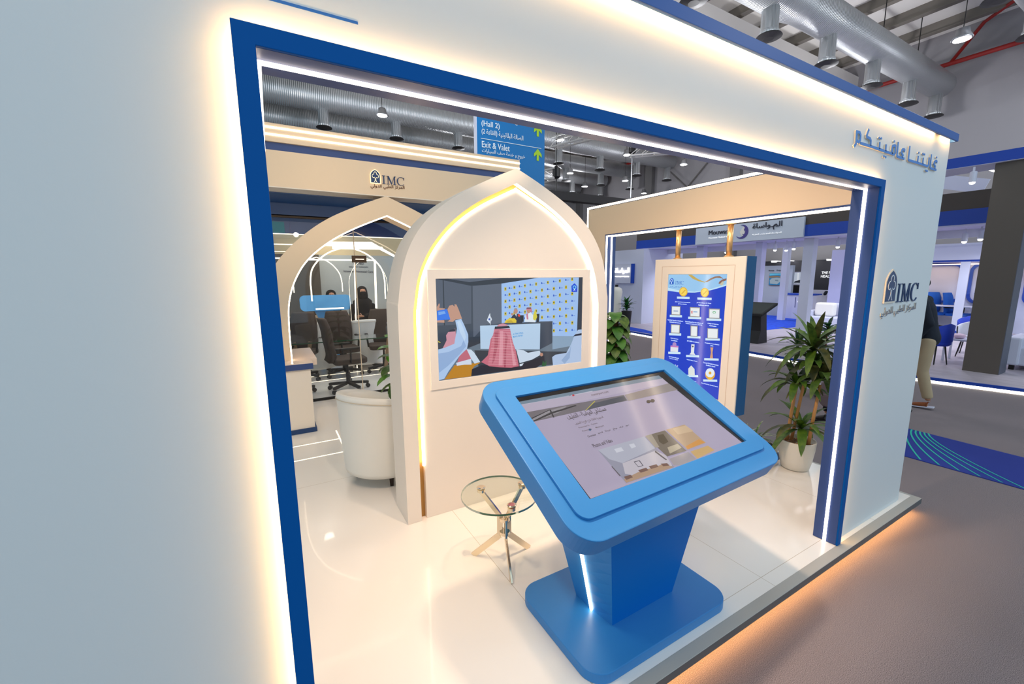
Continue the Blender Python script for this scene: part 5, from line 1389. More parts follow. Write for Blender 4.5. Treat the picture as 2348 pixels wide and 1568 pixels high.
# navy plinth, trough and spider plants
pn = MB().box(3.30, 3.91, 1.918, 3.60, 0.1005, 0.165).build('planter_plinth', NAVY); tag(pn, 'low navy plinth on the platform behind the round white pot', 'plinth')
tr_ = wthing('planter_trough', 'pale rectangular trough of variegated spider plants on the navy plinth', 'planter', (3.6, 2.3, 0.165))
MB().box(3.45, 3.895, 1.93, 3.0, 0.166, 0.235).build('trough', mat('pale_concrete', (216, 210, 196), 0.6), tr_, bevel=0.006)
MB().box(3.47, 3.875, 1.95, 2.98, 0.235, 0.24).build('soil', mat('dark_soil', (50, 38, 28), 0.9), tr_)
for (a, b) in ((3.76, 2.08), (3.60, 2.10), (3.70, 2.40), (3.66, 2.74)):
    mb = MB()
    for i in range(34):
        an = R_.random() * 2 * PI; e = R_.uniform(0.5, 1.35)
        leaf(mb, (a, b, 0.24), (math.cos(an) * math.cos(e), math.sin(an) * math.cos(e), math.sin(e)), R_.uniform(0.15, 0.26), 0.016, 1.8, mi=R_.randrange(2))
    mb.build('spider_plant', [VARIEG, GREEN1], tr_, smooth=True)

# pothos on a pole beside the arch
po_ = wthing('pothos_plant', 'bushy large-leaved climbing plant on a pole right of the television arch', 'plant', (2.80, 2.92, 0.1))
MB().lathe([(0.10, 0), (0.13, 0.22), (0.12, 0.22)], (2.80, 2.92, 0.101), 28).build('pot', POTW, po_, smooth=True)
MB().tube([(2.80, 2.92, 0.3), (2.80, 2.92, 1.36)], 0.035, 12).build('moss_pole', mat('moss_pole_brown', (86, 62, 36), 0.95), po_)
mb = MB()
for i in range(110):
    z = 0.40 + 1.02 * (i / 110.0); a = i * 2.4
    e = R_.uniform(-0.1, 0.5)
    c_ = (2.80 + 0.03 * math.cos(a), 2.92 + 0.03 * math.sin(a), z)
    leaf(mb, c_, (math.cos(a) * math.cos(e), math.sin(a) * math.cos(e), math.sin(e) + 0.15), R_.uniform(0.15, 0.20), R_.uniform(0.10, 0.135), 2.6, n=6, fold=0.15, widest=0.4, mi=R_.randrange(2))
mb.build('leaves', [GREEN1, mat('pothos_green', (44, 96, 36), 0.4, mix=(78, 128, 50), mscale=12)], po_, smooth=True)
# broad-leaved plant left of the arch
fl = wthing('broad_leaf_plant', 'broad-leaved green plant peeking out left of the television arch above the armchair', 'plant', (1.08, 4.2, 0.1))
MB().lathe([(0.12, 0), (0.16, 0.30), (0.15, 0.30)], (1.08, 4.2, 0.101), 28).build('pot', POTW, fl, smooth=True)
MB().tube([(1.08, 4.2, 0.35), (1.08, 4.2, 1.1)], 0.014, 8).build('stem', CANEB, fl)
mb = MB()
for (z, e, L) in ((0.70, -0.2, 0.24), (0.78, 0.1, 0.24), (0.86, 0.2, 0.22), (0.95, 0.5, 0.2), (1.02, 0.7, 0.2), (1.1, 1.0, 0.16)):
    for k in range(5):
        a = PI + (k - 2) * 1.25 + z * 5
        leaf(mb, (1.08, 4.2, z), (math.cos(a) * math.cos(e), math.sin(a) * math.cos(e), math.sin(e)), L, 0.11, 1.3, n=6, widest=0.55, mi=R_.randrange(2))
mb.build('leaves', [mat('fresh_green', (78, 140, 34), 0.4, mix=(110, 164, 50), mscale=12), GREEN1], fl, smooth=True)

# ================================================================== GLASS MEETING ROOM
mg = wthing('glass_partition', 'full-height glass wall of the meeting room behind the entrance arch', 'glass wall', (1, 6.13, 0.1))
MB().box(-3, 1.080, 6.125, 6.135, 0.13, 2.50).build('glass_pane', GLASSC, mg)
MB().box(1.092, 3.0, 6.125, 6.135, 0.13, 2.50).build('glass_pane', GLASSC, mg)
MB().box(-3, 3.0, 6.11, 6.15, 0.101, 0.13).build('floor_rail', BLACK, mg)
MB().box(-3, 3.0, 6.10, 6.15, 2.498, 2.53).build('top_rail', mat('dark_bronze_rail', (44, 28, 16), 0.5), mg)
MB().box(1.081, 1.091, 6.122, 6.138, 0.13, 2.50).build('joint_seal', mat('pale_joint', (222, 204, 178), 0.5), mg)
lk = MB().box(1.045, 1.235, 6.10, 6.122, 1.955, 2.045).build('door_patch', mat('bronze_patch', (58, 40, 24), 0.45), mg)
MB().box(1.09, 1.20, 6.094, 6.10, 1.993, 2.005).build('light_slot', LEDS, lk)

# far end of the room: lettered and dark walls stand in for glass reflections
w_ = wthing('reflected_wall', 'pale wall with script lettering, a reflection built behind the glass', 'wall panel', (1.6, 9.4, 0.1))
MB().box(0.97, 3.2, 9.4, 9.5, 0.1, 2.2).build('pale_panel', mat('pale_grey_panel', (172, 176, 172), 0.6), w_)
MB().box(0.97, 3.2, 9.4, 9.5, 2.2, 3.1).build('upper_panel', mat('beige_panel', (206, 186, 146), 0.6), w_)
lm = mat('script_dark', (60, 66, 84), 0.5)
text_obj('script_letters', 'Innovating Neonatal Care', (1.43, 9.395, 1.845), (2.02, 9.395, 1.83), (0, 0, 1), lm, w_, 0.055, 0.004)
text_obj('small_letters', 'SALIENT DESIGN', (1.54, 9.395, 1.955), (1.92, 9.395, 1.95), (0, 0, 1), lm, w_, 0.025, 0.003)
text_obj('small_letters', 'HOMED', (1.63, 9.395, 2.01), (1.84, 9.395, 2.01), (0, 0, 1), lm, w_, 0.045, 0.003)
dk = MB().box(-3, 0.6, 9.3, 9.38, 0.1, 2.2).prism([(0.6 + 0.37 * (1 - math.cos(i * PI / 16)), 9.3 + 0.0 * i) for i in range(2)] + [(0.97, 9.3), (0.97, 9.38), (0.6, 9.38)], FZ, 0.1, 2.2).build('reflected_dark_wall', mat('taupe_panel', (84, 76, 66), 0.7))  # dark wall mirrored by the glass, built as a panel behind it
tag(dk, 'dark taupe wall panel at the far left, a reflection built behind the glass', 'wall panel')
up_ = MB().box(-3, 0.97, 9.3, 9.38, 2.2, 3.1).build('beige_wall_panel', mat('beige_panel', (206, 186, 146), 0.6)); tag(up_, 'beige upper wall band above the dark panel in the meeting room', 'wall panel')
nv = wthing('reflected_blue_band', 'deep blue band with a teal square, a reflection built behind the glass top', 'reflected_band', (0, 6.4, 2.4))  # imitates the reflection along the top of the glass
MB().box(-3, 3.0, 6.40, 6.42, 2.33, 2.60).build('blue_band', mat('deep_blue_band', (44, 66, 120), 0.4), nv)
MB().box(-0.2, 0.283, 6.39, 6.40, 2.335, 2.475).build('teal_square', mat('teal_square', (0, 128, 138), 0.5), nv)
MB().box(-3, 3.0, 6.39, 6.40, 2.318, 2.328).build('led_line', LEDS, nv)
# glowing arches and bars added behind the glass to imitate its reflections
LI = wthing('reflected_lights', 'glowing pointed arch outlines and bars, reflections built behind the glass', 'reflected lights', (1.2, 8.0, 0.1))
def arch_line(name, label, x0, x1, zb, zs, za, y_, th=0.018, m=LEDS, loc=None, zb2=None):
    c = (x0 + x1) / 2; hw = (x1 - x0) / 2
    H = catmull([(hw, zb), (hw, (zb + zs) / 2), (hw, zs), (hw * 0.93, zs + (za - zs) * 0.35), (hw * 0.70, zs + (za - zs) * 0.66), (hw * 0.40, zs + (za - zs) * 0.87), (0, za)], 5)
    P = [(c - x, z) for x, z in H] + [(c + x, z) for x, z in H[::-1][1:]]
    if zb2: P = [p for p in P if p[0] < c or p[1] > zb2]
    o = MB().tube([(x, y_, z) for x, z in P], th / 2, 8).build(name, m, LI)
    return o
arch_line('reflected_arch', 'large glowing reflected arch outline behind the reflected blue kiosk', 0.68, 1.93, 1.35, 1.70, 2.28, 8.05, 0.024, zb2=0.5)
arch_line('reflected_arch', 'smaller glowing reflected arch outline at left', 0.42, 1.20, 1.50, 1.65, 2.10, 8.15, 0.016)
arch_line('reflected_arch', 'faint outermost reflected arch outline at right', 1.35, 2.05, 0.6, 1.6, 2.1, 8.35, 0.006)
bars = [((-0.4, 8.0, 2.29), (0.46, 8.0, 2.295), 0.016, 'upper left bar of reflected light'), ((-0.4, 8.0, 2.07), (0.50, 8.0, 2.07), 0.02, 'lower left bar of reflected light'), ((-0.4, 8.0, 2.18), (0.42, 8.0, 2.18), 0.010, 'middle left thin bar of reflected light'),
        ((0.62, 7.9, 2.05), (1.75, 7.9, 2.05), 0.022, 'long level bar of reflected light'), ((1.74, 7.9, 2.05), (1.72, 7.9, 1.19), 0.030, 'upright bar of reflected light right of the reflected woman'),
        ((1.40, 7.95, 2.04), (1.33, 7.95, 0.101), 0.018, 'upright bar of reflected light left of the reflected woman'), ((0.71, 7.85, 1.225), (1.16, 7.85, 1.225), 0.022, 'short level bar of reflected light in front of the reflected kiosk'),
        ((1.10, 8.3, 2.28), (1.98, 8.3, 2.29), 0.05, 'broad strip of reflected light under the beige band')]
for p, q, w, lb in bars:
    MB().bar(p, q, w, w).build('reflected_bar', LEDS, LI)
o = MB().prism([(1.12, 2.40), (1.83, 2.42), (2.3, 2.16), (2.3, 2.12), (1.9, 2.32), (1.0, 2.32)], FX, 8.52, 8.55).build('reflected_sign', mat('reflected_sign_white', (255, 255, 255), 0.5, emit=(1, 0.96, 0.88), estr=1.6), LI)  # bright sign reflection, added as a glowing panel
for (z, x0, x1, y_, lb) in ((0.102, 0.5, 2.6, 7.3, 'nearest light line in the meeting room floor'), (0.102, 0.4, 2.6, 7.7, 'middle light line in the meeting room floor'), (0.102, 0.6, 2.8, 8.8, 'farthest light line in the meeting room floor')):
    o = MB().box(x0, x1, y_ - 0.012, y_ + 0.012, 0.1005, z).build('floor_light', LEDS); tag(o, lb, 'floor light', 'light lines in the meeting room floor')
lowp = MB().box(0.1, 2.9, 9.12, 9.29, 0.101, 1.0).build('low_cabinet', CREAM_LIT); tag(lowp, 'long low cream cabinet at the back of the meeting room', 'cabinet')
# second blue kiosk, standing in for the first one's reflection in the glass
k2 = wthing('reflected_kiosk', 'sky blue kiosk with rounded tilted top, a reflection built behind the glass', 'counter', (0.97, 8.5, 0.1))  # solid copy added where the glass mirrors the front kiosk
SK = mat('sky_blue_panel', (80, 156, 214), 0.4)
q = MB().prism(rrect(0.88, 0.28, 0.08, 8, 0.96, 1.285), lambda a, b, d: (a, 8.6 + d + (1.4 - b) * -0.3, b), 0, 0.08); q.build('reflected_head', SK, k2)
MB().prism([(0.75, 1.16), (1.22, 1.16), (1.10, 0.98), (0.83, 0.98)], FX, 8.62, 8.75).build('reflected_neck', SK, k2)
MB().box(0.80, 1.14, 8.62, 8.75, 0.101, 0.98).build('reflected_column', SK, k2)
for (x_, y_, lb) in ((0.70, 8.82, 'left white tub armchair, a reflection built behind the glass under the reflected kiosk'), (1.50, 8.82, 'right white tub armchair, a reflection built behind the glass beside the reflected woman')):  # armchairs mirrored in the glass, built as solids behind it
    t = tub_chair((x_, y_ - 0.82, 0.101), math.radians(90), lb, 0.33, 0.92, group='reflected white tub armchairs behind the glass')
# meeting table
mt = wthing('meeting_table', 'glass-topped meeting table with wooden legs among the office chairs', 'table', (0.9, 6.95, 0.1))
MB().box(-0.2, 1.95, 6.75, 7.2, 0.80, 0.815).build('glass_top', GLASS, mt)
MB().box(-0.2, 1.95, 6.742, 6.749, 0.80, 0.815).build('glass_edge', GLEDGE, mt)
m_ = MB()
for a, b in ((0.30, 0.42), (0.52, 0.40), (1.70, 1.60)):
    m_ = MB().bar((a, 7.0, 0.80), (b, 7.0, 0.101), 0.05, 0.05); m_.build('leg', mat('brown_wood_leg', (150, 118, 84), 0.5), mt)
bt = wthing('water_bottle', 'clear water bottle standing on the glass meeting table', 'bottle', (1.78, 6.9, 0.816))
MB().lathe([(0.032, 0), (0.034, 0.01), (0.034, 0.13), (0.014, 0.17), (0.014, 0.19)], (1.68, 6.95, 0.816), 16).build('bottle_body', GLASS, bt, smooth=True)
MB().lathe([(0.015, 0.19), (0.015, 0.21)], (1.68, 6.95, 0.816), 12).build('cap', COOLW, bt)

# office chairs
def office_chair():
    t = thing('office_chair', 'dark high-backed office chair nearest the glass, in front of the table', 'chair', 'office chairs round the meeting table')
    H = catmull([(0, 0.46), (0.03, 0.55), (0.0, 0.75), (-0.02, 0.92), (-0.07, 1.08)], 4)     # depth, height
    mb = MB(); W_ = [0.19, 0.215, 0.225, 0.22, 0.17]
    n = len(H); vs = []
    for i, (d, z) in enumerate(H):
        t_ = i / (n - 1) * 4; k = min(3, int(t_)); w = W_[k] + (W_[k + 1] - W_[k]) * (t_ - k)
        for (sx_, dd) in ((-1, 0.02), (-0.6, -0.03), (0.6, -0.03), (1, 0.02), (0.9, 0.06), (-0.9, 0.06)):
            vs.append((w * sx_, -0.22 + d - dd, z))
    fs = []
    for i in range(n - 1):
        for k in range(6): fs.append((i * 6 + k, i * 6 + (k + 1) % 6, (i + 1) * 6 + (k + 1) % 6, (i + 1) * 6 + k))
    fs += [tuple(range(6))[::-1], tuple((n - 1) * 6 + k for k in range(6))]
    mb.add(vs, fs); mb.build('backrest', DARKF, t, smooth=True)
    MB().prism(rrect(0.48, 0.46, 0.08, 6, 0, 0.02), FZ, 0.42, 0.50).build('seat', DARKF, t, bevel=0.02, seg=3)
    for s_ in (-1, 1):
        MB().bar((s_ * 0.27, -0.20, 0.66), (s_ * 0.27, 0.12, 0.66), 0.05, 0.03).bar((s_ * 0.27, 0.0, 0.65), (s_ * 0.25, 0.0, 0.45), 0.03, 0.02, (0, 1, 0)).build('armrest', BLACK, t, bevel=0.006)
    MB().tube([(0, 0, 0.13), (0, 0, 0.26)], 0.028, 12).tube([(0, 0, 0.26), (0, 0, 0.42)], 0.017, 12).build('gas_column', BLACK, t)
    bs = MB()
    for k in range(5):
        a = k * 2 * PI / 5 + 0.3
        bs.bar((0, 0, 0.115), (0.29 * math.cos(a), 0.29 * math.sin(a), 0.085), 0.05, 0.035)
    b_ = bs.build('star_base', BLACK, t, bevel=0.004)
    for k in range(5):
        a = k * 2 * PI / 5 + 0.3
        c_ = Vector((0.28 * math.cos(a), 0.28 * math.sin(a), 0.032)); w = Vector((-math.sin(a), math.cos(a), 0)) * 0.022
        MB().tube([c_ - w, c_ + w], 0.031, 12).build('caster', BLACK, b_)
    return t
oc = office_chair(); oc.location = (0.95, 6.50, 0.102); oc.rotation_euler = (0, 0, math.radians(-86))
OCL = [((0.40, 7.50, 0.102), 160, 'wide dark office chair at the far left side of the meeting table'), ((1.05, 7.50, 0.102), 185, 'dark high-backed office chair facing the glass behind the table'),
       ((1.72, 7.50, 0.102), 172, 'dark office chair at the right end of the meeting table'), ((0.22, 6.60, 0.102), -80, 'dark office chair mostly hidden by the counter, only its casters showing')]
for loc, a, lb in OCL: dup(oc, loc, math.radians(a), lb)
for (x_, y_, pw) in ((0.6, 7.4, 14), (1.8, 7.4, 14), (1.2, 8.8, 14)):
    lamp('meeting_room_downlight', 'SPOT', (x_, y_, 2.9), (x_, y_, 0), pw * 3.0, (1, 0.88, 0.70), 0.08, None, math.radians(140), 0.8)

# ================================================================== NEIGHBOURING BOOTH
np_ = wthing('neighbour_platform', 'raised grey oak platform of the neighbouring booth with navy edge and glowing underside', 'platform', (10, 4, 0))
EDGE = [(9.30, 12.0), (9.30, 8.9), (9.22, 8.1), (9.03, 6.0), (8.97, 4.9), (8.93, 4.2), (9.02, 3.66), (9.15, 2.31), (9.34, 1.40), (9.70, 0.2), (10.4, -1.6)]
poly = EDGE + [(19.9, -1.6), (19.9, 12.0)]
MB().prism(poly, FZ, 0.07, 0.10).build('deck', OAK, np_)
off = [(a + 0.02, b) for a, b in EDGE]; o2 = [(a - 0.012, b) for a, b in EDGE]
MB().band(o2, off, FZ, 0.055, 0.102).build('navy_edge', BLUEM, np_)
o3 = [(a + 0.05, b) for a, b in EDGE]; o4 = [(a + 0.07, b) for a, b in EDGE]
MB().band(o3, o4, FZ, 0.0, 0.055).build('glow_strip', mat('platform_glow', (1, 1, 0.8), 0.5, emit=(1.0, 0.98, 0.78), estr=5.0), np_)
bc = wthing('blue_rug', 'bright blue carpet strip inside the neighbouring booth', 'rug', (14, 7.6, 0.1))
MB().prism([(12.3, 7.05), (14.36, 6.90), (17.6, 8.50), (17.55, 9.70), (16.4, 9.2), (14.5, 8.6), (12.6, 8.0)], FZ, 0.1005, 0.105).build('rug', mat('bright_blue_rug', (10, 60, 190), 0.9, mix=(20, 80, 210), mscale=8), bc)
MB().prism([(9.33, 8.1), (9.40, 9.0), (9.45, 12.0), (10.4, 12.0), (9.9, 9.0), (9.5, 8.1)], FZ, 0.1005, 0.105).build('rug_border', mat('bright_blue_rug', (10, 60, 190), 0.9), bc)

rb = wthing('ring_fascia', 'charcoal and blue ring beam around the top of the neighbouring booth', 'fascia', (11.2, 4, 2.6))
RP = [(12.4, 11.3), (11.7, 11.1), (11.21, 10.74), (11.21, 8.4), (11.21, 5.4), (11.21, 3.1), (11.21, 1.0), (11.4, -0.5), (12.2, -1.6)]
RQ = [(a + 0.95, b - 0.0) for a, b in RP]
MB().band(RP, [(a + 0.1, b) for a, b in RP], FZ, 2.903, 3.221).build('charcoal_band', DKBAND, rb)
MB().band([(a - 0.01, b) for a, b in RP], [(a + 0.1, b) for a, b in RP], FZ, 2.637, 2.903).build('blue_band', BLUEM, rb)
MB().band(RP, RQ, FZ, 2.608, 2.637).build('soffit', COOLW2, rb)
MB().band(RQ, [(a + 0.05, b) for a, b in RQ], FZ, 2.45, 2.637).build('inner_lip', COOLW, rb)
ur = wthing('upper_ring', 'second higher blue ring beam at the right edge resting on the taupe pillar', 'fascia', (10.0, 1.0, 3.5))
UP = [(11.0, 4.3), (10.35, 3.5), (10.15, 2.8), (10.2, 1.95), (10.45, 1.0), (11.1, 0.0)]
MB().band(UP, [(a + 0.1, b) for a, b in UP], FZ, 3.487, 3.652).build('blue_band', BLUEM, ur)
MB().band(UP, [(a + 0.7, b) for a, b in UP], FZ, 3.483, 3.487).build('soffit', COOLW, ur)
for i, (p, q, lb) in enumerate((((12, 2.83, 3.74), (12.0, 2.50, 3.55), 'upper slanting light tube left of the taupe pillar'), ((12, 3.40, 3.55), (12, 2.93, 3.33), 'lower slanting light tube above the charcoal band'))):
    MB().bar(p, q, 0.05, 0.03).build('light_tube', LEDP, ur)
o = MB().bar((11.9, 3.5, 3.62), (11.9, 2.7, 3.36), 0.02, 0.26).build('soffit_panel', COOLW, ur)

hs = wthing('header_sign', 'pale header sign board with black lettering and purple crescent logo over the neighbouring booth', 'sign', (11.1, 6.9, 2.85))
MB().box(11.14, 11.199, 5.43, 8.36, 2.62, 3.09).build('board', mat('sign_pale', (196, 204, 218), 0.5), hs)
sl_ = lambda y, z: (11.138, y * 1.18, z * 1.18 - 0.319)
dkl = mat('sign_dark_letters', (44, 44, 60), 0.4); wtl = mat('sign_white_letters', (240, 240, 240), 0.5, emit=(1, 1, 1), estr=0.4)
text_obj('latin_letters', 'Mouwasat', sl_(6.716, 2.700), sl_(6.09, 2.700), (0, 0, 1), dkl, hs, 0.124, 0.02)
text_obj('small_letters', 'Mouwasat Medical Services', sl_(6.716, 2.612), sl_(6.09, 2.612), (0, 0, 1), wtl, hs, 0.041, 0.01)
text_obj('arabic_letters', 'المـواساة', sl_(5.64, 2.690), sl_(5.02, 2.690), (0, 0, 1), dkl, hs, 0.20, 0.02, True)
text_obj('small_letters', 'المواساة للخدمات الطبية', sl_(5.64, 2.600), sl_(5.02, 2.600), (0, 0, 1), wtl, hs, 0.041, 0.01, True)
A = []; B = []
for i in range(25):
    a = math.radians(75 + 250 * i / 24); w_ = 0.065 * math.sin(PI * i / 24) + 0.005
    A.append((6.944 - 0.177 * math.cos(a), 2.873 + 0.183 * math.sin(a))); B.append((6.944 - (0.177 - w_) * math.cos(a) - w_ * 0.3, 2.873 + (0.183 - w_) * math.sin(a)))
MB().band([(2 * 6.944 - p[0], p[1]) for p in A], [(2 * 6.944 - p[0], p[1]) for p in B], FY, 11.13, 11.14).build('crescent', mat('purple_logo', (74, 62, 136), 0.4), hs)
MB().prism([(6.93, 2.985), (6.87, 3.03), (6.82, 2.96), (6.84, 2.87), (6.80, 2.80), (6.84, 2.75), (6.95, 2.77), (7.00, 2.87)], FY, 11.132, 11.14).build('figure', mat('logo_cream', (226, 222, 214), 0.4), hs)
MB().prism([(6.89, 2.94), (6.86, 2.97), (6.845, 2.92), (6.87, 2.87)], FY, 11.128, 11.132).prism([(6.91, 2.82), (6.85, 2.785), (6.86, 2.77), (6.93, 2.81)], FY, 11.128, 11.132).build('figure_lines', mat('purple_logo', (74, 62, 136), 0.4), hs)

# white walls, posts and spotlights of that booth
o = MB().box(11, 12.95, 10.2, 13, 0.1, 2.605).build('white_side_room', COOLW); tag(o, 'large cool white block of wall at the left of the neighbouring booth', 'wall panel')
sx_ = wthing('lit_wall_sign', 'white box sign with glowing arabic letters and navy side on the cool white block', 'sign', (10.95, 11.0, 1.8))
MB().box(10.86, 10.995, 10.62, 11.46, 1.47, 2.13).build('sign_box', COOLW, sx_)
MB().box(10.859, 10.995, 10.575, 10.62, 1.47, 2.13).build('navy_side', BLUEM, sx_)
text_obj('glowing_letters', 'المواساة', (10.855, 11.36, 1.78), (10.855, 10.68, 1.78), (0, 0, 1), mat('glow_letter', (255, 250, 240), 0.4, emit=(1, 0.97, 0.9), estr=2.0), sx_, 0.22, 0.03, True)
text_obj('small_letters', 'MOUWASAT MEDICAL', (10.855, 11.36, 1.68), (10.855, 10.68, 1.68), (0, 0, 1), mat('glow_letter', (255, 250, 240), 0.4), sx_, 0.04, 0.01)
POSTS = [((11.56, 11.77, 5.377, 5.60), 'tall white square post nearest the right, beside the golden pole display'), ((11.56, 11.77, 6.61, 6.78), 'tall lilac-white post right next to the blue side of the hanging display'),
         ((11.56, 11.75, 8.37, 8.61), 'tall pale post between the two golden poles under the header sign'), ((16.0, 16.2, 8.22, 8.41), 'distant pale post above the wall television')]
for (a, b, c, d), lb in POSTS:
    o = MB().box(a, b, c, d, 0.101, 2.607 if a < 12 else 2.75).build('booth_post', COOLW2 if c > 6 and a < 12 else COOLW); tag(o, lb, 'post', 'square posts of the neighbouring booth')
o = MB().box(15.36, 15.5, 5.3, 6.6, 0.101, 2.47).build('lilac_wall', COOLW2); tag(o, 'plain lilac-white wall behind the white sofa and the blue frame post', 'wall panel')
o = MB().box(15.9, 16.1, 3.0, 9.9, 2.75, 3.0).build('top_beam', COOLW); tag(o, 'pale overhead beam far inside the neighbouring booth', 'beam')
SP = [((11.8, 6.69, 2.485), 'lit small spotlight above the distant wall television'), ((11.8, 6.12, 2.475), 'lit small spotlight between the distant post and the white square post'), ((11.8, 4.97, 2.49), 'lit small spotlight just left of the blue frame post'),
      ((11.7, 2.83, 2.46), 'lit white spotlight tilted down beside the taupe pillar'), ((11.7, 2.62, 2.49), 'unlit white spotlight cylinder on the soffit beside the taupe pillar'), ((10.15, 2.47, 3.33), 'large white spotlight cylinder under the upper ring'),
      ((11.6, 7.67, 2.49), 'small spotlight behind the right golden pole'), ((11.7, 6.35, 2.49), 'small spotlight under the header sign right of the crescent logo'), ((11.6, 5.84, 2.49), 'small spotlight under the header sign nearest the white square post')]
s0 = None
for k, (loc, lb) in enumerate(SP):
    if s0 is None:
        s0 = thing('track_spotlight', lb, 'spotlight', 'track spotlights of the neighbouring booth', loc)
        MB().lathe([(0.042, -0.08), (0.045, -0.07), (0.045, 0.08), (0.03, 0.09)], (0, 0, -0.03), 16).build('head', COOLW, s0, smooth=False)
        MB().ball((0, 0, -0.115), 0.036, 0.036, 0.03, 8).build('lens', LAMPW, s0)
        MB().box(-0.012, 0.012, -0.012, 0.012, 0.055, 0.13).build('bracket', COOLW, s0)
    else: dup(s0, loc, 0, lb)
for (x_, y_) in ((12.5, 5.7), (12.6, 3.2), (12.5, 7.5), (14, 4.8), (12.5, 9.0), (16, 9), (13.2, 1.6), (15.5, 3.2), (12.4, 9.4)):
    lamp('neighbour_booth_light', 'SPOT', (x_, y_, 2.46), (x_ + 0.3, y_, 0), 70, (0.80, 0.82, 1.0), 0.08, None, math.radians(150), 0.7)

# wall television unit, counter and dark room at the very back
vt = wthing('standing_panel', 'grey free-standing panel with small wall television and logo in the far booth', 'panel', (17.5, 9.4, 0.1))
MB().box(17.5, 17.65, 8.77, 11.0, 0.101, 2.07).build('panel', mat('cool_grey_panel', (168, 176, 188), 0.6), vt)
tb_ = MB().box(17.42, 17.48, 9.115, 9.58, 1.32, 1.775).build('television', BLACK, vt)
vf = lambda a, b, d: (17.418 - d, 9.575 - 0.455 * a, 1.325 + 0.445 * b)
picture('aerial_picture', [((40, 120, 176), [(0, 0), (1, 0), (1, 1), (0, 1)]), ((90, 180, 220), [(0, 1), (1, 1), (1, 0.9), (0, 0.82)]), ((130, 110, 90), [(0, 0.76), (0.3, 0.80), (0.7, 0.80), (1, 0.7), (1, 0.6), (0.7, 0.66), (0.3, 0.62), (0, 0.6)]),
        ((150, 168, 184), [(0.1, 0.1), (0.7, 0.05), (1, 0.35), (0.95, 0.58), (0.6, 0.62), (0.2, 0.56), (0.05, 0.4)]), ((110, 130, 150), [(0.5, 0.35), (0.8, 0.3), (0.75, 0.45), (0.5, 0.45)])], vf, tb_, 0.8, 0.001)
text_obj('logo_letters', 'Mouwasat', (17.49, 9.66, 1.86), (17.49, 9.45, 1.86), (0, 0, 1), dkl, vt, 0.05, 0.01)
text_obj('logo_letters', 'المواساة', (17.49, 9.36, 1.85), (17.49, 9.17, 1.85), (0, 0, 1), dkl, vt, 0.07, 0.01, True)
o = MB().box(19.5, 19.6, 7.2, 12.5, 1.0, 2.30).build('charcoal_wall', mat('charcoal_wall_paint', (44, 44, 52), 0.6)); tag(o, 'charcoal wall with white words at the back of the far booth', 'wall panel')
tx = wthing('white_words', 'white capital words on the charcoal wall', 'lettering', (19.48, 8.5, 1.7))
text_obj('words', 'THE F', (19.49, 8.665, 1.735), (19.49, 8.36, 1.735), (0, 0, 1), wtl, tx, 0.10, 0.01, False, 0.02)
text_obj('words', 'HEALT', (19.49, 8.68, 1.59), (19.49, 8.30, 1.59), (0, 0, 1), wtl, tx, 0.10, 0.01, False, 0.02)
dl = None
for (y_, lb) in ((10.6, 'leftmost round light above the charcoal wall'), (10.05, 'second round light above the charcoal wall'), (9.3, 'third round light above the charcoal wall'), (8.45, 'rightmost round light above the charcoal wall')):
    o = MB().lathe([(0.10, 0.0), (0.10, 0.04), (0.12, 0.05)], (0, 0, 0), 16).box(0.0, 0.5, -0.01, 0.01, 0.03, 0.05).build('round_light', LAMPW); tag(o, lb, 'ceiling light', 'round lights above the charcoal wall'); o.location = (19.0, y_ * 0.972, 2.25)
st3 = wthing('video_screen', 'screen showing a head and shoulders behind the white square post', 'screen', (18.5, 8.9, 1.6))
s3_ = MB().box(18.5, 18.56, 8.51, 9.26, 1.30, 1.83).build('screen_body', COOLW, st3)
MB().box(18.51, 18.56, 8.55, 9.2, 0.101, 1.30).build('stand', BLACK, st3)
v3 = lambda a, b, d: (18.498 - d, 9.22 - 0.68 * a, 1.37 + 0.42 * b)
picture('speaker_picture', [((186, 196, 214), [(0, 0), (1, 0), (1, 1), (0, 1)]), ((220, 226, 236), [(0.2, 0), (0.3, 0), (0.3, 1), (0.2, 1)]), ((40, 44, 54), [(0.05, 0.05), (0.1, 0.2), (0.35, 0.32), (0.8, 0.32), (0.98, 0.2), (1, 0.05)]),
        ((176, 120, 110), [(0.40, 0.5), (0.44, 0.34), (0.55, 0.26), (0.68, 0.34), (0.72, 0.55), (0.68, 0.78), (0.56, 0.85), (0.44, 0.78)])], v3, s3_, 0.8, 0.001)
o = MB().box(19.3, 19.4, 7.2, 9.6, 0.101, 1.10).build('white_low_wall', COOLW); tag(o, 'white low wall in front of the charcoal wall', 'low wall')
cn = wthing('curved_counter', 'white curved reception counter with blue top and navy square logo in the far booth', 'counter', (17, 8.3, 0.1))
CP = [(17.5, 8.95), (17.15, 8.92), (16.95, 8.75), (16.9, 8.4), (16.9, 7.69), (17.5, 7.69)]
MB().prism(catmull(CP, 4), FZ, 0.101, 0.98).build('counter_body', COOLW, cn)
MB().prism([(a - 0.03 if a < 17.4 else a, b) for a, b in catmull(CP, 4)], FZ, 0.98, 1.03).build('blue_top', BLUEM, cn)
MB().box(16.885, 16.90, 7.80, 8.28, 0.52, 0.90).build('navy_square', mat('navy_square', (30, 44, 110), 0.5), cn)
text_obj('logo_letters', 'Mouwasat', (16.88, 8.2, 0.70), (16.88, 7.86, 0.70), (0, 0, 1), wtl, cn, 0.07, 0.005)
bk_ = wthing('black_kiosk', 'black touch screen kiosk with slanted display behind the hanging board', 'kiosk', (10.3, 5.8, 0.1))
kq = lambda a, b, d: (10.15 + 0.45 * b + 0.0 * d, a, 0.80 + 0.27 * b + d)
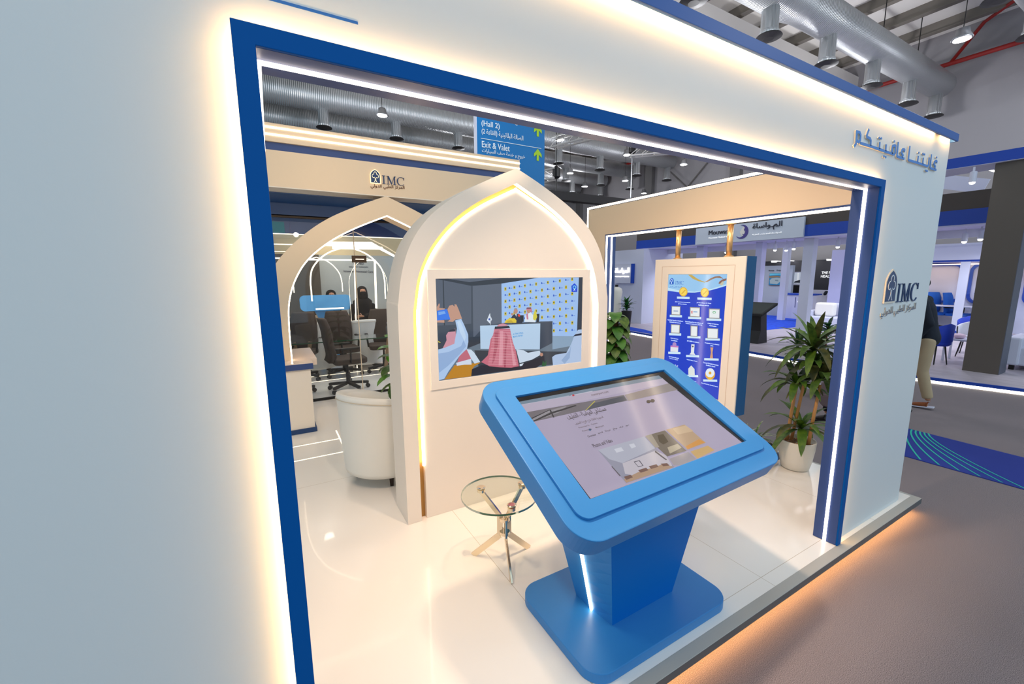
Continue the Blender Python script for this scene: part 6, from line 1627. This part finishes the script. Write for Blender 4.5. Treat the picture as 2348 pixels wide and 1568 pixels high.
MB().prism([(6.05, 0), (5.62, 0), (5.47, 1), (6.2, 1)], lambda a, b, d: (10.05 + 0.35 * b, a, 0.82 + 0.26 * b + d), -0.05, 0.0).build('display_head', BLACK, bk_)
MB().prism([(6.03, 0.06), (5.64, 0.06), (5.51, 0.94), (6.16, 0.94)], lambda a, b, d: (10.05 + 0.35 * b, a, 0.82 + 0.26 * b + d), 0.0005, 0.004).build('display_glass', mat('dark_display_glass', (54, 62, 60), 0.08), bk_)
MB().prism([(10.1, 0.101), (10.5, 0.101), (10.45, 0.4), (10.38, 0.85), (10.15, 0.80), (10.2, 0.4)], lambda a, b, d: (a, d, b), 5.70, 5.98).build('stand', BLACK, bk_)

def sofa(loc, w, lab, rz=0):
    t = thing('white_sofa', lab, 'sofa', None, loc, rz)
    MB().box(-0.42, 0.40, -w / 2, w / 2, 0.08, 0.40).build('seat', COOLW, t, bevel=0.03)
    MB().box(0.22, 0.42, -w / 2, w / 2, 0.40, 0.78).build('back', COOLW, t, bevel=0.04)
    for s_ in (-1, 1): MB().box(-0.45, 0.42, s_ * w / 2 - 0.10, s_ * w / 2 + 0.10, 0.08, 0.56).build('arm', COOLW, t, bevel=0.03)
    MB().box(-0.15, 0.10, w / 2 - 0.62, w / 2 - 0.12, 0.40, 0.80).build('cushion', WHITEC, t, bevel=0.07, seg=4)
    for a in (-0.38, 0.36):
        for s_ in (-1, 1): MB().box(a - 0.03, a + 0.03, s_ * (w / 2 - 0.02) - 0.03, s_ * (w / 2 - 0.02) + 0.03, 0.0, 0.08).build('leg', BLACK, t)
    return t
sofa((14.45, 5.85, 0.101), 1.45, 'white sofa with cushions beside the blue frame post in the far booth')
sofa((11.45, 1.0, 0.101), 1.75, 'white sofa at the right edge of the view, right of the taupe pillar')

pi_ = wthing('square_pillar', 'tall taupe grey square pillar of the neighbouring booth at the right', 'pillar', (10.47, 2.06, 0.1))
MB().box(10.28, 10.66, 1.850, 2.268, 0.101, 3.48).build('pillar_body', PILLM, pi_)
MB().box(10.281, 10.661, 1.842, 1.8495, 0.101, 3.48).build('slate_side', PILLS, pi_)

# furniture between the man and the pillar
def barrel_chair(loc, rz, lab, m_, grp='barrel chairs of the neighbouring booth'):
    t = thing('barrel_chair', lab, 'chair', grp, loc, rz); t.scale = (0.84, 0.84, 0.95)
    N = 19; vs = []
    for i in range(N):
        a = math.radians(50 + 260 * i / (N - 1)); H = 0.80 - 0.16 * abs(i - (N - 1) / 2) / ((N - 1) / 2)
        for (q, z) in ((0.78, 0.38), (0.95, 0.45), (1.0, H), (0.9, H), (0.85, 0.46)): vs.append((0.25 * q * math.cos(a), 0.25 * q * math.sin(a), z))
    fs = [(i * 5 + k, (i + 1) * 5 + k, (i + 1) * 5 + k + 1, i * 5 + k + 1) for i in range(N - 1) for k in range(4)]
    MB().add(vs, fs).build('back_shell', m_, t, smooth=True)
    MB().lathe([(0.19, 0.36), (0.23, 0.40), (0.22, 0.46)], (0, 0, 0), 20).build('seat', m_, t)
    for k in range(4):
        a = PI / 4 + k * PI / 2
        MB().tube([(0.13 * math.cos(a), 0.13 * math.sin(a), 0.38), (0.20 * math.cos(a), 0.20 * math.sin(a), 0)], [0.016, 0.010], 8).build('leg', BLACK, t)
    return t
RBL = mat('royal_velvet', (26, 58, 180), 0.7)
barrel_chair((10.62, 2.72, 0.101), math.radians(60), 'royal blue barrel chair with black legs right behind the walking man', RBL)
c1 = barrel_chair((12.6, 2.75, 0.101), math.radians(200), 'royal blue barrel chair partly hidden behind the white chair by the pillar', RBL)
barrel_chair((11.9, 2.58, 0.101), math.radians(150), 'white barrel chair touching the left side of the taupe pillar', mat('white_shell', (232, 232, 240), 0.4))
barrel_chair((12.6, 1.55, 0.101), math.radians(180), 'royal blue barrel chair behind the sofa at the right edge of the view', RBL)
tb2 = wthing('white_coffee_table', 'small white coffee table with white legs beside the blue barrel chair', 'table', (11.3, 2.55, 0.1))
MB().box(11.1, 11.55, 2.35, 2.78, 0.50, 0.53).build('table_top', COOLW, tb2)
for a in (11.14, 11.5):
    for b in (2.39, 2.74): MB().box(a - 0.015, a + 0.015, b - 0.015, b + 0.015, 0.101, 0.50).build('leg', COOLW, tb2)
o = MB().ball((11.3, 2.60, 0.575), 0.13, 0.09, 0.05, 8).build('tissue_pack', mat('pink_white_pack', (226, 196, 214), 0.6), smooth=True); tag(o, 'pink and white pack lying on the white coffee table', 'pack')
# glass office with blue-framed windows far behind
gb = wthing('glass_office', 'white glass-fronted office with rounded blue window frames at the back right', 'office', (17, 3.5, 0.1))
MB().box(17.6, 17.7, 1.0, 5.6, 0.101, 2.6).build('back_wall', COOLW, gb)
MB().box(16.5, 17.6, 1.0, 5.6, 2.05, 2.10).build('blue_rail', BLUEM, gb)
MB().box(16.48, 16.52, 1.0, 5.6, 2.10, 2.50).build('glass_header', mat('header_pale', (196, 200, 226), 0.5), gb)
for (yc, zc) in ((4.62, 1.45), (3.55, 1.45), (2.5, 1.45)):
    A = rrect(0.95, 1.15, 0.22, 6, yc, zc); B = rrect(0.83, 1.03, 0.18, 6, yc, zc)
    MB().band(A, B, FY, 17.52, 17.6, closed=True).build('window_frame', BLUEM, gb)
MB().box(16.49, 16.51, 3.80, 3.99, 0.15, 2.05).build('glass_post', mat('pale_post', (206, 210, 230), 0.3), gb)
MB().box(16.49, 16.50, 1.0, 3.80, 0.15, 2.05).build('glass_pane', GLASSC, gb)
MB().box(16.48, 16.52, 1.0, 5.6, 0.101, 0.16).build('blue_skirting', BLUEM, gb)
MB().box(16.6, 17.58, 1.0, 5.6, 1.98, 2.0).build('amber_cove', mat('warm_cove', (1, .8, .6), 0.5, emit=(1, 0.75, 0.5), estr=1.5), gb)
BF = mat('blue_fabric', (20, 90, 190), 0.8)
for (x_, y_, a, lb) in ((17.2, 4.60, 120, 'blue office chair nearest the walking man in the glass office'), (17.2, 4.05, 170, 'blue office chair in the middle of the glass office'), (17.3, 3.45, 200, 'blue office chair against the pillar side of the glass office')):
    t = dup(oc, (x_, y_, 0.102), math.radians(a), lb); t['group'] = 'blue office chairs in the glass office'
    for ch in t.children:
        if ch.name.split('.')[0] in ('backrest', 'seat'):
            ch.data = ch.data.copy(); ch.data.materials[0] = BF
dk_ = wthing('white_desk', 'long white desk among the blue office chairs', 'desk', (16.9, 4, 0.1))
MB().box(16.75, 17.1, 3.3, 4.9, 0.80, 0.83).build('desk_top', COOLW, dk_)
for y_ in (3.4, 4.0, 4.8): MB().box(16.85, 16.9, y_ - 0.02, y_ + 0.02, 0.101, 0.80).build('leg', STEEL, dk_)

# plants on the neighbouring platform edge
pb2 = wthing('planter_box', 'low pale planter box with spiky green leaves behind the tall dracaena', 'planter', (9.25, 4.4, 0.1))
MB().box(9.12, 9.36, 4.18, 4.62, 0.101, 0.27).build('box', mat('pale_beige_box', (206, 200, 196), 0.6), pb2)
mb = MB(); rosette(mb, (9.25, 4.40, 0.30), 22, 0.50, 0.06, R_, (20, 80), 0.9, 2); mb.build('leaves', [GREEN2, GREEN1], pb2, smooth=True)
pf2 = wthing('ficus_plant', 'dark round-leaved plant behind the dracaena near the blue frame post', 'plant', (9.35, 3.9, 0.1))
MB().lathe([(0.10, 0), (0.13, 0.25)], (9.35, 3.95, 0.101), 20).build('pot', COOLW, pf2)
mb = MB()
for i in range(26):
    z = 0.35 + 0.42 * i / 26; a = i * 2.4
    leaf(mb, (9.35, 3.95, z), (math.cos(a), math.sin(a), 0.35 + 0.5 * i / 26), 0.22, 0.13, 1.0, n=5, widest=0.6, mi=i % 2)
leaf(mb, (9.35, 3.93, 0.72), (0, -0.2, 1), 0.24, 0.16, 0.1, n=5, widest=0.6)
mb.build('leaves', [GREEN2, mat('mid_green', (40, 110, 40), 0.45)], pf2, smooth=True)
MB().tube([(9.35, 3.95, 0.2), (9.35, 3.95, 0.75)], 0.012, 6).build('stem', CANEB, pf2)
pz = wthing('dark_bush', 'small dark bushy plant on a tall planter above the pothos', 'plant', (9.6, 9.5, 0.1))
MB().lathe([(0.12, 0), (0.16, 0.55)], (9.65, 9.55, 0.101), 20).build('pot', BLACK, pz)
mb = MB()
for i in range(60):
    a = i * 2.4; e = R_.uniform(0.0, 1.4)
    leaf(mb, (9.65, 9.55, 0.65 + 0.25 * R_.random()), (math.cos(a) * math.cos(e), math.sin(a) * math.cos(e), math.sin(e)), R_.uniform(0.12, 0.36), 0.07, 0.9, n=5, mi=i % 2)
mb.build('leaves', [GREEN2, mat('mid_green', (40, 110, 40), 0.45)], pz, smooth=True)
so_ = wthing('succulent', 'spiky green plant behind the white sofa cushions', 'plant', (14.2, 5.0, 0.6))
MB().lathe([(0.10, 0), (0.12, 0.2)], (15.0, 5.5, 0.101 + 0.45), 14).box(14.9, 15.1, 5.4, 5.6, 0.101, 0.55).build('pot', COOLW, so_)
mb = MB(); rosette(mb, (15.02, 5.5, 0.75), 24, 0.34, 0.08, R_, (10, 80), 0.5, 2); mb.build('leaves', [GREEN2, GREEN1], so_, smooth=True)

# white robe on a stand
rs = wthing('dress_form', 'dress form in a white robe at the left of the neighbouring booth', 'mannequin', (9.75, 10.1, 0.1))
MB().lathe([(0.17, 0.06), (0.20, 0.10), (0.17, 0.55), (0.15, 0.85), (0.19, 1.12), (0.17, 1.22), (0.06, 1.28)], (9.75, 10.12, 0.1), 24, sx=0.8, sy=1.15).build('robe', WHITEC, rs, smooth=True)
MB().lathe([(0.05, 1.27), (0.05, 1.34), (0.055, 1.35)], (9.75, 10.12, 0.1), 14).lathe([(0.12, 0), (0.12, 0.02), (0.02, 0.03), (0.02, 0.1)], (9.75, 10.12, 0.101), 14).build('stand', BLACK, rs)
MB().box(9.60, 9.68, 10.16, 10.20, 0.5, 1.25).build('beige_panel', BEIGEC, rs)

# low white trolley near the frame post
tl_ = wthing('flat_trolley', 'flat white trolley on casters standing on the grey carpet left of the blue frame post', 'trolley', (6.8, 2.8, 0))
MB().prism([(6.62, 3.02), (6.95, 2.98), (7.2, 2.5), (6.75, 2.45)], FZ, 0.13, 0.16).build('deck', COOLW, tl_)
for a, b in ((6.78, 2.92), (6.95, 2.60)):
    MB().tube([(a, b - 0.015, 0.055), (a, b + 0.015, 0.055)], 0.055, 14).build('caster', STEEL, tl_)

# ================================================================== PEOPLE
def skinmesh(name, J, Eg, m, parent, sub=2, root=0):
    """J: list of (pos, rx, ry); Eg: edges"""
    me = bpy.data.meshes.new(name); me.from_pydata([tuple(j[0]) for j in J], Eg, []); me.materials.append(m)
    o = bpy.data.objects.new(name, me); COL.objects.link(o)
    if parent: o.parent = parent
    md = o.modifiers.new('skin', 'SKIN'); md.use_smooth_shade = True; md.branch_smoothing = 0.6
    sv = me.skin_vertices
    if not sv:
        me.attributes  # ensure
    if len(me.skin_vertices) == 0:
        bpy.context.view_layer.objects.active = o
        bpy.ops.mesh.customdata_skin_add()
    for i, j in enumerate(J):
        v = me.skin_vertices[0].data[i]; v.radius = (j[1], j[2]); v.use_root = (i == root)
    s_ = o.modifiers.new('sub', 'SUBSURF'); s_.levels = sub; s_.render_levels = sub
    return o
def lerp(a, b, t): return tuple(a[i] + (b[i] - a[i]) * t for i in range(3))

def person(name_label, base, facing, J, cols, hair='short', stance=None, group=None):
    """J gives joints in local frame: x = person's right, y = forward, z = up"""
    t = thing('person', name_label, 'person', group)
    t.location = base; t.rotation_euler = (0, 0, facing)
    sk, top, trou, shoe, hr = cols
    g = lambda k: J[k]
    pel, ch, nk, hd = g('pelvis'), g('chest'), g('neck'), g('head')
    body = [(pel, .12, .10), (lerp(pel, ch, .5), .11, .09), (ch, .13, .10), (nk, .05, .05), (lerp(nk, hd, .4), .048, .05), (hd, .070, .085), (lerp(hd, (hd[0], hd[1], hd[2] + .1), .8), .055, .065)]
    E_ = [(0, 1), (1, 2), (2, 3), (3, 4), (4, 5), (5, 6)]
    def chain(start, pts):
        prev = start
        for p_ in pts:
            body.append(p_); E_.append((prev, len(body) - 1)); prev = len(body) - 1
        return prev
    for s_ in ('l', 'r'):
        chain(2, [(g('sh' + s_), .05, .05), (g('el' + s_), .036, .036), (g('wr' + s_), .025, .022)])
        h_ = Vector(g('wr' + s_)); dd = (Vector(g('wr' + s_)) - Vector(g('el' + s_))).normalized()
        w0 = chain(len(body) - 1, [(tuple(h_ + dd * .06), .034, .016)])
        sd = Vector((1, 0, 0)) if abs(dd.x) < 0.7 else Vector((0, 1, 0))
        wd = dd.cross(sd).normalized()
        for f, (o_, L) in enumerate(((-.026, .065), (-.009, .075), (.009, .07), (.025, .055))):
            b0 = h_ + dd * .085 + wd * o_
            body.append((tuple(b0), .0085, .0085)); E_.append((w0, len(body) - 1))
            body.append((tuple(b0 + dd * L * .55 + sd * .01), .0075, .0075)); E_.append((len(body) - 2, len(body) - 1))
            body.append((tuple(b0 + dd * L * .95 + sd * .025), .006, .006)); E_.append((len(body) - 2, len(body) - 1))
        b0 = h_ + dd * .03 - wd * .04 + sd * .01
        body.append((tuple(b0), .010, .010)); E_.append((w0, len(body) - 1))
        body.append((tuple(b0 + dd * .045 - wd * .008), .008, .008)); E_.append((len(body) - 2, len(body) - 1))
        chain(0, [(g('hip' + s_), .085, .085), (g('kn' + s_), .055, .055), (g('an' + s_), .034, .036)])
    skinmesh('body', body, E_, sk, t, 1)
    # clothing: padded tubes melted into one surface
    def melt(mb, name, m_):
        o = mb.build(name, m_, t, smooth=True)
        q = o.modifiers.new('melt', 'REMESH'); q.mode = 'VOXEL'; q.voxel_size = 0.014; q.use_smooth_shade = True
        q = o.modifiers.new('soft', 'SMOOTH'); q.factor = 0.6; q.iterations = 6
        return o
    mb = MB()
    lo = lerp(pel, ch, -.12)
    for q_, rx_, ry_ in ((-.02, .165, .122), (.14, .160, .114), (.30, .156, .110), (.46, .156, .110), (.62, .160, .112), (.78, .166, .114), (.95, .172, .112)): mb.ball(lerp(pel, ch, q_), rx_, ry_, .13, 12)
    mb.tube([lerp(ch, nk, .35), lerp(ch, nk, .85)], [.10, .075], 14)
    for s_ in ('l', 'r'):
        mb.tube([lerp(ch, nk, .55), g('sh' + s_), g('el' + s_), lerp(g('el' + s_), g('wr' + s_), .92)], [.07, .068, .056, .042], 14).ball(g('sh' + s_), .072, n=10).ball(g('el' + s_), .056, n=10)
    melt(mb, 'jacket', top)
    mb = MB().ball(pel, .140, .102, .12, 12)
    for s_ in ('l', 'r'):
        mb.tube([lerp(pel, g('hip' + s_), .8), g('hip' + s_), lerp(g('hip' + s_), g('kn' + s_), .5), g('kn' + s_), lerp(g('kn' + s_), g('an' + s_), .5), lerp(g('kn' + s_), g('an' + s_), .90)], [.080, .086, .078, .066, .062, .056], 16).ball(g('kn' + s_), .066, n=10)
    melt(mb, 'trousers', trou)
    for s_ in ('l', 'r'):
        an = Vector(g('an' + s_)); to = Vector(g('to' + s_)); d = to - an
        dh = Vector((d.x, d.y, 0)).normalized() if Vector((d.x, d.y, 0)).length > 0.01 else Vector((0, 1, 0))
        heel = Vector((an.x, an.y, an.z - .05)) - d.normalized() * .03
        sh_ = skinmesh('shoe', [(tuple(an + Vector((0, 0, -.01))), .042, .046), (tuple(heel), .036, .034), (tuple(lerp(heel, to, .55)), .040, .032), (tuple(to), .034, .022)], [(0, 1), (1, 2), (2, 3)], shoe, t, 2, 1)
        w = Vector((-dh.y, dh.x, 0)) * .040
        a0 = heel - dh * .035 + Vector((0, 0, -.030)); a1 = to + dh * .035 + Vector((0, 0, -.022))
        MB().bar(a0, a1, .080, .014).build('sole', COOLW if shoe is BROWNL else BLACK, t, bevel=.004)
    # face and hair
    H = Vector(hd); fdir = Vector((0, 1, 0))
    MB().ball(tuple(H + Vector((0, .088, -.005))), .012, .018, .022, 6).build('nose', sk, t, smooth=True)
    for q in (-1, 1):
        MB().ball(tuple(H + Vector((q * .031, .080, .020))), .012, .008, .006, 6).build('eye', WHITEC, t, smooth=True)
        MB().ball(tuple(H + Vector((q * .082, .0, .0))), .010, .018, .028, 6).build('ear', sk, t, smooth=True)
    MB().ball(tuple(H + Vector((0, .080, -.045))), .022, .008, .006, 6).build('mouth', mat('lip', (150, 84, 76), .5), t, smooth=True)
    if hair == 'short':
        MB().ball(tuple(H + Vector((0, -.018, .045))), .086, .096, .078, 12).build('hair', hr, t, smooth=True)
    return t

def stand_pose(lean=0.0, stride=0.25):
    return dict(pelvis=(0, 0, .93), chest=(0, .02 + lean, 1.30), neck=(0, .03 + lean, 1.48), head=(0, .06 + lean, 1.62), shl=(-.19, .01 + lean, 1.40), shr=(.19, .01 + lean, 1.40),
                ell=(-.24, -.02, 1.13), elr=(.24, .05, 1.13), wrl=(-.22, .10, .90), wrr=(.22, .20, .92), hipl=(-.10, 0, .88), hipr=(.10, 0, .88),
                knl=(-.10, .06 - stride * .1, .48), knr=(.10, .10 + stride * .5, .50), anl=(-.10, -stride, .10), anr=(.10, stride, .10), tol=(-.10, -stride + .17, .035), tor=(.10, stride + .17, .035))
# walking man: moves towards +y, seen half hidden by the wall end
J = stand_pose(0.02, 0.16)
J['chest'] = (0, .075, 1.30); J['neck'] = (0, .12, 1.47); J['head'] = (0, .165, 1.59); J['shl'] = (-.17, .09, 1.40); J['shr'] = (.17, .09, 1.40)
J['hipl'] = (-.10, -.01, .88); J['knl'] = (-.10, .0, .50); J['anl'] = (-.10, -.10, .105); J['tol'] = (-.10, .06, .038)
person('man in dark navy blazer and beige trousers walking past the end of the white wall', (7.45, 1.995, 0.0), math.radians(8), J, (SKIN, NAVYC, BEIGEC, BROWNL, HAIR))
# second walker: only the raised dark shoe shows
J = stand_pose(0.02, 0.20)
J['knl'] = (-.10, .02, .46); J['anl'] = (-.10, -.26, .22); J['tol'] = (-.10, -.16, .06)
person('person in black clothes hidden behind the white wall except a raised dark shoe', (6.50, 2.10, 0.0), math.radians(10), J, (SKIN, BLACKC, BLACKC, mat('dark_boot', (30, 26, 26), .5), HAIR))
# person behind the frame post with the leg stretched out
J = stand_pose(0.0, 0.28)
J['anr'] = (.10, .33, .11); J['tor'] = (.10, .44, .035); J['knr'] = (.10, .27, .48)
person('person in black trousers behind the blue frame post with one boot showing', (5.62, 1.965, 0.0), math.radians(10), J, (SKIN, BLACKC, BLACKC, mat('dark_boot', (30, 26, 26), .5), HAIR))
bg_ = wthing('backpack', 'grey brown backpack hanging low beside the blue frame post', 'backpack', (5.45, 2.16, 0.28))
MB().prism(rrect(.26, .30, .08, 6, 2.16, .42), FY, 5.36, 5.52).build('main_bag', GREYC, bg_, bevel=.03, seg=3)
MB().prism(rrect(.18, .14, .05, 6, 2.17, .36), FY, 5.33, 5.37).build('front_pocket', GREYC, bg_, bevel=.01)
MB().tube([(5.40, 2.16, .58), (5.44, 2.15, .75), (5.52, 2.15, .88)], .012, 6).build('strap', BLACK, bg_)
# two women in black abayas reflected in the glass, built as figures behind it
def abaya(base, label, arm=True, seated=False):
    t = thing('person', label, 'person', 'reflected women in black behind the glass', base)
    h = 1.45
    prof = [(0.24, 0.0), (0.22, 0.3), (0.18, 0.75), (0.16, 0.95), (0.19, 1.12), (0.185, 1.20), (0.10, 1.27), (0.085, 1.30)]
    MB().lathe(prof, (0, 0, 0), 22, sx=0.95, sy=0.7).build('abaya', BLACKC, t, smooth=True)
    MB().lathe([(0.10, 1.22), (0.105, 1.30), (0.098, 1.38), (0.085, 1.44), (0.05, 1.475), (0.005, 1.485)], (0, 0, 0), 18).build('headscarf', BLACKC, t, smooth=True)
    MB().ball((0, -.06, 1.375), .062, .045, .075, 8).build('body', SKIN, t, smooth=True)
    MB().ball((0, -.072, 1.345), .062, .045, .055, 8).build('face_veil', BLACKC, t, smooth=True)
    for q in (-1, 1): MB().ball((q * .022, -.106, 1.395), .009, .005, .004, 6).build('eye', HAIR, t, smooth=True)
    if arm:
        skinmesh('sleeve', [((.17, 0, 1.16), .06, .06), ((.20, -.06, .95), .055, .055), ((-.02, -.22, .92), .05, .045)], [(0, 1), (1, 2)], BLACKC, t, 1)
        hb_ = [((-.03, -.22, .92), .024, .018), ((-.09, -.235, .93), .03, .016)]; he = [(0, 1)]
        for f in range(4):
            hb_ += [((-.115, -.235 + .006 * f, .95 - .015 * f), .008, .008), ((-.155, -.225 + .006 * f, .94 - .017 * f), .007, .007)]; he += [(1, 2 + 2 * f), (2 + 2 * f, 3 + 2 * f)]
        hb_ += [((-.08, -.24, .965), .009, .009), ((-.11, -.245, .985), .008, .008)]; he += [(1, 10), (10, 11)]
        skinmesh('hand', hb_, he, SKIN, t, 1)
        skinmesh('sleeve', [((-.17, 0, 1.16), .06, .06), ((-.22, -.02, .92), .05, .05), ((-.20, -.12, .74), .045, .04)], [(0, 1), (1, 2)], BLACKC, t, 1)
    return t
abaya((1.60, 8.5, 0.101), 'reflection of a standing woman in a black abaya, built behind the glass right of the reflected kiosk')
abaya((1.10, 8.95, 0.03), 'reflection of a woman in a black headscarf behind the reflected kiosk, only her head showing', False)
# man resting his head at the far desk
t = thing('person', 'man in a dark suit leaning his head on his hand at the far low wall', 'person', None, (19.15, 8.05, 0.30))
skinmesh('body', [((0, 0, .70), .10, .09), ((0, 0, .95), .05, .05), ((0, 0, 1.06), .075, .085), ((0, 0, 1.15), .06, .065), ((-.05, -.22, .80), .04, .04), ((-.12, -.10, 1.02), .03, .03)], [(0, 1), (1, 2), (2, 3), (0, 4), (4, 5)], SKIN, t, 1)
skinmesh('jacket', [((0, 0, .45), .18, .12), ((0, 0, .80), .19, .12), ((0, .22, .78), .07, .07), ((-.12, .24, .60), .06, .06), ((0, -.22, .78), .07, .07), ((-.14, -.24, .64), .06, .06), ((-.12, -.12, .92), .05, .05)], [(0, 1), (1, 2), (2, 3), (1, 4), (4, 5), (5, 6)], NAVYC, t, 1)
MB().ball((0.01, 0, 1.16), .085, .09, .07, 8).build('hair', HAIR, t, smooth=True)
MB().box(-.20, -.16, -.04, .04, .62, .86).build('shirt', WHITEC, t)

# ------------------------------------------------------------------ put room-coordinate parts under their things
bpy.context.view_layer.update()
for root in WR:
    inv = root.matrix_world.inverted()
    for ch in root.children:
        ch.matrix_parent_inverse = inv
bpy.context.view_layer.update()
